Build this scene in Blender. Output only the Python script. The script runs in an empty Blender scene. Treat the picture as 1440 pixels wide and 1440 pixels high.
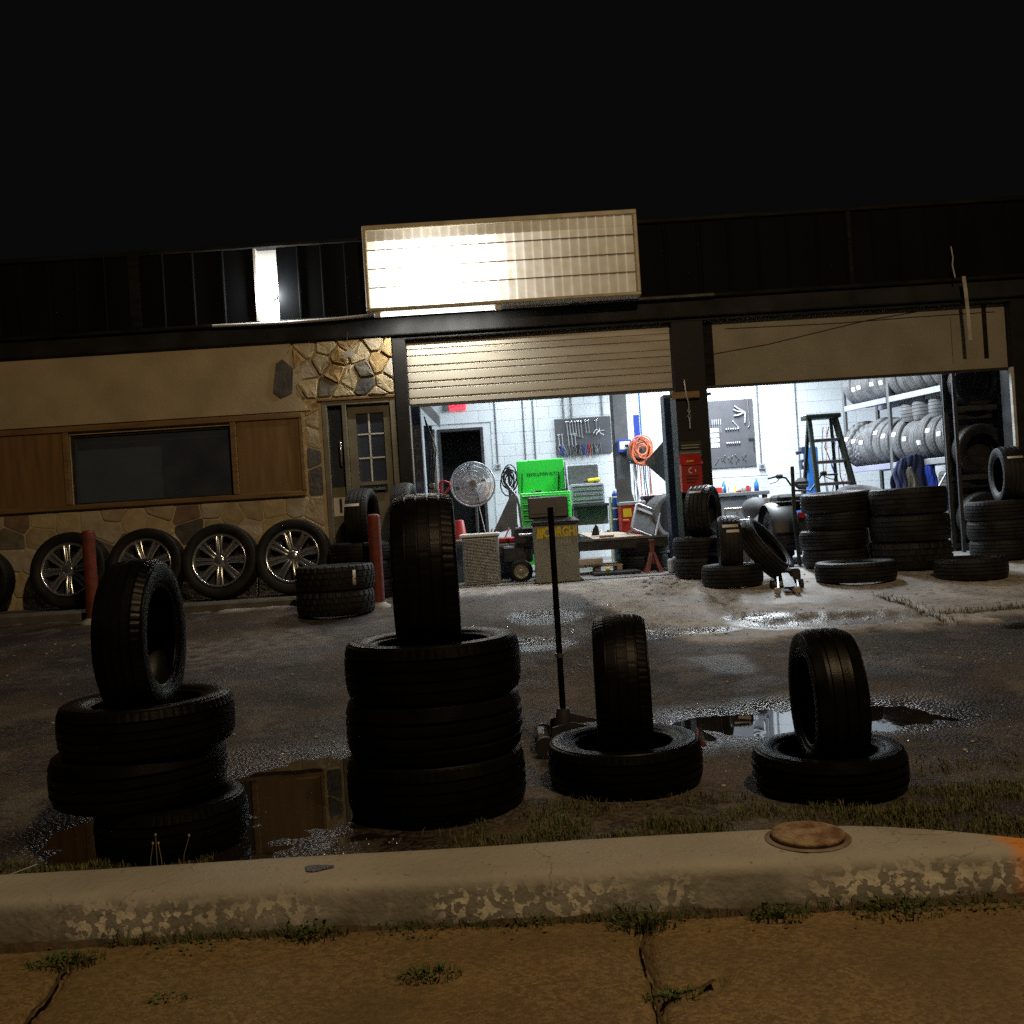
import bpy, bmesh, math, random
from mathutils import Vector, Matrix, noise

random.seed(11)
R = math.radians
PI = math.pi
scn = bpy.context.scene
col = scn.collection

# ------------------------------------------------------------------ camera
CAM_H, FPX, ROLL, PITCH = 1.15, 1385.0, 3.6, 0.33
cam_data = bpy.data.cameras.new('camera')
cam = bpy.data.objects.new('camera', cam_data)
col.objects.link(cam)
cam_data.sensor_width = 36.0
cam_data.lens = 36.0 * FPX / 1440.0
cam_data.clip_end = 2000.0
cam_data.clip_start = 0.05
cam.matrix_world = Matrix.Translation((0, 0, CAM_H)) @ Matrix.Rotation(R(90 + PITCH), 4, 'X') @ Matrix.Rotation(R(-ROLL), 4, 'Z')
scn.camera = cam

# ------------------------------------------------------------------ night sky
world = bpy.data.worlds.new('World')
scn.world = world
world.use_nodes = True
wn = world.node_tree.nodes
wn['Background'].inputs['Color'].default_value = (0.97, 0.98, 1.0, 1)
wn['Background'].inputs['Strength'].default_value = 0.0027

# ------------------------------------------------------------------ lights
def lamp(name, kind, loc, power, color, size=0.1, rot=None, size_y=None, spot=None, blend=0.5, spread=None):
    d = bpy.data.lights.new(name, kind)
    d.energy = power
    d.color = color
    if kind == 'AREA':
        d.size = size
        if size_y:
            d.shape = 'RECTANGLE'; d.size_y = size_y
        if spread: d.spread = R(spread)
    else:
        d.shadow_soft_size = size
        if kind == 'SPOT':
            d.spot_size = R(spot); d.spot_blend = blend
    o = bpy.data.objects.new(name, d)
    o.location = loc
    if rot: o.rotation_euler = rot
    col.objects.link(o)
    return o

# the warm street lamp over the road behind the viewer
lamp('street_lamp_light', 'POINT', (2.2, 0.0, 7.6), 1250, (1.0, 0.70, 0.37), 0.14)
# cool fluorescent rows under the workshop ceiling
for lx, ly, lp in ((0.2, 13.0, 66), (0.2, 15.2, 52), (3.4, 12.9, 240), (3.5, 15.0, 235)):
    lamp('workshop_tube_light', 'AREA', (lx, ly, 3.82), lp, (0.86, 0.94, 1.0), 0.25, (0, 0, 0), 1.6)
# lamp in the gap of the roof fascia (its fitting is built with the fascia)
LAMP_Y = 10.95

scn.view_settings.view_transform = 'Standard'
scn.view_settings.look = 'None'
scn.view_settings.exposure = 0.0
scn.view_settings.gamma = 1.0
scn.view_settings.use_curve_mapping = False
scn.render.engine = 'CYCLES'
scn.cycles.use_denoising = False      # keep the grain of a night exposure
scn.cycles.max_bounces = 8
scn.cycles.diffuse_bounces = 4
scn.cycles.glossy_bounces = 4
scn.cycles.transmission_bounces = 6
scn.cycles.sample_clamp_indirect = 1.0
scn.cycles.use_adaptive_sampling = False
scn.cycles.caustics_reflective = False
scn.cycles.caustics_refractive = False


def at(px, py, Y):
    """photograph pixel -> point at distance Y (only used to measure where things stand)"""
    dx, dy = px - 720.0, py - 720.0
    c, s = math.cos(R(ROLL)), math.sin(R(ROLL))
    u = dx * c - dy * s
    v = dx * s + dy * c - 8.0
    return Vector((u / FPX * Y, Y, CAM_H - v / FPX * Y))


def smooth(a, b, x):
    t = max(0.0, min(1.0, (x - a) / (b - a)))
    return t * t * (3 - 2 * t)


FLOOR = 0.39
def slope(y):
    if y < 5.2: return 0.0
    return (min(y, 10.6) - 5.2) / 5.4 * FLOOR

# ------------------------------------------------------------------ mesh builder
class MB:
    def __init__(self):
        self.v, self.f, self.s = [], [], []

    def add(self, vs, fs, sm=False, M=None):
        b = len(self.v)
        for p in vs:
            p = Vector(p)
            if M is not None: p = M @ p
            self.v.append(p)
        for f in fs:
            self.f.append([b + i for i in f]); self.s.append(sm)
        return self

    def box(self, c, s, M=None, rz=0.0):
        x, y, z = s[0] / 2, s[1] / 2, s[2] / 2
        vs = [(-x, -y, -z), (x, -y, -z), (x, y, -z), (-x, y, -z), (-x, -y, z), (x, -y, z), (x, y, z), (-x, y, z)]
        T = Matrix.Translation(c) @ Matrix.Rotation(rz, 4, 'Z')
        if M is not None: T = M @ T
        return self.add(vs, [(0, 3, 2, 1), (4, 5, 6, 7), (0, 1, 5, 4), (1, 2, 6, 5), (2, 3, 7, 6), (3, 0, 4, 7)], False, T)

    def bb(self, x0, x1, y0, y1, z0, z1, ch=0.0, M=None):
        c = ((x0 + x1) / 2, (y0 + y1) / 2, (z0 + z1) / 2); s = (abs(x1 - x0), abs(y1 - y0), abs(z1 - z0))
        return self.cbox(c, s, ch, M) if ch else self.box(c, s, M)

    def cbox(self, c, s, ch=0.01, M=None, rot=None):
        h = [q / 2 for q in s]
        ch = min(ch, 0.45 * min(s))
        idx = {}; vs = []
        for a in (-1, 1):
            for b in (-1, 1):
                for d in (-1, 1):
                    sg = (a, b, d)
                    for k in range(3):
                        p = [sg[i] * (h[i] if i == k else h[i] - ch) for i in range(3)]
                        idx[(sg, k)] = len(vs); vs.append(p)
        fs = []
        for k in range(3):
            i, j = [q for q in range(3) if q != k]
            for sgn in (-1, 1):
                q = []
                for a, b in ((-1, -1), (1, -1), (1, 1), (-1, 1)):
                    t = [0, 0, 0]; t[k] = sgn; t[i] = a; t[j] = b
                    q.append(idx[(tuple(t), k)])
                fs.append(q)
        for m in range(3):
            k, l = [q for q in range(3) if q != m]
            for a in (-1, 1):
                for b in (-1, 1):
                    t0 = [0, 0, 0]; t0[k] = a; t0[l] = b
                    t1 = list(t0); t0[m] = -1; t1[m] = 1
                    fs.append([idx[(tuple(t0), k)], idx[(tuple(t1), k)], idx[(tuple(t1), l)], idx[(tuple(t0), l)]])
        for a in (-1, 1):
            for b in (-1, 1):
                for d in (-1, 1):
                    fs.append([idx[((a, b, d), k)] for k in range(3)])
        T = Matrix.Translation(c)
        if rot: T = T @ rot
        if M is not None: T = M @ T
        return self.add(vs, fs, False, T)

    def cyl(self, p0, p1, r0, r1=None, n=12, caps=True, sm=True):
        p0, p1 = Vector(p0), Vector(p1)
        r1 = r0 if r1 is None else r1
        d = (p1 - p0).normalized()
        a = d.orthogonal().normalized(); b = d.cross(a)
        vs = []
        for i in range(n):
            t = 2 * PI * i / n
            e = a * math.cos(t) + b * math.sin(t)
            vs.append(p0 + e * r0); vs.append(p1 + e * r1)
        self.add(vs, [(2 * i, 2 * ((i + 1) % n), 2 * ((i + 1) % n) + 1, 2 * i + 1) for i in range(n)], sm)
        if caps:
            self.add([vs[2 * i] for i in range(n)], [list(range(n))[::-1]])
            self.add([vs[2 * i + 1] for i in range(n)], [list(range(n))])
        return self

    def tube(self, pts, r, n=8, closed=False, sm=True):
        pts = [Vector(p) for p in pts]
        m = len(pts); vs = []; pa = None
        for i, p in enumerate(pts):
            if closed: d = pts[(i + 1) % m] - pts[i - 1]
            else: d = pts[min(i + 1, m - 1)] - pts[max(i - 1, 0)]
            d = d.normalized()
            if pa is None: a = d.orthogonal().normalized()
            else:
                a = pa - d * pa.dot(d)
                a = a.normalized() if a.length > 1e-6 else d.orthogonal().normalized()
            pa = a; b = d.cross(a)
            rr = r[i] if isinstance(r, (list, tuple)) else r
            for k in range(n):
                t = 2 * PI * k / n
                vs.append(p + (a * math.cos(t) + b * math.sin(t)) * rr)
        fs = []
        for i in range(m if closed else m - 1):
            j = (i + 1) % m
            for k in range(n):
                fs.append((i * n + k, i * n + (k + 1) % n, j * n + (k + 1) % n, j * n + k))
        self.add(vs, fs, sm)
        if not closed:
            self.add(vs[:n], [list(range(n))[::-1]]); self.add(vs[-n:], [list(range(n))])
        return self

    def lathe(self, prof, n=24, M=None, closed=False, sm=True, a0=0.0, a1=2 * PI):
        full = abs(a1 - a0) > 6.28
        k = n if full else n + 1
        m = len(prof); vs = []; fs = []
        for i in range(k):
            t = a0 + (a1 - a0) * i / n
            for r, h in prof: vs.append((r * math.cos(t), r * math.sin(t), h))
        for i in range(n):
            j = (i + 1) % k
            for q in range(m if closed else m - 1):
                w = (q + 1) % m
                fs.append((i * m + q, j * m + q, j * m + w, i * m + w))
        return self.add(vs, fs, sm, M)

    def ball(self, c, r, n=12, sc=(1, 1, 1), M=None):
        prof = [(max(1e-4, r * math.sin(PI * i / (n // 2 + 2))), -r * math.cos(PI * i / (n // 2 + 2))) for i in range(n // 2 + 3)]
        T = Matrix.Translation(c) @ Matrix.Diagonal((*sc, 1))
        if M is not None: T = M @ T
        return self.lathe(prof, n, T)

    def poly(self, pts, nrm, th):
        """prism: outline pts pushed along nrm by th"""
        n = len(pts); nrm = Vector(nrm) * th
        vs = [Vector(p) for p in pts] + [Vector(p) + nrm for p in pts]
        return self.add(vs, [list(range(n))[::-1], list(range(n, 2 * n))] + [(i, (i + 1) % n, n + (i + 1) % n, n + i) for i in range(n)])

    def mesh(self, name, mat, fix=True):
        me = bpy.data.meshes.new(name)
        me.from_pydata([tuple(p) for p in self.v], [], self.f)
        me.polygons.foreach_set('use_smooth', self.s)
        if fix:
            bm = bmesh.new(); bm.from_mesh(me)
            bmesh.ops.recalc_face_normals(bm, faces=bm.faces)
            bm.to_mesh(me); bm.free()
        if mat: me.materials.append(mat)
        me.update()
        return me

    def build(self, name, mat, parent=None, label=None, cat=None, group=None, kind=None, loc=None, rot=None, fix=True):
        return obj(name, self.mesh(name, mat, fix), parent, label, cat, group, kind, loc, rot)


def obj(name, me, parent=None, label=None, cat=None, group=None, kind=None, loc=None, rot=None):
    o = bpy.data.objects.new(name, me)
    col.objects.link(o)
    if parent is not None: o.parent = parent
    if loc is not None: o.location = loc
    if rot is not None: o.rotation_euler = rot
    if label: o['label'] = label
    if cat: o['category'] = cat
    if group: o['group'] = group
    if kind: o['kind'] = kind
    return o


def thing(name, label, cat, loc=(0, 0, 0), rz=0.0, group=None, rot=None):
    return obj(name, None, None, label, cat, group, None, loc, rot if rot else (0, 0, rz))


def text(name, body, size, mat, parent, loc, rot=(PI / 2, 0, 0), ext=0.001, align='CENTER', sx=1.0, spacing=1.0, line=1.0, bold=0.0):
    cu = bpy.data.curves.new(name, 'FONT')
    cu.body = body; cu.size = size; cu.extrude = ext; cu.align_x = align; cu.align_y = 'CENTER'
    cu.offset = bold; cu.space_character = spacing; cu.space_line = line; cu.resolution_u = 3
    tmp = bpy.data.objects.new(name, cu); col.objects.link(tmp)
    me = bpy.data.meshes.new_from_object(tmp, depsgraph=bpy.context.evaluated_depsgraph_get())
    bpy.data.objects.remove(tmp)
    me.materials.clear(); me.materials.append(mat)
    o = obj(name, me, parent, loc=loc, rot=rot)
    o.scale = (sx, 1, 1)
    return o

# ------------------------------------------------------------------ materials
def nodes_of(name):
    m = bpy.data.materials.new(name); m.use_nodes = True
    nt = m.node_tree
    return m, nt, nt.nodes, nt.links, nt.nodes['Principled BSDF']


def pm(name, c1, c2=None, rough=0.6, metal=0.0, scale=6.0, bump=0.0, bscale=80.0, rv=0.1, spec=0.5, rand=False, stretch=None, lo=0.35, hi=0.65, coat=0.0, emit=None, estr=0.0, detail=5.0):
    m, nt, N, L, P = nodes_of(name)
    c2 = c2 or tuple(q * 0.7 for q in c1)
    tc = N.new('ShaderNodeTexCoord'); vec = tc.outputs['Object']
    if rand:
        oi = N.new('ShaderNodeObjectInfo'); ml = N.new('ShaderNodeMath'); ml.operation = 'MULTIPLY'; ml.inputs[1].default_value = 37.0
        L.new(oi.outputs['Random'], ml.inputs[0])
        ad = N.new('ShaderNodeVectorMath'); ad.operation = 'ADD'
        L.new(vec, ad.inputs[0]); L.new(ml.outputs[0], ad.inputs[1]); vec = ad.outputs[0]
    if stretch:
        mp = N.new('ShaderNodeMapping'); mp.inputs['Scale'].default_value = stretch
        L.new(vec, mp.inputs['Vector']); vec = mp.outputs[0]
    nz = N.new('ShaderNodeTexNoise'); nz.inputs['Scale'].default_value = scale; nz.inputs['Detail'].default_value = detail
    L.new(vec, nz.inputs['Vector'])
    rp = N.new('ShaderNodeMapRange'); rp.inputs['From Min'].default_value = lo; rp.inputs['From Max'].default_value = hi
    L.new(nz.outputs['Fac'], rp.inputs['Value'])
    mx = N.new('ShaderNodeMix'); mx.data_type = 'RGBA'
    mx.inputs['A'].default_value = (*c1, 1); mx.inputs['B'].default_value = (*c2, 1)
    L.new(rp.outputs[0], mx.inputs['Factor'])
    L.new(mx.outputs['Result'], P.inputs['Base Color'])
    rr = N.new('ShaderNodeMapRange'); rr.inputs['To Min'].default_value = max(0.02, rough - rv); rr.inputs['To Max'].default_value = min(1, rough + rv)
    L.new(nz.outputs['Fac'], rr.inputs['Value']); L.new(rr.outputs[0], P.inputs['Roughness'])
    P.inputs['Metallic'].default_value = metal
    P.inputs['Specular IOR Level'].default_value = spec
    P.inputs['Coat Weight'].default_value = coat
    if bump:
        n2 = N.new('ShaderNodeTexNoise'); n2.inputs['Scale'].default_value = bscale; n2.inputs['Detail'].default_value = 4
        L.new(vec, n2.inputs['Vector'])
        b = N.new('ShaderNodeBump'); b.inputs['Strength'].default_value = bump; b.inputs['Distance'].default_value = 0.01
        L.new(n2.outputs['Fac'], b.inputs['Height']); L.new(b.outputs[0], P.inputs['Normal'])
    if emit:
        P.inputs['Emission Color'].default_value = (*emit, 1); P.inputs['Emission Strength'].default_value = estr
    return m


M = {}
M['rubber'] = pm('rubber', (0.008, 0.008, 0.009), (0.019, 0.0187, 0.0185), 0.55, bump=0.25, bscale=220, scale=9, rv=0.12, rand=True, spec=0.25)
M['rubber_wet'] = pm('wet_rubber', (0.0022, 0.0022, 0.0025), (0.005, 0.0049, 0.0049), 0.38, bump=0.12, bscale=160, scale=9, rv=0.12, rand=True, spec=0.10)
M['rubber_dusty'] = pm('dusty_rubber', (0.10, 0.103, 0.107), (0.19, 0.193, 0.2), 0.75, bump=0.2, bscale=200, scale=7, rand=True)
M['sticker'] = pm('paper_sticker', (0.75, 0.75, 0.74), (0.62, 0.62, 0.6), 0.7, scale=20)
M['chrome'] = pm('chrome', (0.84, 0.87, 0.93), (0.66, 0.69, 0.74), 0.2, metal=0.92, rv=0.08, scale=14)
M['dark_metal'] = pm('dark_metal', (0.025, 0.026, 0.03), (0.045, 0.043, 0.042), 0.5, metal=0.3, scale=10, bump=0.1)
M['black'] = pm('black_plastic', (0.012, 0.012, 0.013), (0.022, 0.022, 0.023), 0.5, scale=12)
M['steel'] = pm('worn_steel', (0.35, 0.36, 0.38), (0.2, 0.2, 0.21), 0.38, metal=0.85, scale=18)
M['galv'] = pm('galvanised', (0.6, 0.62, 0.65), (0.42, 0.44, 0.47), 0.42, metal=0.6, scale=16)
M['red'] = pm('red_paint', (0.5, 0.022, 0.02), (0.36, 0.018, 0.016), 0.45, scale=8, bump=0.05)
M['oldred'] = pm('faded_red_paint', (0.22, 0.035, 0.022), (0.11, 0.03, 0.02), 0.6, scale=14, bump=0.2, rand=True)
M['rust'] = pm('rust', (0.16, 0.06, 0.03), (0.07, 0.035, 0.025), 0.8, scale=24, bump=0.3)
M['green'] = pm('green_paint', (0.05, 0.78, 0.08), (0.045, 0.68, 0.07), 0.4, scale=5)
M['green_dark'] = pm('dark_green', (0.004, 0.016, 0.008), (0.006, 0.012, 0.007), 0.5)
M['blueblack'] = pm('blue_black_paint', (0.018, 0.026, 0.06), (0.03, 0.04, 0.075), 0.4, scale=7)
M['blue'] = pm('blue_paint', (0.02, 0.06, 0.42), (0.02, 0.05, 0.3), 0.45)
M['skyblue'] = pm('bright_blue', (0.02, 0.16, 0.5), (0.02, 0.12, 0.36), 0.45)
M['cloth'] = pm('blue_cloth', (0.010, 0.016, 0.055), (0.016, 0.024, 0.075), 0.9, scale=5, bump=0.3, bscale=120)
M['cloth_grey'] = pm('grey_cloth', (0.16, 0.16, 0.14), (0.11, 0.11, 0.1), 0.9, bump=0.3, bscale=120)
M['yellow'] = pm('yellow_paint', (0.85, 0.66, 0.03), (0.72, 0.55, 0.03), 0.5)
M['white'] = pm('white_paint', (0.74, 0.74, 0.72), (0.62, 0.62, 0.6), 0.55)
M['orange'] = pm('orange_rubber', (0.8, 0.24, 0.12), (0.62, 0.15, 0.06), 0.5)
M['grey'] = pm('grey_paint', (0.27, 0.275, 0.25), (0.21, 0.215, 0.19), 0.5, scale=5)
M['midgrey'] = pm('mid_grey', (0.11, 0.115, 0.12), (0.08, 0.085, 0.09), 0.55)
M['board'] = pm('plywood_board', (0.46, 0.38, 0.30), (0.36, 0.29, 0.22), 0.75, stretch=(1, 8, 8), scale=3)
M['plywood'] = pm('plywood', (0.27, 0.165, 0.07), (0.17, 0.10, 0.042), 0.6, stretch=(9, 9, 0.9), scale=2.4, lo=0.3, hi=0.7, bump=0.08)
M['timber'] = pm('timber', (0.27, 0.17, 0.075), (0.17, 0.105, 0.045), 0.6, stretch=(1, 9, 9), scale=3)
M['doorframe'] = pm('olive_paint', (0.20, 0.185, 0.135), (0.14, 0.13, 0.095), 0.55, scale=5)
M['plaster'] = pm('plaster', (0.50, 0.43, 0.30), (0.39, 0.335, 0.225), 0.85, scale=2.2, bump=0.35, bscale=26, detail=8)
M['mortar'] = pm('mortar', (0.62, 0.53, 0.35), (0.50, 0.42, 0.27), 0.9, scale=8, bump=0.5, bscale=50)
stone_cols = [((0.58, 0.49, 0.32), (0.45, 0.38, 0.24)), ((0.48, 0.41, 0.29), (0.36, 0.30, 0.20)), ((0.22, 0.20, 0.17), (0.15, 0.14, 0.12)),
              ((0.50, 0.36, 0.17), (0.36, 0.25, 0.12)), ((0.27, 0.19, 0.14), (0.18, 0.13, 0.1)), ((0.12, 0.12, 0.12), (0.07, 0.07, 0.075)), ((0.55, 0.50, 0.41), (0.42, 0.38, 0.30))]
STONES = [pm('fieldstone_%d' % i, a, b, 0.85, scale=9, bump=0.8, bscale=26, rand=True) for i, (a, b) in enumerate(stone_cols)]
M['fascia'] = pm('dark_ribbed_metal', (0.004, 0.0048, 0.006), (0.0075, 0.0085, 0.0098), 0.7, metal=0.0, spec=0.05, scale=3, stretch=(1, 1, 0.2), bump=0.1)
M['fascia_trim'] = pm('weathered_trim', (0.018, 0.018, 0.0175), (0.008, 0.0083, 0.0088), 0.7, spec=0.1, scale=6, stretch=(0.6, 3, 3))
M['header'] = pm('dark_header_paint', (0.030, 0.031, 0.033), (0.014, 0.015, 0.016), 0.7, spec=0.15, scale=3, bump=0.15)
M['pillar'] = pm('black_painted_pillar', (0.009, 0.0095, 0.0105), (0.016, 0.016, 0.017), 0.6, spec=0.25, scale=4, bump=0.15)
M['pale_trim'] = pm('pale_trim', (0.5, 0.5, 0.47), (0.32, 0.31, 0.28), 0.55, scale=9)
M['dull_trim'] = pm('dull_flashing', (0.10, 0.10, 0.095), (0.05, 0.05, 0.048), 0.7, scale=9)
M['gdoor'] = pm('beige_door_paint', (0.50, 0.475, 0.41), (0.40, 0.375, 0.315), 0.5, scale=3, stretch=(0.5, 2, 4), bump=0.05)
M['gdoor_flat'] = pm('tan_door_board', (0.30, 0.28, 0.225), (0.24, 0.225, 0.18), 0.65, scale=2.5)
M['wallwhite'] = pm('painted_block', (0.66, 0.70, 0.73), (0.61, 0.65, 0.68), 0.65, scale=3, bump=0.4, bscale=40, rand=True)
M['mortar_in'] = pm('painted_mortar', (0.66, 0.70, 0.73), (0.6, 0.64, 0.67), 0.8)
M['ceiling'] = pm('ceiling_paint', (0.6, 0.62, 0.63), None, 0.8)
M['floor_in'] = pm('workshop_concrete', (0.30, 0.29, 0.28), (0.17, 0.165, 0.16), 0.55, scale=2.5, bump=0.2, bscale=40)
M['peg'] = pm('pegboard_grey', (0.075, 0.078, 0.088), (0.06, 0.062, 0.07), 0.6)
M['conduit'] = pm('conduit', (0.18, 0.19, 0.21), (0.12, 0.13, 0.14), 0.5, metal=0.4)
M['concrete_block'] = pm('concrete_lump', (0.45, 0.43, 0.40), (0.33, 0.31, 0.29), 0.9, bump=0.5, bscale=50)
M['sign_frame'] = pm('sign_frame_paint', (0.55, 0.50, 0.38), (0.40, 0.35, 0.25), 0.5, scale=5)

M['rag'] = pm('rags', (0.6, 0.55, 0.55), (0.5, 0.18, 0.16), 0.9, scale=14, lo=0.48, hi=0.52)


def glass(name, tint, rough=0.03, mixf=0.85):
    m, nt, N, L, P = nodes_of(name)
    out = N['Material Output']
    tr = N.new('ShaderNodeBsdfTransparent'); tr.inputs[0].default_value = (*tint, 1)
    gl = N.new('ShaderNodeBsdfGlossy'); gl.inputs['Roughness'].default_value = rough
    fr = N.new('ShaderNodeFresnel'); fr.inputs[0].default_value = 1.5
    mx = N.new('ShaderNodeMixShader')
    df = N.new('ShaderNodeBsdfDiffuse'); df.inputs[0].default_value = (0.31, 0.37, 0.56, 1)
    tc = N.new('ShaderNodeTexCoord'); nz = N.new('ShaderNodeTexNoise'); nz.inputs['Scale'].default_value = 3.0; nz.inputs['Detail'].default_value = 7
    L.new(tc.outputs['Object'], nz.inputs['Vector'])
    mr = N.new('ShaderNodeMapRange'); mr.inputs['To Min'].default_value = 0.06; mr.inputs['To Max'].default_value = 0.22
    L.new(nz.outputs['Fac'], mr.inputs['Value'])
    m2 = N.new('ShaderNodeMixShader')      # bluish film: the dim room's light put into the pane's colour
    L.new(mr.outputs[0], m2.inputs[0]); L.new(tr.outputs[0], m2.inputs[1]); L.new(df.outputs[0], m2.inputs[2])
    L.new(fr.outputs[0], mx.inputs[0]); L.new(m2.outputs[0], mx.inputs[1]); L.new(gl.outputs[0], mx.inputs[2])
    L.new(mx.outputs[0], out.inputs['Surface'])
    return m
M['glass'] = glass('window_glass', (0.62, 0.66, 0.68), 0.02)


def trans(name, c1, c2, f=0.7):
    m, nt, N, L, P = nodes_of(name)
    out = N['Material Output']
    tc = N.new('ShaderNodeTexCoord'); nz = N.new('ShaderNodeTexNoise'); nz.inputs['Scale'].default_value = 7; nz.inputs['Detail'].default_value = 6
    L.new(tc.outputs['Object'], nz.inputs['Vector'])
    mx = N.new('ShaderNodeMix'); mx.data_type = 'RGBA'; mx.inputs['A'].default_value = (*c1, 1); mx.inputs['B'].default_value = (*c2, 1)
    L.new(nz.outputs['Fac'], mx.inputs['Factor'])
    a = N.new('ShaderNodeBsdfTranslucent'); d = N.new('ShaderNodeBsdfDiffuse')
    L.new(mx.outputs['Result'], a.inputs[0]); L.new(mx.outputs['Result'], d.inputs[0])
    ms = N.new('ShaderNodeMixShader'); ms.inputs[0].default_value = f
    L.new(d.outputs[0], ms.inputs[1]); L.new(a.outputs[0], ms.inputs[2]); L.new(ms.outputs[0], out.inputs['Surface'])
    return m
M['sign_rust'] = pm('rusty_sign_bar', (0.17, 0.11, 0.055), (0.34, 0.26, 0.15), 0.7, scale=20)



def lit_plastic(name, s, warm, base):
    # back-lit sign plastic, stained with age; no lamps behind, glow painted as emission
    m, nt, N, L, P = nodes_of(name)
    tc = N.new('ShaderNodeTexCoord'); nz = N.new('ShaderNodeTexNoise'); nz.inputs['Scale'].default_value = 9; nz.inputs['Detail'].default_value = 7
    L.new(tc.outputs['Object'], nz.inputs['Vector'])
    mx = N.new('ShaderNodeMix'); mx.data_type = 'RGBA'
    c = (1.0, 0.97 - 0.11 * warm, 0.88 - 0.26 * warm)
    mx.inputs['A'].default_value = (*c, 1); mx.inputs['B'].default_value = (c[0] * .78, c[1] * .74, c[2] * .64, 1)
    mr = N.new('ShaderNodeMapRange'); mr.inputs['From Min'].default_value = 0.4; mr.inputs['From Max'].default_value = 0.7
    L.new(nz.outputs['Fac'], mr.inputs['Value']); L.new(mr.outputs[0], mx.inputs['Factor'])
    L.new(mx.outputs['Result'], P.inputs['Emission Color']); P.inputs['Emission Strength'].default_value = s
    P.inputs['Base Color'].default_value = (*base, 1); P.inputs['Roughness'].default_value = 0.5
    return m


def emis(name, c, s):
    m, nt, N, L, P = nodes_of(name)
    P.inputs['Base Color'].default_value = (*c, 1)
    P.inputs['Emission Color'].default_value = (*c, 1); P.inputs['Emission Strength'].default_value = s
    return m
M['exit'] = emis('exit_red', (1.0, 0.05, 0.08), 1.1)
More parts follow.
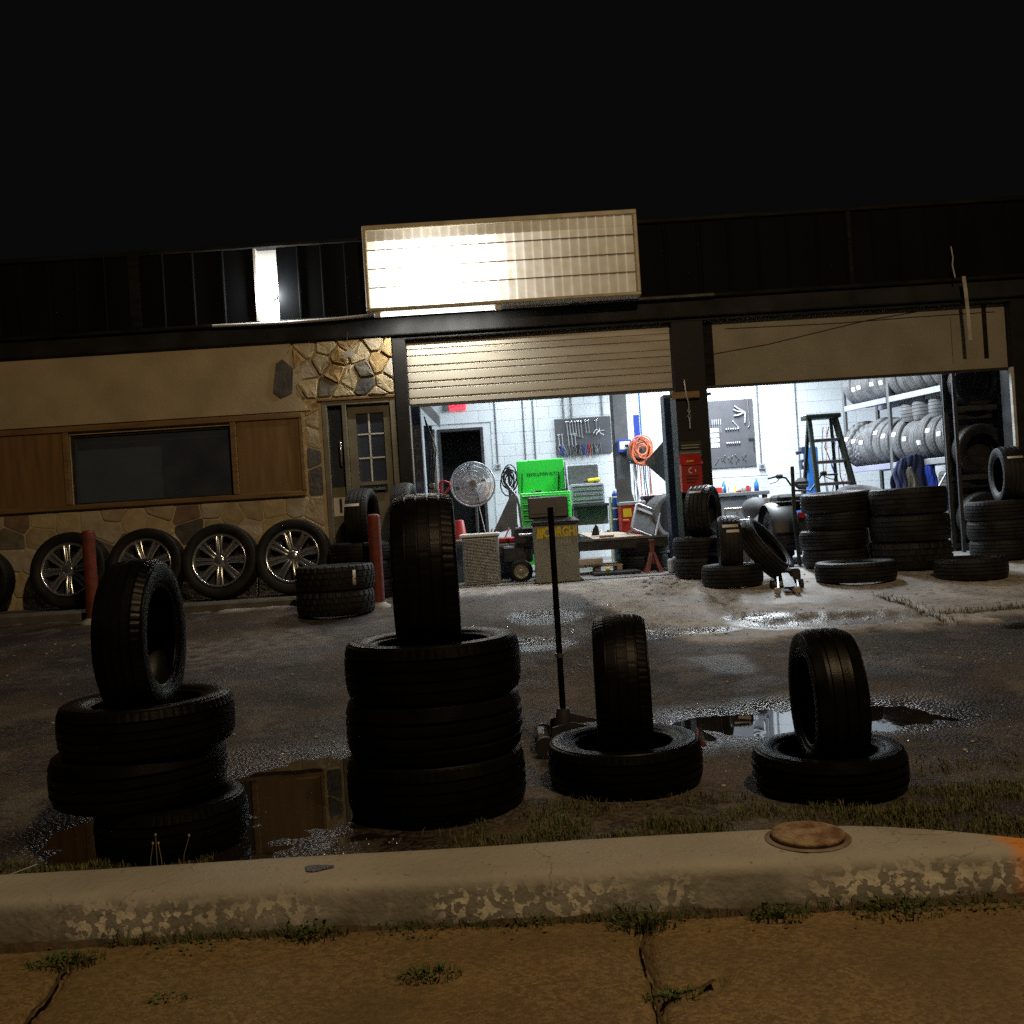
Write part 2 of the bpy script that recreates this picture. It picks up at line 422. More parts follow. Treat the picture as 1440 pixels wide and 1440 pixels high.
# ------------------------------------------------------------------ ground materials
def ground_mat(name, lot=True):
    m, nt, N, L, P = nodes_of(name)
    tc = N.new('ShaderNodeTexCoord'); vec = tc.outputs['Object']
    def nz(s, d=6):
        n = N.new('ShaderNodeTexNoise'); n.inputs['Scale'].default_value = s; n.inputs['Detail'].default_value = d
        L.new(vec, n.inputs['Vector']); return n.outputs['Fac']
    def rng(x, a, b, c=0.0, d=1.0):
        r = N.new('ShaderNodeMapRange'); r.inputs['From Min'].default_value = a; r.inputs['From Max'].default_value = b
        r.inputs['To Min'].default_value = c; r.inputs['To Max'].default_value = d
        L.new(x, r.inputs['Value']); return r.outputs[0]
    def mix(a, b, f):
        x = N.new('ShaderNodeMix'); x.data_type = 'RGBA'
        for s, v in (('A', a), ('B', b)):
            if isinstance(v, tuple): x.inputs[s].default_value = (*v, 1)
            else: L.new(v, x.inputs[s])
        if isinstance(f, float): x.inputs['Factor'].default_value = f
        else: L.new(f, x.inputs['Factor'])
        return x.outputs['Result']
    def mth(op, a, b):
        x = N.new('ShaderNodeMath'); x.operation = op; x.use_clamp = True
        for i, v in enumerate((a, b)):
            if isinstance(v, float): x.inputs[i].default_value = v
            else: L.new(v, x.inputs[i])
        return x.outputs[0]
    vo = N.new('ShaderNodeTexVoronoi'); vo.inputs['Scale'].default_value = 62.0 if lot else 95.0
    L.new(vec, vo.inputs['Vector'])
    sp = N.new('ShaderNodeSeparateColor'); L.new(vo.outputs['Color'], sp.inputs[0])
    stone = sp.outputs[0]
    if lot:
        at_ = N.new('ShaderNodeAttribute'); at_.attribute_name = 'mask'
        sm = N.new('ShaderNodeSeparateColor'); L.new(at_.outputs['Color'], sm.inputs[0])
        wet, conc, worn = sm.outputs[0], sm.outputs[1], sm.outputs[2]
        asp = mix((0.018, 0.015, 0.0125), (0.105, 0.09, 0.074), rng(stone, 0.25, 1.0))
        asp = mix(asp, (0.095, 0.067, 0.040), mth('MULTIPLY', rng(nz(1.3, 9), 0.46, 0.60), 0.6))
        asp = mix(asp, (0.20, 0.18, 0.155), mth('MULTIPLY', worn, rng(nz(9), 0.35, 0.6)))
        con = mix((0.50, 0.465, 0.42), (0.33, 0.305, 0.275), rng(nz(3.2, 8), 0.36, 0.66))
        con = mix(con, (0.11, 0.10, 0.09), mth('MULTIPLY', rng(nz(14, 8), 0.52, 0.68), 0.75))
        asp = mix(asp, (0.016, 0.013, 0.011), mth('MULTIPLY', rng(nz(0.9, 10), 0.53, 0.60), 0.75))
        asp = mix(asp, (0.15, 0.125, 0.10), mth('MULTIPLY', rng(nz(2.3, 10), 0.58, 0.64), 0.55))
        base = mix(asp, con, conc)
        damp = rng(nz(1.7, 9), 0.48, 0.58)
        w = mth('MAXIMUM', wet, mth('MULTIPLY', damp, 0.3))
        base = mix(base, mix((0, 0, 0), base, 0.42), mth('MULTIPLY', w, 0.85))
        L.new(base, P.inputs['Base Color'])
        ro = rng(w, 0.0, 1.0, 0.84, 0.34)
        L.new(ro, P.inputs['Roughness'])
        hgt = mth('ADD', mth('MULTIPLY', rng(vo.outputs['Distance'], 0.0, 0.9, 1.0, 0.0), 0.75), mth('MULTIPLY', nz(30, 5), 0.5))
        bs = rng(conc, 0.0, 1.0, 0.85, 0.3)
    else:
        base = mix((0.115, 0.079, 0.033), (0.225, 0.156, 0.068), rng(stone, 0.15, 1.0))
        base = mix(base, (0.10, 0.068, 0.029), rng(nz(1.6, 9), 0.45, 0.70))
        base = mix(base, (0.25, 0.175, 0.08), mth('MULTIPLY', rng(nz(5, 8), 0.55, 0.75), 0.3))
        L.new(base, P.inputs['Base Color'])
        P.inputs['Roughness'].default_value = 0.8
        hgt = mth('ADD', mth('MULTIPLY', rng(vo.outputs['Distance'], 0.0, 0.9, 1.0, 0.0), 0.6), mth('MULTIPLY', nz(22, 6), 0.6))
        bs = None
    b = N.new('ShaderNodeBump'); b.inputs['Distance'].default_value = 0.008; b.inputs['Strength'].default_value = 0.7
    if bs is not None: L.new(bs, b.inputs['Strength'])
    L.new(hgt, b.inputs['Height']); L.new(b.outputs[0], P.inputs['Normal'])
    return m
M['lot'] = ground_mat('lot_asphalt', True)
M['street'] = ground_mat('street_surface', False)


def water_mat(name, rough, bst, bsc):
    m, nt, N, L, P = nodes_of(name)
    P.inputs['Base Color'].default_value = (0.012, 0.010, 0.008, 1)
    P.inputs['Roughness'].default_value = rough
    P.inputs['IOR'].default_value = 1.42
    P.inputs['Specular IOR Level'].default_value = 0.8
    tc = N.new('ShaderNodeTexCoord'); nz = N.new('ShaderNodeTexNoise'); nz.inputs['Scale'].default_value = bsc; nz.inputs['Detail'].default_value = 2
    L.new(tc.outputs['Object'], nz.inputs['Vector'])
    b = N.new('ShaderNodeBump'); b.inputs['Strength'].default_value = bst; b.inputs['Distance'].default_value = 0.01
    L.new(nz.outputs['Fac'], b.inputs['Height']); L.new(b.outputs[0], P.inputs['Normal'])
    return m
M['water'] = water_mat('puddle_water', 0.015, 0.03, 5)
M['film'] = water_mat('shallow_rippled_water', 0.30, 0.12, 30)


def kerb_mat():
    m, nt, N, L, P = nodes_of('kerb_concrete')
    tc = N.new('ShaderNodeTexCoord'); vec = tc.outputs['Object']
    sx = N.new('ShaderNodeSeparateXYZ'); L.new(vec, sx.inputs[0])
    def nz(s, d=7):
        n = N.new('ShaderNodeTexNoise'); n.inputs['Scale'].default_value = s; n.inputs['Detail'].default_value = d
        L.new(vec, n.inputs['Vector']); return n.outputs['Fac']
    def rng(x, a, b, c=0.0, d=1.0):
        r = N.new('ShaderNodeMapRange'); r.inputs['From Min'].default_value = a; r.inputs['From Max'].default_value = b
        r.inputs['To Min'].default_value = c; r.inputs['To Max'].default_value = d
        L.new(x, r.inputs['Value']); return r.outputs[0]
    def mix(a, b, f):
        x = N.new('ShaderNodeMix'); x.data_type = 'RGBA'
        for s, v in (('A', a), ('B', b)):
            if isinstance(v, tuple): x.inputs[s].default_value = (*v, 1)
            else: L.new(v, x.inputs[s])
        L.new(f, x.inputs['Factor']); return x.outputs['Result']
    def mul(a, b):
        x = N.new('ShaderNodeMath'); x.operation = 'MULTIPLY'; x.use_clamp = True; L.new(a, x.inputs[0])
        if isinstance(b, float): x.inputs[1].default_value = b
        else: L.new(b, x.inputs[1])
        return x.outputs[0]
    base = mix((0.34, 0.33, 0.305), (0.27, 0.262, 0.24), rng(nz(2.2), 0.38, 0.66))
    face = rng(sx.outputs['Z'], 0.035, 0.005)            # bare grey concrete on the front face
    base = mix(base, (0.19, 0.185, 0.16), mul(face, rng(nz(4), 0.3, 0.55)))
    flake = mul(rng(nz(34, 14), 0.505, 0.525), rng(sx.outputs['Z'], 0.030, -0.03))
    flake = mul(flake, rng(nz(2.4, 9), 0.42, 0.54))
    base = mix(base, (0.58, 0.55, 0.47), flake)          # flaking old white paint
    dirt = mul(rng(sx.outputs['Z'], -0.05, -0.1), rng(nz(8), 0.3, 0.6))
    base = mix(base, (0.06, 0.045, 0.025), dirt)
    base = mix(base, (0.62, 0.22, 0.02), mul(rng(sx.outputs['X'], 1.44, 1.52), rng(nz(7), 0.38, 0.5)))   # orange paint at the end
    pits = rng(nz(42, 4), 0.66, 0.72)
    base = mix(base, (0.12, 0.09, 0.06), mul(pits, 0.7))
    L.new(base, P.inputs['Base Color']); P.inputs['Roughness'].default_value = 0.82
    vc = N.new('ShaderNodeTexVoronoi'); vc.feature = 'DISTANCE_TO_EDGE'; vc.inputs['Scale'].default_value = 1.7
    ds = N.new('ShaderNodeVectorMath'); ds.operation = 'ADD'; nzv = N.new('ShaderNodeTexNoise'); nzv.inputs['Scale'].default_value = 7.0; nzv.inputs['Detail'].default_value = 8
    sc_ = N.new('ShaderNodeVectorMath'); sc_.operation = 'SCALE'; sc_.inputs['Scale'].default_value = 0.25
    L.new(vec, nzv.inputs['Vector']); L.new(nzv.outputs['Color'], sc_.inputs[0]); L.new(vec, ds.inputs[0]); L.new(sc_.outputs[0], ds.inputs[1]); L.new(ds.outputs[0], vc.inputs['Vector'])
    crack = mul(mul(rng(vc.outputs['Distance'], 0.006, 0.001), rng(nz(2.0, 3), 0.48, 0.58)), 0.6)
    base = mix(base, (0.05, 0.04, 0.028), crack)
    L.new(base, P.inputs['Base Color'])
    b = N.new('ShaderNodeBump'); b.inputs['Strength'].default_value = 0.55; b.inputs['Distance'].default_value = 0.01
    hs = N.new('ShaderNodeMath'); hs.operation = 'MULTIPLY_ADD'; hs.inputs[1].default_value = 0.35; L.new(flake, hs.inputs[0]); L.new(nz(45), hs.inputs[2])
    L.new(hs.outputs[0], b.inputs['Height']); L.new(b.outputs[0], P.inputs['Normal'])
    return m
M['kerb'] = kerb_mat()


def leaf_mat(name, c1, c2):
    m = pm(name, c1, c2, 0.6, scale=30, rv=0.05)
    return m
M['grass'] = leaf_mat('grass_blades', (0.05, 0.08, 0.02), (0.14, 0.115, 0.05))
M['weed'] = leaf_mat('weed_leaves', (0.045, 0.09, 0.02), (0.08, 0.10, 0.025))
M['straw'] = leaf_mat('dry_stalk', (0.32, 0.27, 0.17), (0.24, 0.2, 0.12))

# ------------------------------------------------------------------ the ground
base = MB(); base.add([(-150, -150, -0.16), (150, -150, -0.16), (150, 150, -0.16), (-150, 150, -0.16)], [(0, 1, 2, 3)])
base.build('ground', M['street'], kind='structure', fix=False)

PUD = [  # centre x, y, radius x, y, water level offset
    (-0.98, 4.28, 0.62, 0.80, 0), (-1.50, 3.92, 0.42, 0.36, 0), (1.42, 5.12, 0.80, 0.36, 0), (0.72, 4.95, 0.30, 0.22, 0),
    (2.47, 7.72, 0.58, 0.24, 0), (1.93, 8.05, 0.20, 0.11, 0), (1.36, 7.6, 0.26, 0.10, 0), (1.02, 7.75, 0.17, 0.20, 0),
    (0.22, 8.75, 0.23, 0.26, 0), (0.10, 7.55, 0.22, 0.22, 0), (3.75, 7.1, 0.22, 0.1, 0)]
PUD = [(a, b, c, d, slope(b - 1.35 * d) - 0.007 - 0.0012 * (i % 2)) for i, (a, b, c, d, e) in enumerate(PUD)]
CRACKS = [[(1240, 842), (1275, 852), (1335, 878)], [(1330, 866), (1390, 862), (1440, 858)], [(830, 850), (900, 858), (960, 880)], [(1000, 836), (1040, 868)]]
def gpoint(px, py):
    y = 3.0
    while y < 14:
        p = at(px, py, y)
        if p.z <= slope(y): return Vector((p.x, y, slope(y)))
        y += 0.02
    return p
CRK = [[gpoint(*q) for q in c] for c in CRACKS]
def segd(p, a, b):
    ab = b - a; t = max(0, min(1, (p - a).dot(ab) / max(ab.length_squared, 1e-9)))
    return (p - (a + ab * t)).length
def polyd(x, y, pl):
    p = Vector((x, y))
    return min(segd(p, a.xy, b.xy) for a, b in zip(pl, pl[1:]))

def lot_point(x, y):
    n1 = noise.noise((x * 0.7, y * 0.7, 3.1)); n2 = noise.noise((x * 3.1, y * 3.1, 7.7)); n3 = noise.noise((x * 11, y * 11, 1.3))
    z = slope(y) + 0.012 * n1 * smooth(10.8, 9.5, y) + 0.005 * n2 + 0.0025 * n3
    wet = 0.0
    for cx, cy, rx, ry, lv in PUD:
        ex, ey = (x - cx) / rx, (y - cy) / ry
        if abs(ex) > 2.6 or abs(ey) > 2.6: continue
        d = math.hypot(ex, ey) + 0.32 * n2 + 0.14 * n3
        w = smooth(1.45, 0.85, d)
        z = (1 - w) * z + w * (lv - 0.014 * smooth(1.05, 0.6, d) + 0.003 * n3 + 0.004)
        wet = max(wet, smooth(1.85, 1.05, d))
    wet = max(wet, 0.5 * smooth(0.18, 0.42, n1 + 0.4 * n2) * smooth(10.5, 8.5, y))
    bx = 10.25 + (7.15 - 10.25) * smooth(0.35, 1.35, x) + 0.5 * smooth(2.5, 4.5, x)
    conc = smooth(-0.10, 0.10, y - bx + 0.22 * n2 + 0.10 * n3)
    z += 0.022 * conc * smooth(10.9, 10.3, y)
    worn = smooth(0.95, 0.5, math.hypot((x + 2.35) / 0.95, (y - 8.2) / 0.85) + 0.3 * n2) + 0.35 * smooth(0.1, 0.4, n1)
    if y > 6.5:
        for pl in CRK:
            dd = polyd(x, y, pl) + 0.02 * n3
            if dd < 0.06: z -= 0.03 * smooth(0.05, 0.015, dd)
    return z, wet, conc, min(1, worn)

xs = [-9 + 0.032 * i for i in range(int(19 / 0.032))]
ys = [3.0]
while ys[-1] < 11.14: ys.append(ys[-1] + 0.0055 * ys[-1])
verts, cols = [], []
for y in ys:
    for x in xs:
        yy = max(y, 3.105 - 0.032 * x)
        z, w, c, wo = lot_point(x, yy)
        verts.append((x, yy, z)); cols.append((w, c, wo, 1))
nx = len(xs)
faces = [(j * nx + i, j * nx + i + 1, (j + 1) * nx + i + 1, (j + 1) * nx + i) for j in range(len(ys) - 1) for i in range(nx - 1)]
me = bpy.data.meshes.new('parking_lot'); me.from_pydata(verts, [], faces)
me.polygons.foreach_set('use_smooth', [True] * len(faces))
ca = me.color_attributes.new('mask', 'FLOAT_COLOR', 'POINT')
ca.data.foreach_set('color', [q for c in cols for q in c])
me.materials.append(M['lot'])
obj('parking_lot', me, kind='structure')

for cx, cy, rx, ry, lv in PUD:
    w = MB(); n = 40
    w.add([(cx + 1.32 * rx * math.cos(2 * PI * i / n), cy + 1.32 * ry * math.sin(2 * PI * i / n), lv) for i in range(n)], [list(range(n))])
    w.build('puddle_water', M['water'] if cy < 6 else M['film'], kind='structure', fix=False)

# the street in the foreground, with open joints
ST_Z = -0.10
SC = [[(20, 1450), (70, 1395), (100, 1352)], [(935, 1460), (925, 1400), (905, 1330), (908, 1290)], [(925, 1400), (985, 1385), (1010, 1372)]]
def spoint(px, py):
    y = 1.6
    while y < 4:
        p = at(px, py, y)
        if p.z <= ST_Z: return Vector((p.x, y, ST_Z))
        y += 0.01
    return p
SCK = [[spoint(*q) for q in c] for c in SC]
xs = [-2.3 + 0.0125 * i for i in range(int(4.7 / 0.0125))]
ys = [1.5 + 0.0125 * i for i in range(int(1.68 / 0.0125))]
verts = []
for y in ys:
    for x in xs:
        n2 = noise.noise((x * 4, y * 4, 0.4)); n3 = noise.noise((x * 22, y * 22, 5.0)); n1 = noise.noise((x * 1.1, y * 1.1, 2.0))
        z = ST_Z + 0.008 * n1 + 0.003 * n2 + 0.0022 * n3
        for pl in SCK:
            dd = polyd(x, y, pl) + 0.016 * n2 + 0.010 * n3
            if dd < 0.07: z -= 0.030 * smooth(0.022, 0.006, dd) + 0.007 * smooth(0.07, 0.01, dd)
        verts.append((x, y, z))
nx = len(xs)
faces = [(j * nx + i, j * nx + i + 1, (j + 1) * nx + i + 1, (j + 1) * nx + i) for j in range(len(ys) - 1) for i in range(nx - 1)]
me = bpy.data.meshes.new('street'); me.from_pydata(verts, [], faces)
me.polygons.foreach_set('use_smooth', [True] * len(faces)); me.materials.append(M['street'])
obj('street', me, kind='structure')
far = MB()
for x0, x1, y0, y1 in ((-60, -2.29, -60, 3.2), (2.38, 60, -60, 3.2), (-2.29, 2.38, -60, 1.51)):
    far.add([(x0, y0, -0.103), (x1, y0, -0.103), (x1, y1, -0.103), (x0, y1, -0.103)], [(0, 1, 2, 3)])
far.build('road', M['street'], kind='structure', fix=False)

# kerb: worn, wide, tapering at the right where it turns to the driveway
def kerb_back(x): return 3.385 - 0.01 * x - 0.24 * smooth(0.95, 1.75, x)
def kerb_front(x): return 3.055 - 0.032 * x
kb = MB(); xs = [-9 + 0.03 * i for i in range(int(12.4 / 0.03))]
prof_n = 15; vs = []
for x in xs:
    f, b = kerb_front(x), kerb_back(x)
    n1 = noise.noise((x * 1.7, 0, 0)); n2 = noise.noise((x * 9, 0, 4))
    top = 0.041 + 0.003 * n1 - 0.03 * smooth(1.3, 2.0, x)
    f2 = f + 0.008 * n1
    row = [(f2 - 0.02, -0.13), (f2 - 0.012 + 0.004 * n2, -0.085), (f2 - 0.004 + 0.003 * n2, -0.04), (f2 + 0.004, 0.0), (f2 + 0.012 + 0.003 * n2, top - 0.018), (f2 + 0.027 + 0.004 * n2, top - 0.006), (f2 + 0.05, top)]
    for k in range(1, 6):
        t = k / 6
        row.append((f2 + 0.05 + (b - 0.03 - f2 - 0.05) * t, top + 0.002 * noise.noise((x * 3, t * 3, 9))))
    row += [(b - 0.03, top), (b - 0.006 + 0.004 * n2, top - 0.008), (b, -0.06)]
    chip = smooth(0.25, 0.5, noise.noise((x * 5.5, 2.0, 8.0)))
    row = [(p[0] + (0.010 * chip if 3 <= i <= 5 else 0), p[1] - (0.008 * chip if 4 <= i <= 6 else 0)) for i, p in enumerate(row)]
    vs += [(x, p[0], p[1]) for p in row]
fs = [(i * prof_n + k, i * prof_n + k + 1, (i + 1) * prof_n + k + 1, (i + 1) * prof_n + k) for i in range(len(xs) - 1) for k in range(prof_n - 1)]
kb.add(vs, fs, True); kb.build('kerb', M['kerb'], kind='structure')

# utility lid set in the kerb
M['lid'] = pm('rusty_lid', (0.30, 0.225, 0.14), (0.13, 0.065, 0.032), 0.85, scale=17, bump=0.8, bscale=55, lo=0.40, hi=0.66, detail=10)
M['lid_ring'] = pm('lid_ring', (0.22, 0.205, 0.18), (0.13, 0.08, 0.05), 0.9, scale=12, bump=0.3)
p = at(1135, 1187, 3.24)
t = thing('utility_lid', 'rusty round utility lid set in the top of the kerb', 'lid', (p.x, 3.235, 0.043))
b = MB()
for r_ in (0.045, 0.092): b.lathe([(r_, 0.0185), (r_ + .001, 0.0215), (r_ + .005, 0.0215), (r_ + .006, 0.0185)], 40)
for k in range(6):
    a = k * PI / 3; b.cbox((0.069 * math.cos(a), 0.069 * math.sin(a), 0.0198), (0.036, 0.006, 0.003), 0.001, rot=Matrix.Rotation(a, 4, 'Z'))
b.build('cast_ribs', M['lid'], t)
b = MB(); b.lathe([(0.001, 0.019), (0.06, 0.0195), (0.11, 0.019), (0.1165, 0.0175), (0.118, 0.014), (0.118, 0.006), (0.112, 0.004), (0.112, -0.01)], 48); b.build('lid', M['lid'], t)
b = MB(); b.lathe([(0.138, -0.001), (0.134, 0.0015), (0.120, 0.002), (0.110, -0.008)], 36); b.build('ring', M['lid_ring'], t)
M['stain'] = pm('oil_stain', (0.03, 0.025, 0.02), (0.06, 0.045, 0.03), 0.5)
b = MB(); pts = []
for i in range(18):
    a = 2 * PI * i / 18; r = 1 + 0.18 * math.sin(3 * a + 1)
    pts.append((0.047 * r * math.cos(a), 0.03 * r * math.sin(a), 0))
b.poly(pts, (0, 0, 1), 0.003)
p = at(446, 1225, 3.22)
b.build('tar_patch', M['stain'], None, 'dark tar blob stuck on the kerb top below the puddle', 'tar patch', loc=(p.x, 3.235, 0.0425))

# ------------------------------------------------------------------ grass and weeds
def blade(b, x, y, z, h, lean, wd, az):
    ca, sa = math.cos(az), math.sin(az); dx, dy = -sa * wd, ca * wd
    lx, ly = ca * lean * h, sa * lean * h
    b.add([(x - dx, y - dy, z), (x + dx, y + dy, z), (x + dx * .7 + lx * .35, y + dy * .7 + ly * .35, z + h * .6), (x - dx * .7 + lx * .35, y - dy * .7 + ly * .35, z + h * .6), (x + lx, y + ly, z + h * (1 - 0.3 * lean))], [(0, 1, 2, 3), (3, 2, 4)])
g = MB()
def grass_area(n, x0, x1, y0, y1, h0, h1, dens=None):
    for _ in range(n):
        x, y = random.uniform(x0, x1), random.uniform(y0, y1)
        if dens and random.random() > dens(x, y): continue
        cl = noise.noise((x * 5, y * 5, 0))
        if cl < -0.25 + 0.3 * random.random(): continue
        blade(g, x, y, lot_z(x, y) - 0.004, random.uniform(h0, h1) * (0.7 + 0.6 * max(0, cl)), random.uniform(0.1, 0.9), random.uniform(0.0012, 0.003), random.uniform(0, 2 * PI))
lotc = {}
def lot_z(x, y):
    k = (round(x, 2), round(y, 2))
    if k not in lotc: lotc[k] = lot_point(*k)[0]
    return lotc[k]
grass_area(34000, -0.42, 2.9, 3.25, 4.0, 0.02, 0.055, lambda x, y: smooth(4.0, 3.5, y + 0.25 * noise.noise((x * 3, y * 3, 5))) * smooth(-0.45, 0.0, x))
grass_area(12000, 1.3, 3.4, 3.05, 4.4, 0.02, 0.05, lambda x, y: smooth(4.5, 3.7, y))
grass_area(5000, -2.6, -1.15, 3.38, 3.6, 0.02, 0.05)
for pl in CRK[:2]:
    for _ in range(420):
        i = random.randrange(len(pl) - 1); q = pl[i].lerp(pl[i + 1], random.random())
        x, y = q.x + random.gauss(0, 0.03), q.y + random.gauss(0, 0.04)
        blade(g, x, y, lot_z(x, y), random.uniform(0.02, 0.05), random.uniform(0.2, 0.9), 0.003, random.uniform(0, 6.3))
g.build('grass', M['grass'], None, 'short patchy grass growing behind the kerb', 'grass', kind='stuff', fix=False)


def weed(px, py, r, h, n, label, z=None, street=True, leafy=True):
    p = spoint(px, py) if street else gpoint(px, py)
    t = thing('weed_tuft', label, 'weed', (p.x, p.y, (ST_Z - 0.008) if street else p.z), group='weeds in the joints of street and kerb')
    b = MB(); s = MB()
    for _ in range(n):
        a = random.uniform(0, 2 * PI); q = r * math.sqrt(random.random())
        x, y = q * math.cos(a), q * 0.55 * math.sin(a)
        blade(b, x, y, 0, 0.72 * h * random.uniform(0.4, 1.0) * (1 - 0.4 * q / r), random.uniform(0.1, 0.9), random.uniform(0.0012, 0.0035), a + random.gauss(0, 0.7))
    for _ in range(n // 5 if leafy else 0):
        a = random.uniform(0, 2 * PI); q = r * 0.8 * math.sqrt(random.random()); hh = h * random.uniform(0.15, 0.55)
        x, y = q * math.cos(a), q * 0.5 * math.sin(a); l = random.uniform(0.008, 0.02); az = random.uniform(0, 6.3)
        c, sn = math.cos(az), math.sin(az); ti = random.uniform(-0.3, 0.6)
        b.add([(x, y, hh), (x + c * l * .5 - sn * l * .35, y + sn * l * .5 + c * l * .35, hh + ti * l * .5), (x + c * l, y + sn * l, hh + ti * l * .6), (x + c * l * .5 + sn * l * .35, y + sn * l * .5 - c * l * .35, hh + ti * l * .5)], [(0, 1, 2, 3)])
        s.tube([(x * 0.5, y * 0.5, 0), (x * .8, y * .8, hh * .6), (x, y, hh)], 0.0009, 3)
    b.build('foliage', M['weed'], t, fix=False)
    if s.v: s.build('stem', M['weed'], t, fix=False)
weed(440, 1318, 0.11, 0.10, 260, 'bushiest weed at the kerb foot, below the tall middle tyre stack')
weed(95, 1352, 0.12, 0.08, 200, 'weed at the kerb foot at the left street joint')
weed(735, 1296, 0.13, 0.06, 200, 'low weed at the kerb foot left of the right street joint')
weed(905, 1300, 0.12, 0.085, 220, 'weed at the kerb foot over the right street joint')
weed(1095, 1287, 0.10, 0.07, 200, 'weed at the kerb foot below the rusty lid')
weed(1262, 1280, 0.15, 0.07, 240, 'wide weed at the kerb foot right of the rusty lid')
weed(1390, 1270, 0.14, 0.05, 160, 'low weed at the kerb foot near the orange paint')
weed(590, 1310, 0.16, 0.04, 140, 'thin weed at the kerb foot between the bushy and the low one')
weed(270, 1335, 0.16, 0.035, 120, 'sparse weed at the kerb foot below the left tyre stack')
weed(235, 1405, 0.09, 0.035, 110, 'flat weed patch lying in the street at the lower left')
weed(605, 1375, 0.09, 0.07, 150, 'grassy tuft standing alone in the middle of the street')
weed(950, 1398, 0.09, 0.035, 100, 'small weed in the branching right street joint')
# dry seed stalks beside the left tyre stack
for i, (px, lean, hh) in enumerate(((212, 0.15, 0.10), (222, 0.0, 0.13), (229, -0.1, 0.10), (258, 0.3, 0.12))):
    p = at(px, 1212, 3.42)
    b = MB(); b.tube([(0, 0, 0), (lean * .02, 0, hh * .5), (lean * .09, 0, hh)], 0.0012, 5); b.ball((lean * .09, 0, hh + .004), 0.004, 8, (1, 1, 1.5))
    b.build('dry_stalk', M['straw'], None, ('leftmost', 'tallest', 'third', 'rightmost')[i] + ' dry grass stalk in front of the left tyre stack', 'stalk', 'dry stalks by the left stack', loc=(p.x, 3.42, lot_z(p.x, 3.42) - 0.003))
p = at(22, 1222, 3.44)
b = MB(); b.add([(0, 0, 0.004), (0.10, 0.03, 0.03), (0.108, 0.045, 0.03), (0.03, 0.03, 0.008), (0, 0, 0.001), (0.10, 0.03, 0.027), (0.108, 0.045, 0.027), (0.03, 0.03, 0.005)], [(0, 1, 2, 3), (4, 7, 6, 5), (0, 4, 5, 1), (1, 5, 6, 2), (2, 6, 7, 3), (3, 7, 4, 0)])
b.build('litter', M['white'], None, 'white scrap of litter behind the kerb at far left', 'litter', loc=(p.x - 0.05, 3.44, 0.006))

# soil, litter and thin weeds gathered along the kerb foot
M['soil'] = pm('kerb_soil', (0.035, 0.022, 0.011), (0.075, 0.05, 0.026), 0.95, scale=30, bump=0.7, bscale=90)
so = MB(); xs = [-2.4 + 0.012 * i for i in range(400)]; vs = []
for x in xs:
    f = kerb_front(x); w_ = 0.03 + 0.03 * (0.5 + 0.5 * noise.noise((x * 3, 1, 1))) + 0.012 * noise.noise((x * 17, 2, 2)); h = 0.008 + 0.010 * noise.noise((x * 6, 5, 1)) + 0.005 * noise.noise((x * 31, 5, 1))
    vs += [(x, f + 0.012, ST_Z + 0.012 + max(0, h)), (x, f - 0.4 * w_, ST_Z + 0.008 + max(-0.004, h * 0.8)), (x, f - w_, ST_Z - 0.012)]
so.add(vs, [(3 * i + k, 3 * i + k + 1, 3 * i + k + 4, 3 * i + k + 3) for i in range(len(xs) - 1) for k in range(2)], True)
for pl in SCK:
    vs = []; n_ = 0
    for a, c in zip(pl, pl[1:]):
        k_ = max(3, int((c - a).length / 0.012))
        for i in range(k_):
            q = a.lerp(c, i / k_); d_ = (c - a).normalized(); nn = Vector((-d_.y, d_.x, 0))
            q = q + nn * (0.012 * noise.noise((q.x * 9, q.y * 9, 3)) + 0.006 * noise.noise((q.x * 40, q.y * 40, 3)))
            w_ = 0.0025 + 0.0028 * (1 + noise.noise((q.x * 14, q.y * 14, 7)))
            zz_ = ST_Z + 0.008 * noise.noise((q.x * 1.1, q.y * 1.1, 2.0)) + 0.003 * noise.noise((q.x * 4, q.y * 4, 0.4)) + 0.0015
            vs += [tuple(q + nn * w_)[:2] + (zz_ - 0.006,), tuple(q)[:2] + (zz_ - 0.001,), tuple(q - nn * w_)[:2] + (zz_ - 0.006,)]; n_ += 1
    so.add(vs, [(3 * i + k, 3 * i + k + 1, 3 * i + k + 4, 3 * i + k + 3) for i in range(n_ - 1) for k in range(2)], True)
so.build('soil_strip', M['soil'], None, 'dark soil gathered along the foot of the kerb', 'soil', kind='stuff')
g = MB()
for _ in range(2600):
    x = random.uniform(-2.3, 2.3); f = kerb_front(x)
    if noise.noise((x * 2.3, 8, 8)) < -0.35 + 0.5 * random.random(): continue
    blade(g, x, f - random.uniform(-0.01, 0.05), ST_Z + 0.002, random.uniform(0.012, 0.045) * (1 + 0.8 * max(0, noise.noise((x * 5, 3, 3)))), random.uniform(0.2, 1.0), random.uniform(0.001, 0.0026), random.uniform(0, 6.3))
g.build('kerb_grass', M['weed'], None, 'thin grass sprouting all along the kerb foot', 'grass', kind='stuff', fix=False)
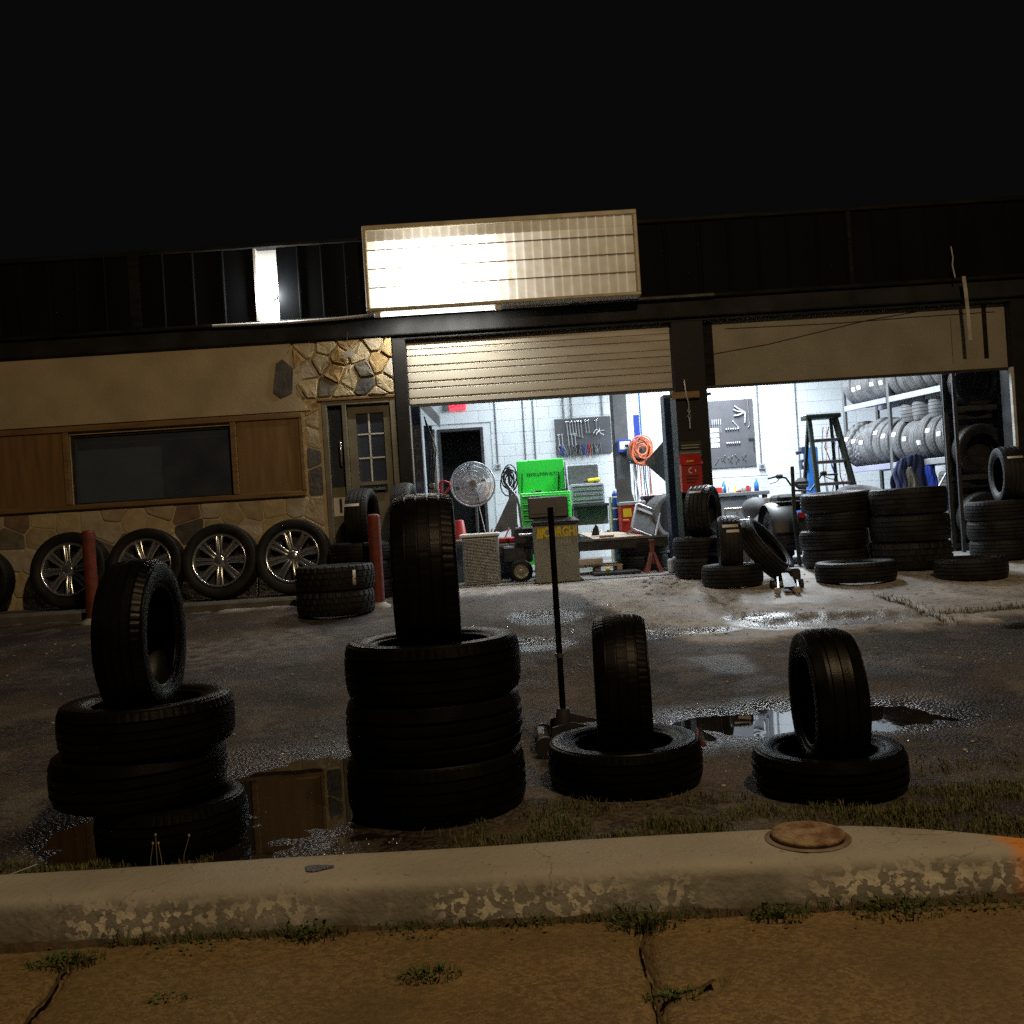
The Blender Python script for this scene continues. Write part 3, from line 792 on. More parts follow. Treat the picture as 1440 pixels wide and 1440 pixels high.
# wet pebbles at the margins of the puddles
M['pebble'] = pm('wet_pebbles', (0.03, 0.028, 0.025), (0.10, 0.09, 0.08), 0.14, scale=60, rv=0.06, spec=0.7)
pb = MB()
def pebble(x, y, s, z):
    a = random.uniform(0, 6.3); q = [random.uniform(.6, 1.2) for _ in range(6)]
    c_, s_ = math.cos(a) * s, math.sin(a) * s
    pb.add([(x + c_ * q[0], y + s_ * q[0], z), (x - s_ * q[1], y + c_ * q[1], z), (x - c_ * q[2], y - s_ * q[2], z), (x + s_ * q[3], y - c_ * q[3], z), (x + c_ * .3 * q[4], y + s_ * .3 * q[4], z + s * .75 * q[5])], [(0, 1, 4), (1, 2, 4), (2, 3, 4), (3, 0, 4)])
def pebbles(n, cx, cy, rx, ry, d0, d1, s0, s1):
    for _ in range(n):
        a = random.uniform(0, 6.3); d = random.uniform(d0, d1); x, y = cx + rx * d * math.cos(a), cy + ry * d * math.sin(a)
        if y < 3.42: continue
        z = lot_point(x, y)[0]
        lv = [p for p in PUD if math.hypot((x - p[0]) / p[2], (y - p[1]) / p[3]) < 1.3]
        s = random.uniform(s0, s1)
        if lv and lv[0][4] - z > s * 0.5: z = lv[0][4] - s * 0.35
        pebble(x, y, s, z - 0.001)
pebbles(1500, -0.85, 4.55, 0.75, 0.75, 0.62, 1.35, .002, .006)
pebbles(900, -0.65, 3.50, 0.35, 0.14, 0.0, 1.2, .002, .006)
pebbles(2200, 1.2, 4.95, 1.15, 0.62, 0.45, 1.25, .002, .007)
pebbles(700, 0.6, 4.75, 0.5, 0.45, 0.2, 1.2, .002, .006)
for p_ in PUD[4:10]: pebbles(330, p_[0], p_[1], p_[2] * 1.3, p_[3] * 1.4, 0.3, 1.2, .003, .009)
pebbles(900, 0.2, 8.2, 0.8, 0.9, 0.2, 1.2, .003, .009)
pb.build('wet_gravel', M['pebble'], None, 'wet gravel glinting at the edges of the puddles', 'gravel', kind='stuff', fix=False)

# grit, crumbs and dead leaves on the street
M['grit'] = pm('street_grit', (0.22, 0.15, 0.075), (0.07, 0.045, 0.022), 0.8, scale=90)
M['leaf'] = pm('dead_leaf', (0.20, 0.11, 0.04), (0.09, 0.05, 0.02), 0.8, scale=40)
pb = MB()
for _ in range(3400):
    x, y = random.uniform(-2.1, 2.1), random.uniform(2.0, 3.06)
    if noise.noise((x * 2, y * 3, 6)) < -0.1 + 0.4 * random.random() - 0.35 * smooth(2.8, 3.05, y): continue
    n2 = noise.noise((x * 4, y * 4, 0.4)); n1 = noise.noise((x * 1.1, y * 1.1, 2.0))
    pebble(x, y, random.choice((.0012, .0016, .002, .002, .003, .0045)), ST_Z + 0.008 * n1 + 0.003 * n2 - 0.0006)
pb.build('street_grit', M['grit'], None, 'fine grit lying loose on the street', 'grit', kind='stuff', fix=False)
pb = MB()
for _ in range(70):
    x = random.uniform(-2.0, 2.0); y = kerb_front(x) - abs(random.gauss(0.05, 0.07)); z = ST_Z + 0.008 * noise.noise((x * 1.1, y * 1.1, 2.0)) + 0.004
    a = random.uniform(0, 6.3); l = random.uniform(.008, .022); c_, s_ = math.cos(a), math.sin(a); u = random.uniform(.002, .010)
    pb.add([(x, y, z), (x + c_ * l * .5 - s_ * l * .35, y + s_ * l * .5 + c_ * l * .35, z + u), (x + c_ * l, y + s_ * l, z + u * .4), (x + c_ * l * .5 + s_ * l * .35, y + s_ * l * .5 - c_ * l * .35, z + u * .7)], [(0, 1, 2, 3)])
pb.build('leaf_litter', M['leaf'], None, 'dead leaf crumbs gathered near the kerb foot', 'leaves', kind='stuff', fix=False)
# ------------------------------------------------------------------ the shop building
YF = 11.1
bld = thing('tyre_shop', 'low tyre shop with stone office front and two open garage bays', 'building', (0, YF, 0))
BO = Vector((0, YF, 0))
def part(mb, name, mat, parent=None, **k):
    """parts are modelled in world coordinates, then put under the building"""
    par = parent or bld
    off = Vector(par.location) if par is not bld else BO
    mb.v = [p - BO for p in mb.v]
    return mb.build(name, mat, par, **k)

WX0, WX1, WZ0, WZ1 = -4.93, -3.10, 1.59, 2.39        # office window
DX0, DX1, DZ1 = -2.07, -1.24, 2.585                  # office door opening
w = MB()
for x0, x1, z0, z1 in ((-9, WX0, 0.3, 3.9), (WX0, WX1, 0.3, WZ0), (WX0, WX1, WZ1, 3.9), (WX1, DX0, 0.3, 3.9), (DX0, DX1, DZ1, 3.9)):
    w.bb(x0, x1, YF, YF + 0.2, z0, z1)
part(w, 'wall', M['mortar'])
w = MB(); pts = [(-9, 2.50)]
for i in range(22):
    z = 2.50 + 0.80 * i / 21; pts.append((-2.27 + 0.12 * noise.noise((z * 5, 0, 3)) + 0.07 * noise.noise((z * 17, 0, 9)) - 0.16 * smooth(3.0, 3.25, z), z))
pts.append((-9, 3.30)); w.poly([(x, YF - 0.03, z) for x, z in pts], (0, 1, 0), 0.028); part(w, 'plaster', M['plaster'])

# fieldstones: cells of an uneven tiling, each one its own stone
def cells(regions, seeds, gap):
    out = []
    for sx, sz, reg in seeds:
        x0, x1, z0, z1 = regions[reg]
        poly = [(x0, z0), (x1, z0), (x1, z1), (x0, z1)]
        for ox, oz, r2 in seeds:
            if r2 != reg or (ox, oz) == (sx, sz): continue
            mx, mz = (sx + ox) / 2, (sz + oz) / 2; nx_, nz_ = ox - sx, oz - sz
            new = []
            for i in range(len(poly)):
                a, b = poly[i], poly[(i + 1) % len(poly)]
                da = (a[0] - mx) * nx_ + (a[1] - mz) * nz_; db = (b[0] - mx) * nx_ + (b[1] - mz) * nz_
                if da <= 0: new.append(a)
                if da * db < 0:
                    t_ = da / (da - db); new.append((a[0] + (b[0] - a[0]) * t_, a[1] + (b[1] - a[1]) * t_))
            poly = new
            if len(poly) < 3: break
        if len(poly) >= 3: out.append((sx, sz, poly, gap))
    return out
regions = {0: (-6.1, DX0 - 0.04, 0.40, 1.53), 1: (-2.27, DX0 - 0.03, 1.53, 2.60), 2: (-2.36, -1.235, 2.625, 3.27), 3: (-3.3, -2.62, 2.53, 3.27)}
seeds = []
rs = random.Random(5)
def scatter(reg, dmin, tries):
    x0, x1, z0, z1 = regions[reg]
    pts = []
    for _ in range(tries):
        x, z = rs.uniform(x0, x1), rs.uniform(z0, z1)
        if all(math.hypot((x - a) * 0.85, z - b) > dmin for a, b in pts): pts.append((x, z))
    return [(a, b, reg) for a, b in pts]
seeds = scatter(0, 0.20, 2600) + scatter(1, 0.2, 400) + scatter(2, 0.145, 900)
for sx, sz, poly, gap in cells(regions, seeds, 0.012):
    cx = sum(p[0] for p in poly) / len(poly); cz = sum(p[1] for p in poly) / len(poly)
    # rounded outline, shrunk for the mortar joint
    ring = []
    for i in range(len(poly)):
        a, b, c = poly[i - 1], poly[i], poly[(i + 1) % len(poly)]
        for q, t_ in ((a, 0.09), (c, 0.09)):
            ring.append((b[0] + (q[0] - b[0]) * t_, b[1] + (q[1] - b[1]) * t_))
    size = max(0.05, math.sqrt(sum((p[0] - cx) ** 2 + (p[1] - cz) ** 2 for p in poly) / len(poly)))
    top_ = sz > 2.6; k0 = 1 - 0.011 / size; k1 = 1 - (0.026 if top_ else 0.020) / size; k2 = 0.5
    d = rs.uniform(0.022, 0.05) if top_ else rs.uniform(0.006, 0.017); n = len(ring)
    vs = []
    for k, dep in ((k0, 0.0), (k0, d * 0.45), (k1, d)):
        for (x, z) in ring:
            jx = 0.006 * noise.noise((x * 30, z * 30, dep * 90)); 
            vs.append((cx + (x - cx) * k + jx, YF - dep - 0.002 + (0.006 * noise.noise((x * 14, z * 14, 3)) if dep else 0), cz + (z - cz) * k + jx))
    for (x, z) in ring:
        vs.append((cx + (x - cx) * k2, YF - d - 0.003 + (0.016 if top_ else 0.006) * noise.noise((x * 16, z * 16, 8)), cz + (z - cz) * k2))
    vs.append((cx, YF - d - 0.004, cz))
    fs = []
    for l in range(3):
        for i in range(n): fs.append((l * n + i, l * n + (i + 1) % n, (l + 1) * n + (i + 1) % n, (l + 1) * n + i))
    for i in range(n): fs.append((3 * n + i, 3 * n + (i + 1) % n, 4 * n))
    b = MB(); b.add(vs, fs)
    part(b, 'stone', STONES[rs.choices(range(7), (6, 4, 2.2, 1.0 if sz < 2 else 3, 1.0, 1.2, 5))[0]])
# two dark stones showing through the plaster
for pts in ([(388, 512), (397, 505), (412, 518), (411, 553), (395, 560), (384, 552)], [(18, 830), (0, 0), (0, 0)]):
    if pts[1] == (0, 0): continue
    b = MB(); b.poly([at(x, y, YF - 0.032) for x, y in pts], (0, -1, 0), 0.014); part(b, 'stone', STONES[5])

# timber window surround with plywood panels
yf = YF - 0.03
b = MB(); b.bb(-9, -4.995, yf, YF - 0.004, 1.60, 2.42); part(b, 'plywood_panel', M['plywood'])
b = MB(); b.bb(-3.035, -2.335, yf, YF - 0.004, 1.60, 2.42); part(b, 'plywood_panel', M['plywood'])
for x0, x1, z0, z1 in ((-9, -2.29, 2.42, 2.485), (-9, -2.29, 1.545, 1.60), (-4.99, -4.925, 1.602, 2.418), (-3.105, -3.04, 1.602, 2.418), (-2.33, -2.285, 1.602, 2.418)):
    b = MB(); b.bb(x0, x1, YF - 0.055, YF - 0.006, z0, z1, 0.006); part(b, 'window_trim', M['timber'])
b = MB(); b.bb(WX0 + 0.005, WX1 - 0.005, YF + 0.05, YF + 0.056, WZ0 + 0.005, WZ1 - 0.005); win = part(b, 'window_pane', M['glass'])
for x0, x1, z0, z1 in ((WX0, WX1, WZ0 - 0.002, WZ0 + 0.03), (WX0, WX1, WZ1 - 0.03, WZ1), (WX0, WX0 + 0.03, WZ0 + 0.03, WZ1 - 0.03), (WX1 - 0.03, WX1, WZ0 + 0.03, WZ1 - 0.03)):
    b = MB(); b.bb(x0, x1, YF + 0.03, YF + 0.08, z0, z1); part(b, 'frame', M['dark_metal'], win)
# the room behind the glass
M['office'] = pm('office_wall', (0.30, 0.31, 0.31), (0.22, 0.23, 0.23), 0.8)
b = MB(); b.bb(-9, -1.17, 13.6, 13.7, 0.3, 3.9); b.bb(-9, -1.33, YF + 0.2, 13.6, 0.3, 0.385); b.bb(-1.32, -1.27, YF + 0.2, 13.6, 0.42, 3.9); part(b, 'office_wall', M['office'])
b = MB(); b.bb(-4.9, -3.95, YF + 0.12, YF + 0.15, 1.55, 2.22); part(b, 'office_board', pm('pale_board', (0.5, 0.57, 0.62), (0.36, 0.41, 0.45), 0.7, scale=2))
b = MB(); b.bb(-4.9, -3.15, YF + 0.16, YF + 0.19, 2.29, 2.33); part(b, 'blind_rail', M['galv'])
b = MB(); b.bb(-3.95, -3.78, YF + 0.17, YF + 0.3, 1.55, 1.98, 0.01); part(b, 'office_cabinet', M['midgrey'])

# office door: side light, glazed leaf with muntins, kick panel
yd = YF + 0.06
for x0, x1, z0, z1 in ((DX0, DX0 + 0.06, 0.45, DZ1), (DX1 - 0.06, DX1, 0.45, DZ1), (DX0 + 0.06, DX1 - 0.06, DZ1 - 0.05, DZ1), (-1.845, -1.795, 0.45, DZ1 - 0.05)):
    b = MB(); b.bb(x0, x1, YF - 0.02, YF + 0.12, z0, z1, 0.005); part(b, 'door_frame', M['doorframe'])
b = MB(); b.bb(DX0 + 0.062, -1.847, yd + .01, yd + 0.016, 1.62, DZ1 - 0.05); part(b, 'side_pane', M['glass'])
b = MB(); b.bb(DX0 + 0.062, -1.847, yd - .02, yd + 0.02, 0.45, 1.615); part(b, 'side_panel', M['doorframe'])
door = MB()
for x0, x1, z0, z1 in ((-1.79, -1.70, 0.46, DZ1 - 0.055), (-1.385, -1.305, 0.46, DZ1 - 0.055), (-1.70, -1.385, DZ1 - 0.15, DZ1 - 0.055), (-1.70, -1.385, 0.46, 1.52), (-1.70, -1.385, 1.62, 1.66)):
    door.bb(x0, x1, yd - 0.02, yd + 0.02, z0, z1)
door = part(door, 'door', M['doorframe'])
b = MB(); b.bb(-1.70, -1.385, yd, yd + 0.006, 1.52, DZ1 - 0.15); part(b, 'pane', M['glass'], door)
for x0, x1, z0, z1 in ((-1.562, -1.545, 1.66, DZ1 - 0.15), (-1.69, -1.395, 1.92, 1.935), (-1.69, -1.395, 2.19, 2.205)):
    b = MB(); b.bb(x0, x1, yd - 0.008, yd - 0.002, z0, z1); part(b, 'muntin', M['white'], door)
b = MB(); b.tube([(-1.885, yd - 0.03, 1.86), (-1.88, yd - 0.07, 1.9), (-1.88, yd - 0.075, 2.1), (-1.885, yd - 0.03, 2.14)], 0.012, 8); part(b, 'pull_handle', M['chrome'], door)
b = MB(); b.bb(-1.69, -1.40, yd - 0.045, yd - 0.022, 1.555, 1.58, 0.004); part(b, 'push_bar', M['chrome'], door)
b = MB(); b.bb(-2.005, -1.855, yd - 0.026, yd - 0.0215, 1.29, 1.50); num = part(b, 'number_plate', M['white'], None)
text('digit', '1', 0.22, M['black'], num, bold=0.004, loc= Vector((-1.925, yd - 0.028, 1.395)) - BO)
num.children[0].parent = num
b = MB(); b.bb(DX0 - 0.04, DX1, YF - 0.035, YF - 0.004, DZ1 + 0.005, DZ1 + 0.035, 0.004); part(b, 'door_head_trim', M['timber'])

# posts, header and soffit
for nm, x0, x1, y0, y1 in (('corner_post', -1.23, -1.082, YF - 0.04, YF + 0.2), ('pillar', 1.915, 2.275, YF - 0.04, YF + 0.35), ('end_wall', 5.735, 9.5, YF - 0.04, YF + 0.3)):
    b = MB(); b.bb(x0, x1, y0, y1, 0.3, 3.235, 0.008); part(b, nm, M['pillar'])
b = MB(); b.bb(-1.24, 9.5, YF - 0.02, YF + 0.22, 3.236, 3.9); part(b, 'header_beam', M['header'])
b = MB(); b.bb(-9, 9.5, YF - 0.08, YF - 0.021, 3.275, 3.47, 0.01); part(b, 'soffit_beam', M['header'])
b = MB(); b.bb(-9, 9.5, YF - 0.13, YF - 0.03, 3.472, 3.515, 0.01); part(b, 'ledge', M['fascia_trim'])
b = MB(); b.tube([(-3.2, YF - 0.14, 3.49), (-2.4, YF - 0.15, 3.475), (-1.8, YF - 0.155, 3.48), (-1.4, YF - 0.15, 3.50)], 0.018, 8); part(b, 'cable', M['pale_trim'])
b = MB(); pass
for x0, x1 in ((-1.35, 0.0), (0.02, 0.78), (0.80, 2.4)):
    b = MB(); b.bb(x0, x1, YF - 0.165, YF - 0.131, 3.475, 3.505, 0.004); part(b, 'flashing', M['pale_trim'] if x0 < 0.5 else M['dull_trim'])
b = MB(); b.bb(5.70, 5.733, YF - 0.03, YF + 0.02, 0.42, 2.49); part(b, 'jamb_strip', M['pale_trim'])
b = MB(); b.bb(-1.081, -1.071, YF - 0.03, YF + 0.0, 0.42, 2.48); part(b, 'jamb_strip', M['pale_trim'])

# ribbed fascia panels, one by one; a gap holds the lamp, the sign covers the middle
PZ0, PZ1 = 3.517, 4.33
LX0, LX1 = -2.70, -2.455
def rib_panel(x0, x1, y=YF - 0.1, pitch=0.30):
    b = MB(); prof = []
    n = max(1, round((x1 - x0) / pitch)); p = (x1 - x0) / n
    for i in range(n):
        a = x0 + i * p
        prof += [(a, y), (a + p * 0.86, y), (a + p * 0.895, y - 0.014), (a + p * 0.955, y - 0.014), (a + p * 0.99, y)]
    prof.append((x1, y))
    vs = [(q[0], q[1], PZ0) for q in prof] + [(q[0], q[1], PZ1) for q in prof]
    m_ = len(prof)
    vs += [(x0, y + 0.01, PZ0), (x1, y + 0.01, PZ0), (x1, y + 0.01, PZ1), (x0, y + 0.01, PZ1)]
    b.add(vs, [(i, i + 1, m_ + i + 1, m_ + i) for i in range(m_ - 1)] + [(2 * m_, 2 * m_ + 3, 2 * m_ + 2, 2 * m_ + 1)])
    part(b, 'fascia_panel', M['fascia'], fix=False)
edges = [-9, -7.4, -5.62, -4.05, LX0]
for a, c in zip(edges, edges[1:]): rib_panel(a, c - 0.004)
rib_panel(LX1, -1.40)
edges = [1.55, 2.3, 3.95, 5.7, 7.4, 9.5]
for a, c in zip(edges, edges[1:]): rib_panel(a, c - 0.004)
for x in (-5.62, -4.05):
    b = MB(); b.bb(x - 0.06, x + 0.06, YF - 0.13, YF - 0.125, PZ0, PZ1); part(b, 'joint_strip', M['fascia_trim'])
b = MB(); b.bb(3.93, 3.97, YF - 0.13, YF - 0.125, PZ0, PZ1); part(b, 'joint_strip', M['fascia_trim'])
b = MB(); b.bb(-9, 9.5, YF - 0.14, YF + 0.1, PZ1 + 0.002, PZ1 + 0.05, 0.008); part(b, 'coping', M['fascia_trim'])
b = MB(); b.bb(-9, 9.5, YF + 0.12, 17.0, 4.2, 4.3); b.bb(-9, LX0 - 0.05, YF - 0.02, YF + 0.1, 3.9, 4.3); b.bb(LX1 + 0.05, 9.5, YF - 0.02, YF + 0.1, 3.91, 4.3); part(b, 'roof', M['dark_metal'])
# white lined niche with the bulb
b = MB(); b.bb(LX0, LX1, YF - 0.012, YF - 0.003, PZ0, PZ1); b.bb(LX0 - 0.006, LX0 + 0.02, YF - 0.125, YF - 0.012, PZ0, PZ1); part(b, 'niche', M['white'])
lp = thing('flood_lamp', 'small bright lamp in the white niche of the dark fascia', 'lamp', (LX1 - 0.06, YF - 0.05, 3.80))
b = MB(); b.cyl((0, 0.03, 0), (0, 0.005, 0), 0.03, 0.035, 14); b.build('socket', M['white'], lp)
b = MB(); b.tube([(-0.17, 0.022, 0.0), (-0.03, 0.022, 0.0)], 0.006, 6); b.build('wire', M['midgrey'], lp)
M['bulb'] = emis('lit_bulb', (1.0, 0.99, 0.96), 12.0)
b = MB(); b.ball((0, -0.032, 0), 0.03, 14); b.build('bulb', M['bulb'], lp)
lamp('flood_lamp_light', 'POINT', (LX1 - 0.06, YF - 0.155, 3.80), 42, (1.0, 0.98, 0.94), 0.02)

# loose wire and strip hanging from the fascia
b = MB(); q = [at(x, y, YF - 0.25) for x, y in ((1338, 346), (1341, 362), (1340, 372), (1344, 390))]; b.tube(q, 0.008, 6)
b.build('hanging_wire', M['pale_trim'], None, 'short pale wire dangling on the right part of the fascia', 'wire')
b = MB(); q = [at(x, y, YF - 0.27) for x, y in ((1356, 388), (1359, 410), (1362, 440), (1365, 478))]
for a, c in zip(q, q[1:]): b.add([a + Vector((-.02, 0, 0)), a + Vector((.02, 0, 0)), c + Vector((.02, 0, 0)), c + Vector((-.02, 0, 0)), a + Vector((-.02, .006, 0)), a + Vector((.02, .006, 0)), c + Vector((.02, .006, 0)), c + Vector((-.02, .006, 0))], [(0, 1, 2, 3), (4, 7, 6, 5), (0, 4, 5, 1), (1, 5, 6, 2), (2, 6, 7, 3), (3, 7, 4, 0)])
b.build('hanging_strip', M['pale_trim'], None, 'pale weatherstrip hanging in front of the plain garage door', 'strip')
# star ornament on a wire in front of the stones
p = at(490, 497, YF - 0.12)
t = thing('star_ornament', 'small pale star ornament hanging before the stones over the office door', 'ornament', p)
b = MB(); pts = []
for i in range(10):
    a = PI / 2 + i * PI / 5; r = 0.085 if i % 2 == 0 else 0.035
    pts.append((r * math.cos(a), 0, r * math.sin(a)))
b.poly(pts, (0, 1, 0), 0.012); b.build('star', M['pale_trim'], t)
b = MB(); b.tube([(0, 0.006, 0.08), (-0.01, 0.006, 0.16), (0, 0.006, 0.24)], 0.004, 5); b.build('wire', M['dark_metal'], t)

# ------------------------------------------------------------------ garage doors
def gdoor(name, x0, x1, z0, z1, n, ribbed, mat, label):
    t = obj(name, None, bld, label)
    h = (z1 - z0) / n
    for i in range(n):
        a, c = z0 + i * h + 0.002, z0 + (i + 1) * h - 0.002
        b = MB()
        if ribbed:
            pr = [(0.0, a), (-0.012, a + 0.006), (-0.012, a + h * .30), (0.0, a + h * .34), (0.0, a + h * .40), (-0.012, a + h * .44), (-0.012, c - 0.012), (-0.004, c - 0.006), (-0.004, c), (0.03, c), (0.03, a)]
        else:
            pr = [(0.0, a), (-0.006, a + 0.003), (-0.006, c - 0.003), (0.0, c), (0.03, c), (0.03, a)]
        m_ = len(pr)
        vs = [(x0, YF + 0.095 + q[0], q[1]) for q in pr] + [(x1, YF + 0.095 + q[0], q[1]) for q in pr]
        b.add(vs, [(k, (k + 1) % m_, m_ + (k + 1) % m_, m_ + k) for k in range(m_)] + [list(range(m_)), list(range(m_, 2 * m_))])
        part(b, 'panel', mat, t)
    b = MB(); b.bb(x0, x1, YF + 0.08, YF + 0.13, z0 - 0.025, z0); part(b, 'bottom_seal', M['black'], t)
    return t
d1 = gdoor('garage_door', -1.08, 1.91, 2.50, 3.235, 4, True, M['gdoor'], 'beige ribbed garage door rolled three quarters up')
d2 = gdoor('garage_door', 2.28, 5.73, 2.50, 3.235, 1, False, M['gdoor_flat'], 'plain tan garage door rolled three quarters up')
b = MB(); b.bb(2.28, 2.40, YF + 0.082, YF + 0.088, 2.51, 3.22); part(b, 'edge_strip', M['fascia_trim'], d2)
b = MB(); b.bb(5.47, 5.52, YF + 0.082, YF + 0.0885, 2.62, 3.22); part(b, 'rust_strip', M['fascia_trim'], d2)
b = MB(); q = [at(x, y, YF + 0.08) for x, y in ((1000, 498), (1080, 484), (1220, 450), (1290, 438))]; b.tube(q, 0.0035, 5)
b.tube([at(x, y, YF + 0.08) for x, y in ((1020, 462), (1180, 454), (1280, 446), (1400, 438))], 0.003, 5); part(b, 'cord', M['dark_metal'], d2)
b = MB(); b.tube([at(1337, 446, YF + 0.085), at(1341, 512, YF + 0.085)], 0.003, 5); part(b, 'seam', M['rust'], d2)

# ------------------------------------------------------------------ sign cabinet
SY0, SY1 = 10.74, 10.98
a0, a1 = at(508, 318, SY0), at(902, 415, SY0)
SX0, SX1, SZ0, SZ1 = a0.x, a1.x, a1.z + 0.0, a0.z
SZ0 = 3.492
sg = thing('sign_cabinet', 'blank glowing sign cabinet with ribbed panes above the first bay', 'sign', (0, SY1, SZ0))
SO = Vector((0, SY1, SZ0))
def sp(mb, name, mat, parent=None):
    mb.v = [p - SO for p in mb.v]; return mb.build(name, mat, parent or sg)
fw = 0.05
b = MB()
b.bb(SX0, SX1, SY0, SY1, SZ1 - 0.03, SZ1, 0.006); b.bb(SX0, SX0 + 0.03, SY0, SY1, SZ0, SZ1 - 0.03); b.bb(SX1 - 0.03, SX1, SY0, SY1, SZ0, SZ1 - 0.03); sp(b, 'cabinet', M['sign_frame'])
b = MB(); b.bb(SX0 + 0.03, SX1 - 0.03, SY1 - 0.012, SY1 - 0.002, SZ0, SZ1 - 0.03); sp(b, 'back_panel', M['white'])
for x0, x1, z0, z1 in ((SX0, SX1, SZ1 - fw, SZ1 + 0.002), (SX0, SX1, SZ0, SZ0 + 0.035), (SX0, SX0 + fw * .8, SZ0 + 0.035, SZ1 - fw), (SX1 - fw * .8, SX1, SZ0 + 0.035, SZ1 - fw)):
    b = MB(); b.bb(x0, x1, SY0 - 0.022, SY0 - 0.001, z0, z1, 0.007); sp(b, 'frame', M['sign_frame'])
NV, NH = 29, 4
cols_ = [SX0 + 0.042 + (SX1 - SX0 - 0.084) * i / NV for i in range(NV + 1)]
rows_ = [SZ0 + 0.036, SZ0 + 0.255, SZ0 + 0.46, SZ0 + 0.665, SZ1 - 0.17, SZ1 - 0.052]
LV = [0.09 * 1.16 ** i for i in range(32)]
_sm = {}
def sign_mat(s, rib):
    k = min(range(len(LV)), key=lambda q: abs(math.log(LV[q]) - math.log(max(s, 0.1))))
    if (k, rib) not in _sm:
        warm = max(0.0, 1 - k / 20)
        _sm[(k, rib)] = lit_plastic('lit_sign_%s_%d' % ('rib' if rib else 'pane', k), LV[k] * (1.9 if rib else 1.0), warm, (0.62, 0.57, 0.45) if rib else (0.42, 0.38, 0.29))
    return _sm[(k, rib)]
def pane_glow(x, z):  # hot spot and falloff of the glow, painted in as emission strength
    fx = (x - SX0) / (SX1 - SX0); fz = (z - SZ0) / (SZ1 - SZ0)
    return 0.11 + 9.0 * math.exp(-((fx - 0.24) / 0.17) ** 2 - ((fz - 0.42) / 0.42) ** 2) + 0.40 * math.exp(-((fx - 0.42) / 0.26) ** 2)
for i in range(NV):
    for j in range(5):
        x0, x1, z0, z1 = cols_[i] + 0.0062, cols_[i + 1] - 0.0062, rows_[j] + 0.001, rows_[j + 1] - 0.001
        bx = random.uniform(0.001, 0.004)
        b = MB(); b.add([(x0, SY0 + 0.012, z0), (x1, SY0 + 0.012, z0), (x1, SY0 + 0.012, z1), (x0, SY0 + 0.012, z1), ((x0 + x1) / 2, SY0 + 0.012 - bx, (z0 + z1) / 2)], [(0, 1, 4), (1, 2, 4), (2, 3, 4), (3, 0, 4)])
        s_ = pane_glow((x0 + x1) / 2, (z0 + z1) / 2) * random.uniform(0.92, 1.08)
        sp(b, 'pane', sign_mat(s_ * (0.22 if j == 4 else 1.0), False))     # top row dimmed: shade put into its emission
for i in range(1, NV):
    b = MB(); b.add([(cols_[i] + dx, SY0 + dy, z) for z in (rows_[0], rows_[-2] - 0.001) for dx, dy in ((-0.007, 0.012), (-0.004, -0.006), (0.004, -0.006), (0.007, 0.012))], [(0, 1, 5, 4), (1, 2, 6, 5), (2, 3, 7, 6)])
    sp(b, 'rib', sign_mat(pane_glow(cols_[i], SZ0 + 0.3) * 0.8, True))
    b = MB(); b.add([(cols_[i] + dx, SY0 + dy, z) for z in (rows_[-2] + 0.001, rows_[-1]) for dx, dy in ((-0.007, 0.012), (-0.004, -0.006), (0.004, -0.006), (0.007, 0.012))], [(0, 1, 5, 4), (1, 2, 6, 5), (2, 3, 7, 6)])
    sp(b, 'rib', sign_mat(pane_glow(cols_[i], SZ1 - 0.1) * 0.16, True))  # upper rib ends dimmed likewise, shade set in the emission
for j in range(1, 4):
    b = MB(); b.bb(cols_[0], cols_[-1], SY0 - 0.012, SY0 + 0.006, rows_[j] - 0.005, rows_[j] + 0.005); sp(b, 'crossbar', M['sign_rust'])
b = MB(); b.bb(SX0 + 0.03, SX1 - 0.03, SY0 + 0.002, SY1 - 0.013, SZ0, SZ0 + 0.012); sp(b, 'bottom_plate', M['white'])
# bare lit tube clipped under the left part of the sign
ty, tz = 10.76, 3.45
tl = thing('tube_lamp', 'bare lit tube fixed under the left half of the sign cabinet', 'lamp', (-0.67, ty, tz))
b = MB(); b.cyl((-0.62, 0, 0), (0.62, 0, 0), 0.017, n=14); b.build('tube', emis('lit_tube', (1.0, 0.95, 0.84), 5.0), tl)
lamp('tube_lamp_light', 'AREA', (-0.67, ty - 0.004, tz - 0.02), 24, (1.0, 0.95, 0.84), 1.24, (R(12), 0, 0), 0.03)
for s in (-1, 1):
    b = MB(); b.bb(s * 0.66 - 0.035, s * 0.66 + 0.035, -0.022, 0.022, -0.022, 0.03, 0.006); b.build('end_cap', M['white'], tl)
b = MB(); b.bb(-0.69, 0.69, -0.03, 0.03, 0.031, 0.036); b.build('tray', M['white'], tl)
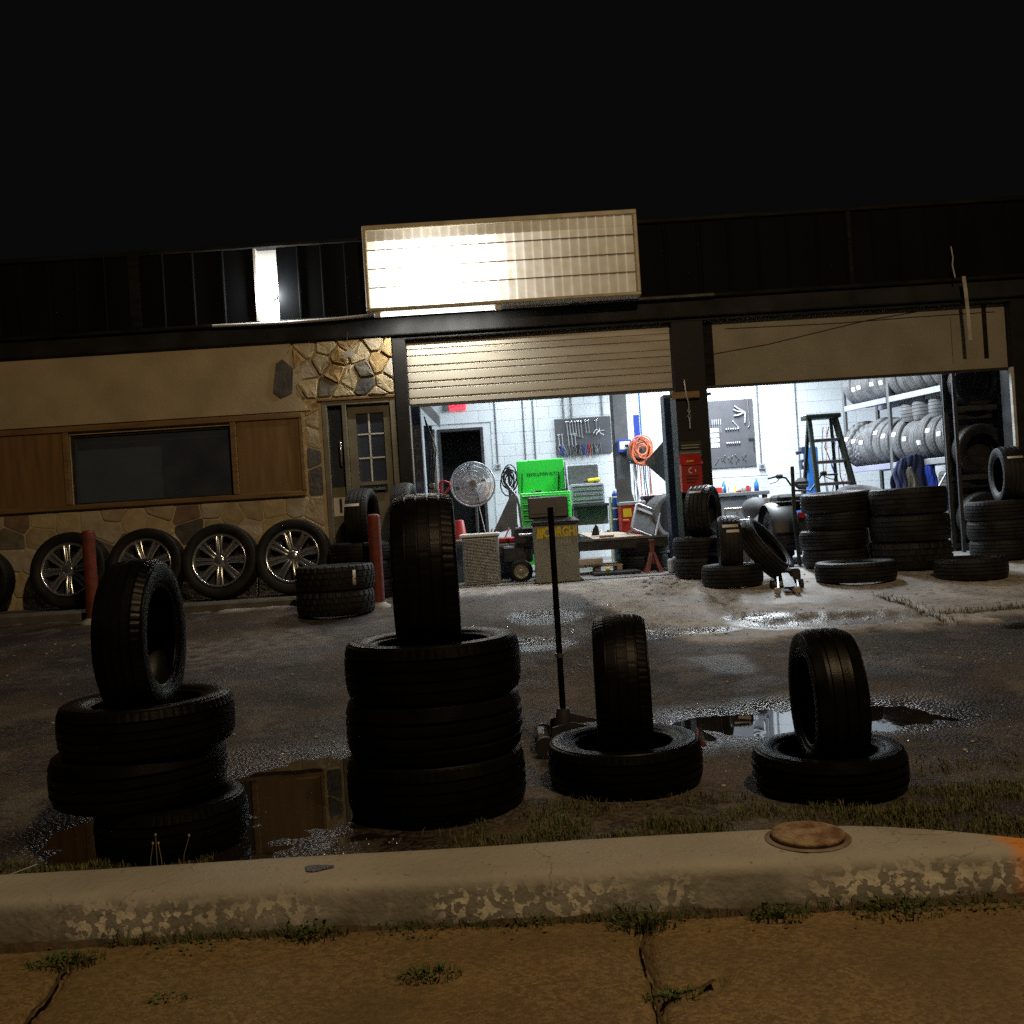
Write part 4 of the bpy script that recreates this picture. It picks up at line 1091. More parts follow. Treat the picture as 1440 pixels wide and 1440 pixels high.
# ------------------------------------------------------------------ the workshop inside
YB = 16.5
b = MB(); b.bb(-1.7, 6.6, YF + 0.02, YB, 0.2, FLOOR + 0.012); b.build('floor', M['floor_in'], kind='structure')
BDX0, BDX1, BDZ = -1.17, -0.40, 2.70
b = MB()
for x0, x1, z0, z1 in ((-1.7, BDX0, 0.39, 4.0), (BDX0, BDX1, BDZ, 4.0), (BDX1, 6.6, 0.39, 4.0)): b.bb(x0, x1, YB + 0.012, YB + 0.2, z0, z1)
wb = b.build('wall_back', M['mortar_in'], kind='structure')
blk = MB(); blk.cbox((0, 0, 0), (0.3925, 0.03, 0.1955), 0.002); blk_me = blk.mesh('block', M['wallwhite'])
hb = MB(); hb.cbox((0, 0, 0), (0.195, 0.03, 0.1955), 0.002); hb_me = hb.mesh('block', M['wallwhite'])
for r in range(15):
    z = FLOOR + 0.11 + r * 0.198
    x = -1.65 + (0.2 if r % 2 else 0.0)
    while x < 6.5:
        me_, cx = blk_me, x + 0.197
        if z < BDZ and x + 0.39 > BDX0 and x < BDX1:
            if x + 0.2 <= BDX0: me_, cx = hb_me, x + 0.098
            elif x + 0.2 >= BDX1: me_, cx = hb_me, x + 0.295
            else: x += 0.395; continue
        obj('block', me_, wb, loc=(cx, YB + random.uniform(-0.001, 0.001), z)); x += 0.395
b = MB(); b.bb(-1.8, -1.7, YF + 0.25, YB + 0.2, 0.2, 4.0); b.build('wall_left', M['wallwhite'], kind='structure')
b = MB(); b.bb(6.6, 6.7, YF + 0.25, YB + 0.2, 0.2, 4.0); b.build('wall_right', M['wallwhite'], kind='structure')
b = MB(); b.bb(-1.7, 6.6, YF + 0.25, YB + 0.2, 4.0, 4.1); b.build('ceiling', M['ceiling'], kind='structure')
# dark back room behind the doorway
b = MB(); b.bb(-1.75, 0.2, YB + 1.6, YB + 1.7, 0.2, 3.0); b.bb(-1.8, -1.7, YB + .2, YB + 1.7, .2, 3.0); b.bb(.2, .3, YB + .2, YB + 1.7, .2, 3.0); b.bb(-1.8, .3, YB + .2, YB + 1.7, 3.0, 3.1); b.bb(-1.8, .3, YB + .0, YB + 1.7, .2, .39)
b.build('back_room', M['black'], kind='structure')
for x0, x1, z0, z1 in ((BDX0 - 0.0, BDX0 + 0.05, FLOOR, BDZ), (BDX1 - 0.05, BDX1, FLOOR, BDZ), (BDX0 + 0.05, BDX1 - 0.05, BDZ - 0.05, BDZ)):
    b = MB(); b.bb(x0, x1, YB - 0.025, YB + 0.15, z0, z1, 0.005); b.build('door_frame', M['dark_metal'], wb)


class T:
    """a thing whose parts are modelled in world coordinates"""
    def __init__(self, name, label, cat, base, group=None):
        self.o = thing(name, label, cat, base, 0.0, group); self.base = Vector(base)
    def __call__(self, mb, name, mat, parent=None, **k):
        mb.v = [p - self.base for p in mb.v]
        return mb.build(name, mat, parent or self.o, **k)
    def txt(self, name, body, size, mat, loc, parent=None, **k):
        return text(name, body, size, mat, parent or self.o, Vector(loc) - self.base, **k)
def base_of(px, Y, z=FLOOR + 0.012): return (at(px, 720, Y).x, Y, z)
GF = FLOOR + 0.012

# conduits on the back wall
for i, (px, y0, y1, lab) in enumerate(((736, 565, 668, 'conduit running down behind the green tool chest, left one'), (750, 562, 668, 'conduit running down behind the green tool chest, right one'),
                         (790, 558, 592, 'short conduit above the wrench board, left one'), (801, 556, 592, 'short conduit above the wrench board, middle one'), (845, 552, 588, 'short conduit above the wrench board, right one'),
                         (1066, 538, 655, 'conduit ending in a box right of the tall tool board'), (1121, 535, 700, 'thin conduit on the wall between tool board and ladder'), (697, 588, 655, 'conduit right of the dark doorway'))):
    a, c = at(px - (y1 - y0) * 0.03, y0 - 40, YB - 0.03), at(px + (y1 - y0) * 0.03, y1, YB - 0.03)
    x = (a.x + c.x) / 2
    t = T('conduit', lab, 'conduit', (x, YB - 0.03, c.z), 'conduits on the back wall')
    b = MB(); b.tube([(x, YB - 0.03, c.z), (x, YB - 0.03, a.z)], 0.014 if i != 6 else 0.009, 8); t(b, 'pipe', M['conduit'])
    if i in (5, 7):
        b = MB(); b.bb(x - .05, x + .05, YB - 0.075, YB - 0.017, c.z - 0.06, c.z + 0.03, 0.008); t(b, 'outlet_box', M['galv'])
        b = MB(); b.cyl((x, YB - .08, c.z - .015), (x, YB - .075, c.z - .015), 0.03, n=14); t(b, 'outlet', M['midgrey'])

# exit sign
p = at(643, 569, YB - 0.06)
t = T('exit_sign', 'lit red exit sign above the dark back doorway', 'sign', (p.x, YB - 0.06, p.z - 0.09))
b = MB(); b.bb(p.x - .14, p.x + .14, YB - .07, YB - .02, p.z - .09, p.z + .09, .01); t(b, 'housing', M['exit'])
M['exit_letter'] = emis('exit_letters', (0.35, 0.0, 0.01), 0.5)
t.txt('lettering', 'EXIT', 0.15, M['exit_letter'], (p.x, YB - 0.073, p.z), sx=0.8)
b = MB(); b.bb(p.x - .24, p.x - .15, YB - .08, YB - .02, p.z - .09, p.z + .02, .01); t(b, 'battery_box', M['midgrey'])

# two-post lift column, left
def lift(px0, px1, ytop, Y, label, letters, second):
    x0, x1 = at(px0, 640, Y).x, at(px1, 640, Y).x; zt = at(px0, ytop, Y).z
    t = T('lift_column', label, 'vehicle lift', (x0, Y, GF))
    b = MB(); b.bb(x0, x0 + 0.11, Y, Y + 0.02, GF, zt, .003); b.bb(x0, x0 + .015, Y + .022, Y + .26, GF, zt); f = t(b, 'column', M['blueblack'])
    if letters:
        n = len(letters); z = zt - 0.16
        for ch in letters:
            t.txt('letter', ch, 0.115, M['midgrey'], (x0 + 0.055, Y - 0.002, z), f); z -= 0.155
    b = MB(); b.bb(x0 + 0.018, x0 + 0.035, Y + .022, Y + 0.2, GF, zt - .02); t(b, 'carriage_rail', M['galv'])
    if second:
        b = MB(); b.bb(x1 - 0.1, x1, Y + 0.3, Y + 0.33, GF, zt - 0.2, .003); t(b, 'rear_flange', M['blueblack'])
        b = MB(); b.bb(x1 + 0.002, x1 + 0.03, Y + 0.29, Y + 0.33, GF, zt - 0.25); t(b, 'edge_strip', M['galv'])
        b = MB(); b.poly([(x0 + .12, Y + .05, zt - .02), (x1 + .1, Y + .3, zt - 0.24), (x1 + .1, Y + .3, zt - 0.10), (x0 + .12, Y + .05, zt + .15)], (0, 1, 0), .03); t(b, 'cross_beam', M['midgrey'])
        for k in range(3):
            b = MB(); b.tube([(x0 + .14, Y + .2, zt - .1), (x0 + .2 + .03 * k, Y + .2, zt - .5), (x0 + .15 + .02 * k, Y + .2, zt - 1.0), (x0 + .18, Y + .2, zt - 1.3)], 0.007, 6); t(b, 'hose', M['black'])
        b = MB(); b.bb(x0 + .15, x0 + .26, Y + .12, Y + .25, 1.25, 1.55, .01); b.bb(x0 + .16, x0 + .22, Y + .1, Y + .2, 1.56, 1.62, .01); t(b, 'pump', M['steel'])
        b = MB(); b.bb(x0 + .16, x0 + .25, Y + .1, Y + .2, 1.05, 1.2, .01); t(b, 'pump_motor', M['midgrey'])
    b = MB(); b.bb(x0 - .1, x0 + .3, Y - .1, Y + .35, GF, GF + .02); t(b, 'base_plate', M['dark_metal'])
    return t
lift(581, 607, 572, 11.55, 'dark blue lift column with vertical lettering beside the left jamb', 'LEOPARD', True)
lift(938, 955, 555, 11.75, 'narrow blue lift column close behind the black pillar', '', False)

# pedestal fan
p = at(665, 681, 12.8); Y = 12.8; r = 0.285
t = T('pedestal_fan', 'large round pedestal fan in front of the dark doorway', 'fan', (p.x, Y, GF))
ct = p
for rr_, dy in ((r, 0), (r * 0.82, -.045), (r * .6, -.065), (r * .4, -.075), (r * .2, -.08), (r, .12), (r * .6, .16)):
    b = MB(); b.tube([(ct.x + rr_ * math.cos(2 * PI * k / 40), Y + dy, ct.z + rr_ * math.sin(2 * PI * k / 40)) for k in range(40)], 0.004 if rr_ < r else 0.011, 6, True); t(b, 'guard_ring', M['galv'])
b = MB()
for k in range(84):
    a = 2 * PI * k / 84; c_, s_ = math.cos(a), math.sin(a)
    b.tube([(ct.x + q * c_, Y + dy, ct.z + q * s_) for q, dy in ((r * .15, -.08), (r * .5, -.07), (r * .82, -.045), (r, 0))], 0.0022, 4)
t(b, 'guard_wires', M['galv'], kind='stuff')
for k in range(4):
    a0_ = 2 * PI * k / 4 + .5; vs = []
    for i in range(7):
        f = i / 6
        for j in range(5):
            q = r * (.18 + .74 * j / 4); a = a0_ + f * 1.35 - .25 * j / 4
            vs.append((ct.x + q * math.cos(a), Y + .02 + .07 * f, ct.z + q * math.sin(a)))
    b = MB(); b.add(vs, [(i * 5 + j, i * 5 + j + 1, (i + 1) * 5 + j + 1, (i + 1) * 5 + j) for i in range(6) for j in range(4)], True); t(b, 'blade', M['galv'], fix=False)
b = MB(); b.cyl((ct.x, Y - .085, ct.z), (ct.x, Y - .06, ct.z), .045, .05, 20); t(b, 'badge', M['steel'])
b = MB(); b.cyl((ct.x, Y + .05, ct.z), (ct.x, Y + .28, ct.z), .07, .06, 16); t(b, 'motor', M['dark_metal'])
b = MB(); b.cyl((ct.x + .02, Y + .2, GF + .03), (ct.x + .02, Y + .2, ct.z), .018, n=10); t(b, 'pole', M['midgrey'])
b = MB(); b.lathe([(.001, .05), (.05, .05), (.22, .02), (.24, 0), (.001, 0)], 24, Matrix.Translation((ct.x + .02, Y + .2, GF))); t(b, 'base', M['dark_metal'])
b = MB(); b.tube([(ct.x + .05, Y + .15, ct.z - .25), (ct.x + .12, Y, 1.0), (ct.x + .18, Y - .05, .8)], .004, 5); t(b, 'cord', M['white'])

# louvred cooler box
Y = 11.3; p0, p1 = at(648, 757, Y), at(707, 824, Y); x0, x1, z1 = p0.x + 0.01, p1.x - 0.02, p0.z
t = T('evaporative_cooler', 'silver box cooler with a fine louvred face at the bay edge', 'cooler', ((x0 + x1) / 2, Y + .2, GF))
b = MB(); b.bb(x0, x1, Y + .03, Y + .42, GF, z1, .01); t(b, 'cabinet', M['galv'])
for k in range(30):
    z = GF + 0.03 + k * (z1 - GF - 0.05) / 30
    b = MB(); b.poly([(x0 + .02, Y + .026, z), (x1 - .02, Y + .026, z), (x1 - .02, Y + .006, z + .013), (x0 + .02, Y + .006, z + .013)], (0, .3, 1), .003); t(b, 'louvre', M['galv'])
b = MB()
for k in range(22):
    x = x0 + .02 + k * (x1 - x0 - .04) / 21; b.box((x, Y + .004, (GF + z1) / 2), (.004, .004, z1 - GF - .05))
t(b, 'mesh_wires', M['steel'], kind='stuff')
b = MB(); b.bb(x0 - .03, x1 + .02, Y + .0, Y + .45, z1 + .002, z1 + .04, .008); t(b, 'lid', M['white'])

# red funnel, red trolley clutter left of the cooler
p = at(646, 745, 12.2)
t = T('red_bucket', 'red plastic bucket upside down left of the cooler', 'bucket', (p.x, 12.2, p.z - .12))
b = MB(); b.lathe([(.001, .24), (.05, .24), (.06, .23), (.09, .02), (.10, .0), (.09, .0)], 20, Matrix.Translation((p.x, 12.2, p.z - .12))); t(b, 'bucket', M['red'])
b = MB(); b.lathe([(.105, 0), (.105, .02), (.098, .02), (.098, 0)], 20, Matrix.Translation((p.x, 12.2, p.z - .12)), True); t(b, 'rim', M['red'])
b = MB(); b.bb(p.x - .3, p.x + .25, 12.0, 12.5, GF, p.z - .122, .01)
t = T('work_stand', 'low dark stand under the red bucket', 'stand', (p.x, 12.2, GF)); t(b, 'cabinet', M['midgrey'])
b = MB(); b.bb(p.x - .31, p.x + .26, 11.99, 12.51, p.z - .12 - .03, p.z - .121, .006); t(b, 'top', M['galv'])
p = at(625, 690, 12.5)
t = T('red_stand', 'red tubular stand with loop left of the fan', 'stand', (p.x, 12.5, GF))
b = MB(); b.tube([(p.x - .06, 12.5, GF), (p.x - .06, 12.5, p.z + .1), (p.x - .02, 12.5, p.z + .13), (p.x + .07, 12.5, p.z + .1), (p.x + .08, 12.5, p.z + .05), (p.x - .02, 12.5, p.z - .06)], .012, 8); t(b, 'tube', M['red'])
b = MB(); b.tube([(p.x - .035, 12.5, GF), (p.x - .035, 12.5, p.z + .11)], .01, 8); t(b, 'upright', M['red'])

# low red tool tray behind the cooler
p = at(705, 756, 12.6)
t = T('parts_tray', 'red tray of tools behind the louvred cooler', 'tray', (p.x, 12.6, p.z - .2))
b = MB(); b.bb(p.x - .2, p.x + .22, 12.4, 12.8, p.z - .06, p.z, .01); t(b, 'tray', M['red'])
b = MB(); b.bb(p.x - .2, p.x + .2, 12.42, 12.78, p.z - .2, p.z - .065, .01); t(b, 'drawer_box', M['galv'])
for k in range(4):
    b = MB(); b.tube([(p.x - .15 + .1 * k, 12.6, p.z), (p.x - .11 + .11 * k, 12.6, p.z + .12 + .03 * (k % 2))], .011, 6); t(b, 'tool_handle', M['black'] if k % 2 else M['rag'])
b = MB(); b.bb(p.x - .22, p.x + .25, 12.35, 12.85, GF, p.z - .205, .01); t = T('floor_cabinet', 'dark cabinet under the red tool tray', 'cabinet', (p.x, 12.6, GF)); t(b, 'cabinet', M['dark_metal'])
b = MB(); b.bb(p.x - .2, p.x + .23, 12.335, 12.348, GF + .05, p.z - .25, .004); t(b, 'door', M['midgrey'])

# wheeled cart with bent handle
Y = 11.45; w_ = at(733, 803, Y)
t = T('hand_cart', 'black wheeled cart with tall bent handle beside the balancer', 'cart', (w_.x, Y, GF))
Mx = Matrix.Translation((w_.x, Y, w_.z)) @ Matrix.Rotation(R(90), 4, 'X')
b = MB(); b.lathe([(.085, -.03), (.12, -.035), (.135, -.02), (.138, 0), (.135, .02), (.12, .035), (.085, .03)], 28, Mx); wh = t(b, 'wheel', M['rubber'])
b = MB(); b.lathe([(.086, .028), (.08, .01), (.03, .0), (.025, .03), (.001, .03)], 24, Mx); t(b, 'rim', pm('cream_hub', (.35, .34, .26), (.22, .21, .16), .6), wh)
q = [at(x, y, Y + .12) for x, y in ((712, 680), (716, 686), (727, 700), (730, 712), (734, 745), (741, 800))]
b = MB(); b.tube(q, .016, 8); t(b, 'handle', M['steel'])
p0, p1 = at(722, 742, Y + .1), at(752, 770, Y + .1)
b = MB(); b.bb(p0.x, p1.x, Y + .05, Y + .4, p1.z, p0.z, .02); t(b, 'body', M['black'])
p0, p1 = at(706, 768, Y + .1), at(750, 790, Y + .1)
b = MB(); b.bb(p0.x, p1.x, Y + .06, Y + .42, p1.z, p0.z - .01, .02); t(b, 'tank', M['dark_metal'])
b = MB(); b.cyl((p0.x + .1, Y + .2, GF), (p0.x + .1, Y + .2, p1.z), .02, n=8); t(b, 'foot', M['black'])
# coil of black cable on the wall
p = at(716, 676, 13.6)
t = T('cable_coil', 'tangled black cable coil hanging left of the green tool chest', 'cable', (p.x, 13.6, p.z))
for k in range(7):
    rr_ = random.uniform(.07, .13); ox, oz = random.gauss(0, .02), random.gauss(0, .03)
    b = MB(); b.tube([(p.x + ox + rr_ * .8 * math.cos(a), 13.6 + .02 * math.sin(3 * a + k), p.z + oz + rr_ * 1.3 * math.sin(a)) for a in [2 * PI * i / 22 for i in range(22)]], .009, 6, True); t(b, 'loop', M['black'])
b = MB(); b.cyl((p.x, 13.55, p.z + .12), (p.x, 13.7, p.z + .12), .05, n=12); t(b, 'hook', M['dark_metal'])
b = MB(); b.cyl((p.x, 13.68, GF), (p.x, 13.68, p.z + .2), .02, n=8); t(b, 'stand_pole', M['midgrey'])
# big slanted grey cabinet panel behind cart
b = MB(); b.poly([at(692, 752, 13.3), at(728, 742, 13.3), at(726, 690, 13.3), at(716, 700, 13.3)], (0, 1, 0), .1)
b.build('slanted_panel', M['midgrey'], None, 'slanted grey sheet leaning left of the green tool chest', 'panel')

# wheel balancer
Y = 11.0; p0, p1 = at(752, 748, Y), at(815, 818, Y)
x0, x1 = at(752, 780, Y).x, at(814, 780, Y).x; zt = at(780, 738, Y).z; Z0 = GF - 0.005
t = T('wheel_balancer', 'grey wheel balancing machine with yellow lettering at the bay edge', 'machine', ((x0 + x1) / 2, Y + .25, Z0))
b = MB(); b.bb(x0, x1, Y, Y + .5, Z0, zt, .012); bd = t(b, 'body', M['grey'])
b = MB(); b.bb(x0 - .02, x1 + .03, Y - .02, Y + .52, zt + .001, zt + .035, .01); b.poly([(x0 - .02, Y - .02, zt + .036), (x1 + .03, Y - .02, zt + .036), (x1 - .02, Y + .1, zt + .08), (x0 + .02, Y + .1, zt + .08)], (0, 1, 0), .2); t(b, 'tool_tray', M['black'])
zc = at(775, 700, Y).z
Mc = Matrix.Translation(((x0 + x1) / 2 - .06, Y + .15, (zt + .09 + zc) / 2)) @ Matrix.Rotation(R(-12), 4, 'X')
b = MB(); b.cbox((0, 0, 0), (.45, .07, zc - zt - .06), .012, Mc); cs = t(b, 'console', M['black'])
b = MB(); b.cbox((-.06, -.038, 0), (.28, .006, .15), .002, Mc); t(b, 'screen', M['dark_metal'], cs)
for i in range(3):
    for j in range(3):
        b = MB(); b.cyl(Mc @ Vector((.13 + .03 * i, -.036, .04 - .04 * j)), Mc @ Vector((.13 + .03 * i, -.042, .04 - .04 * j)), .008, n=8); t(b, 'button', M['midgrey'], cs)
xm = (x0 + x1) / 2
t.txt('lettering', 'CORGHI', 0.15, M['yellow'], (xm + .055, Y - .002, zt - .085), bd, sx=.66, bold=.006)
b = MB()
for k in range(3): b.poly([(x0 + .03 + .022 * k, Y - .003, zt - .145), (x0 + .055 + .022 * k, Y - .003, zt - .145), (x0 + .075 + .022 * k, Y - .003, zt - .03), (x0 + .05 + .022 * k, Y - .003, zt - .03)], (0, 1, 0), .002)
t(b, 'logo', M['yellow'], bd)
t.txt('model_code', 'PL40', 0.065, M['galv'], (xm + .11, Y - .002, zt - .20), bd, sx=.9)
b = MB(); b.cyl((x0 + .02, Y + .3, zt - .1), (x0 - .16, Y + .3, zt - .1), .02, n=12); t(b, 'shaft', M['steel'])
b = MB(); b.bb(x0 - .02, x1 + .04, Y + .02, Y + .53, Z0 - .004, Z0 + .02, .004); t(b, 'foot_plate', M['dark_metal'])

# green tool chest with open lid
Y = 13.2; x0, x1 = at(731, 690, Y).x, at(800, 690, Y).x; zl0 = at(765, 692, Y).z; zl1 = at(765, 643, Y).z
t = T('tool_chest', 'bright green tool chest with its lid standing open', 'tool chest', ((x0 + x1) / 2, Y + .25, GF))
b = MB(); b.bb(x0, x1 + .02, Y, Y + .5, GF + .1, zl0, .01); bx_ = t(b, 'cabinet', M['green'])
b = MB(); b.bb(x0 - .02, x1 - .02, Y + .44, Y + .5, zl0 + .002, zl1, .012); ld = t(b, 'lid', M['green'])
b = MB(); b.poly([(x1 - .01, Y + .12, zl0), (x1 - .01, Y + .5, zl0), (x1 - .01, Y + .5, zl1 - .05)], (1, 0, 0), .012); t(b, 'lid_wing', M['green_dark'], ld)
t.txt('lettering', 'REVOLUTION XLTC', 0.062, M['black'], ((x0 + x1) / 2 - .0, Y + .437, zl0 + .26), ld, sx=.78)
for k, xx in enumerate((x0 + .03, x1 - .12)):
    b = MB(); b.tube([(xx, Y + .42, zl0 + .02), (xx + .02, Y + .42, zl0 + .28)], .008, 6); t(b, 'lid_stay', M['black'], ld)
z = zl0 - .035; 
for h in (.11, .07, .07, .07, .10, .12, .14):
    b = MB(); b.bb(x0 + .02, x1, Y - .014, Y - .001, z - h + .012, z, .004); dr = t(b, 'drawer', M['green'], None)
    b = MB(); b.bb(x0 + .03, x0 + .26, Y - .026, Y - .015, z - .03, z - .012, .003); t(b, 'pull', M['black'], dr); z -= h
for k, xx in enumerate((x0 + .15, x0 + .22, x0 + .42, x1 - .1)):
    b = MB(); b.bb(xx, xx + .07, Y + .1, Y + .16, zl0 + .001, zl0 + .025 + .01 * (k % 2), .006); t(b, 'small_tool', M['black'])
for xx in (x0 + .06, x1 - .05):
    b = MB(); b.cyl((xx, Y + .1, GF + .05), (xx + .03, Y + .1, GF + .05), .05, n=12); t(b, 'castor', M['black'])

# silver tool chest with hutch, on a black bench
Y = 14.2; x0, x1 = at(803, 690, Y).x, at(850, 690, Y).x; z0, z1, z2 = at(825, 709, Y).z, at(825, 680, Y).z, at(825, 652, Y).z
t = T('silver_tool_chest', 'silver drawer chest with raised lid next to the green one', 'tool chest', ((x0 + x1) / 2, Y + .2, z0))
b = MB(); b.bb(x0, x1, Y, Y + .4, z0, z1, .008); t(b, 'cabinet', M['galv'])
b = MB(); b.bb(x0 - .01, x1 - .04, Y + .36, Y + .4, z1 + .001, z2, .006); t(b, 'lid', M['steel'])
for k in range(4):
    h = (z1 - z0 - .03) / 4
    b = MB(); b.bb(x0 + .015, x1 - .015, Y - .012, Y - .001, z0 + .015 + k * h, z0 + .008 + (k + 1) * h, .003); dr = t(b, 'drawer', M['galv'])
    b = MB(); b.bb(x0 + .02, x1 - .02, Y - .026, Y - .013, z0 + (k + 1) * h - .012, z0 + (k + 1) * h + .002, .003); t(b, 'pull', M['steel'], dr)
px_ = x1 - .22
t = T('power_drill', 'yellow cordless drill lying on the silver chest', 'drill', (px_, Y + .1, z1))
b = MB(); b.cyl((px_, Y + .1, z1 + .04), (px_ + .17, Y + .1, z1 + .05), .03, .035, 12); t(b, 'body', M['yellow'])
b = MB(); b.cyl((px_ - .06, Y + .1, z1 + .04), (px_, Y + .1, z1 + .04), .012, .024, 10); t(b, 'chuck', M['black'])
b = MB(); b.bb(px_ + .08, px_ + .12, Y + .06, Y + .14, z1, z1 + .03, .008); t(b, 'grip', M['black'])
x0, x1 = at(806, 720, Y).x, at(866, 720, Y).x; zt = z0
t = T('workbench', 'black workbench under the silver tool chest', 'bench', ((x0 + x1) / 2, Y + .2, GF))
b = MB(); b.bb(x0, x1, Y - .1, Y + .5, zt - .04, zt - .001, .006); t(b, 'top', M['dark_metal'])
b = MB(); b.bb(x0 + .02, x1 - .1, Y + .1, Y + .4, zt - .3, zt - .041, .006); t(b, 'drawer_unit', M['midgrey'])
b = MB(); b.bb(x0, x1, Y - .08, Y + .5, .75, .79, .006); t(b, 'shelf', M['dark_metal'])
for xx, yy in ((x0 + .03, Y - .05), (x1 - .03, Y - .05), (x0 + .03, Y + .45), (x1 - .03, Y + .45)):
    b = MB(); b.bb(xx - .025, xx + .025, yy - .025, yy + .025, GF, zt - .042); t(b, 'leg', M['dark_metal'])
rc = random.Random(3)
for k in range(12):
    xx = x0 + .05 + (x1 - x0 - .12) * k / 12; h = rc.uniform(.04, .12); ww = rc.uniform(.03, .07)
    nm, mt, ca = rc.choice([('spray_can', M['steel'], 'can'), ('small_box', M['midgrey'], 'box'), ('metal_part', M['galv'], 'part')])
    b = MB()
    if nm == 'spray_can': b.lathe([(.001, h + .05), (.012, h + .05), (.013, h + .02), (.028, h), (.028, 0), (.001, 0)], 12)
    elif nm == 'small_box': b.cbox((0, 0, h / 2), (ww, ww, h), .004)
    else: b.lathe([(.02, h * .6), (.035, h * .6), (.035, 0), (.02, 0)], 12, None, True); b.cyl((0, 0, 0), (0, 0, h * .8), .012, n=8)
    b.build(nm, mt, None, 'small %s on the bench shelf, number %s from the balancer side' % (nm.replace('_', ' '), ['one', 'two', 'three', 'four', 'five', 'six', 'seven', 'eight', 'nine', 'ten', 'eleven', 'twelve'][k]), ca, 'clutter on the black bench shelf', loc=(xx, Y + .0, .79))

# boards with hanging tools
def wrench(b, x, z, L, tilt, Yw, wdt=.011):
    Mw = Matrix.Translation((x, Yw, z)) @ Matrix.Rotation(tilt, 4, 'Y')
    b.cbox((0, 0, -L / 2), (wdt, .008, L), .002, Mw)
    b.lathe([(wdt * .6, -.005), (wdt * 1.25, -.005), (wdt * 1.25, .005), (wdt * .6, .005)], 10, Mw @ Matrix.Rotation(PI / 2, 4, 'X'), True)
    b.cbox((-wdt * .6, 0, -L - .008), (wdt * .7, .01, .03), .002, Mw); b.cbox((wdt * .6, 0, -L - .008), (wdt * .7, .01, .03), .002, Mw)
def plier(b, x, z, L, tilt, Yw):
    Mw = Matrix.Translation((x, Yw, z)) @ Matrix.Rotation(tilt, 4, 'Y')
    b.cbox((0, 0, -.02), (.02, .012, .05), .004, Mw)
    for s in (-1, 1): b.tube([Mw @ Vector((s * .004, 0, -.04)), Mw @ Vector((s * .016, 0, -L * .6)), Mw @ Vector((s * .012, 0, -L))], .006, 6)
Yw = YB - .07
p0, p1 = at(779, 590, YB), at(861, 638, YB)
bx0, bx1, bz0, bz1 = p0.x, p1.x, p1.z + .02, p0.z + .0
t = T('pegboard', 'wide grey tool board hung with wrenches above the chests', 'tool board', ((bx0 + bx1) / 2, YB - .03, bz0))
b = MB(); b.bb(bx0, bx1, YB - .05, YB - .03, bz0, bz1); t(b, 'board', M['peg'])
b = MB()
for k in range(30): b.bb(bx0 + .015 + k * (bx1 - bx0 - .03) / 29, bx0 + .025 + k * (bx1 - bx0 - .03) / 29, YB - .055, YB - .051, bz1 - .012, bz1 + .012)
t(b, 'hook_strip', M['galv'], kind='stuff')
ws = bx1 - bx0; ords = ['first', 'second', 'third', 'fourth', 'fifth', 'sixth', 'seventh', 'eighth', 'ninth', 'tenth', 'eleventh', 'twelfth', 'thirteenth', 'fourteenth', 'fifteenth', 'sixteenth', 'seventeenth', 'eighteenth', 'nineteenth', 'twentieth']
for k, fx in enumerate((.22, .27, .32, .37, .42, .47, .55, .60, .74)):
    L = .19 + .014 * k if k < 6 else .19; b = MB(); wrench(b, 0, 0, L, R(-3), 0, .016)
    b.build('wrench', M['chrome'], None, '%s wrench from the left in the top row of the wide tool board' % ords[k], 'wrench', 'wrenches on the wide tool board', loc=(bx0 + fx * ws, Yw, bz1 - .06))
for k, fx in enumerate((.06, .12, .23, .29, .35)):
    b = MB(); wrench(b, 0, 0, .17 + .02 * (k % 2), R(-3), 0, .014)
    b.build('wrench', M['galv'], None, '%s wrench from the left in the middle row of the wide tool board' % ords[k], 'wrench', 'wrenches on the wide tool board', loc=(bx0 + fx * ws, Yw, bz1 - .27))
hm = [M['black'], M['red'], M['blue'], M['steel'], M['midgrey']]
for k in range(16):
    b = MB(); plier(b, 0, 0, .17 + .03 * rc.random(), R(rc.uniform(-14, 4)), 0)
    b.build('pliers', hm[rc.randrange(5)] if k % 2 else M['steel'], None, '%s pliers from the left in the bottom row of the wide tool board' % ords[k], 'pliers', 'pliers on the wide tool board', loc=(bx0 + (.04 + .05 * k) * ws, Yw, bz0 + .17))
b = MB()
for k in range(5): b.tube([(0, 0, 0), (.05 * math.cos(k * 1.3), -.01 * k, .05 * math.sin(k * 1.3)), (.1 * math.cos(k * 1.3 + .3), -.01 * k, -.02 * k)], .011, 6)
b.build('clamp', M['galv'], None, 'bright cluster of clamps on the right of the wide tool board', 'clamp', loc=(bx0 + .78 * ws, Yw, bz1 - .24))

p0, p1 = at(992, 563, YB), at(1063, 655, YB)
bx0, bx1, bz0, bz1 = p0.x - .1, p1.x, p1.z, p0.z - .02
t = T('pegboard', 'tall grey tool board on the wall right of the pillar', 'tool board', ((bx0 + bx1) / 2, YB - .03, bz0))
b = MB(); b.bb(bx0, bx1, YB - .05, YB - .03, bz0, bz1); t(b, 'board', M['peg'])
b = MB()
for k in range(26): b.bb(bx0 + .015 + k * (bx1 - bx0 - .03) / 25, bx0 + .024 + k * (bx1 - bx0 - .03) / 25, YB - .055, YB - .051, bz1 - .01, bz1 + .01)
t(b, 'hook_strip', M['galv'], kind='stuff')
ws, hs = bx1 - bx0, bz1 - bz0
def hung(name, mat, lab, cat, fx, fz, fn):
    b = MB(); fn(b); b.build(name, mat, None, lab, cat, 'tools on the tall tool board', loc=(bx0 + fx * ws, Yw, bz0 + fz * hs))
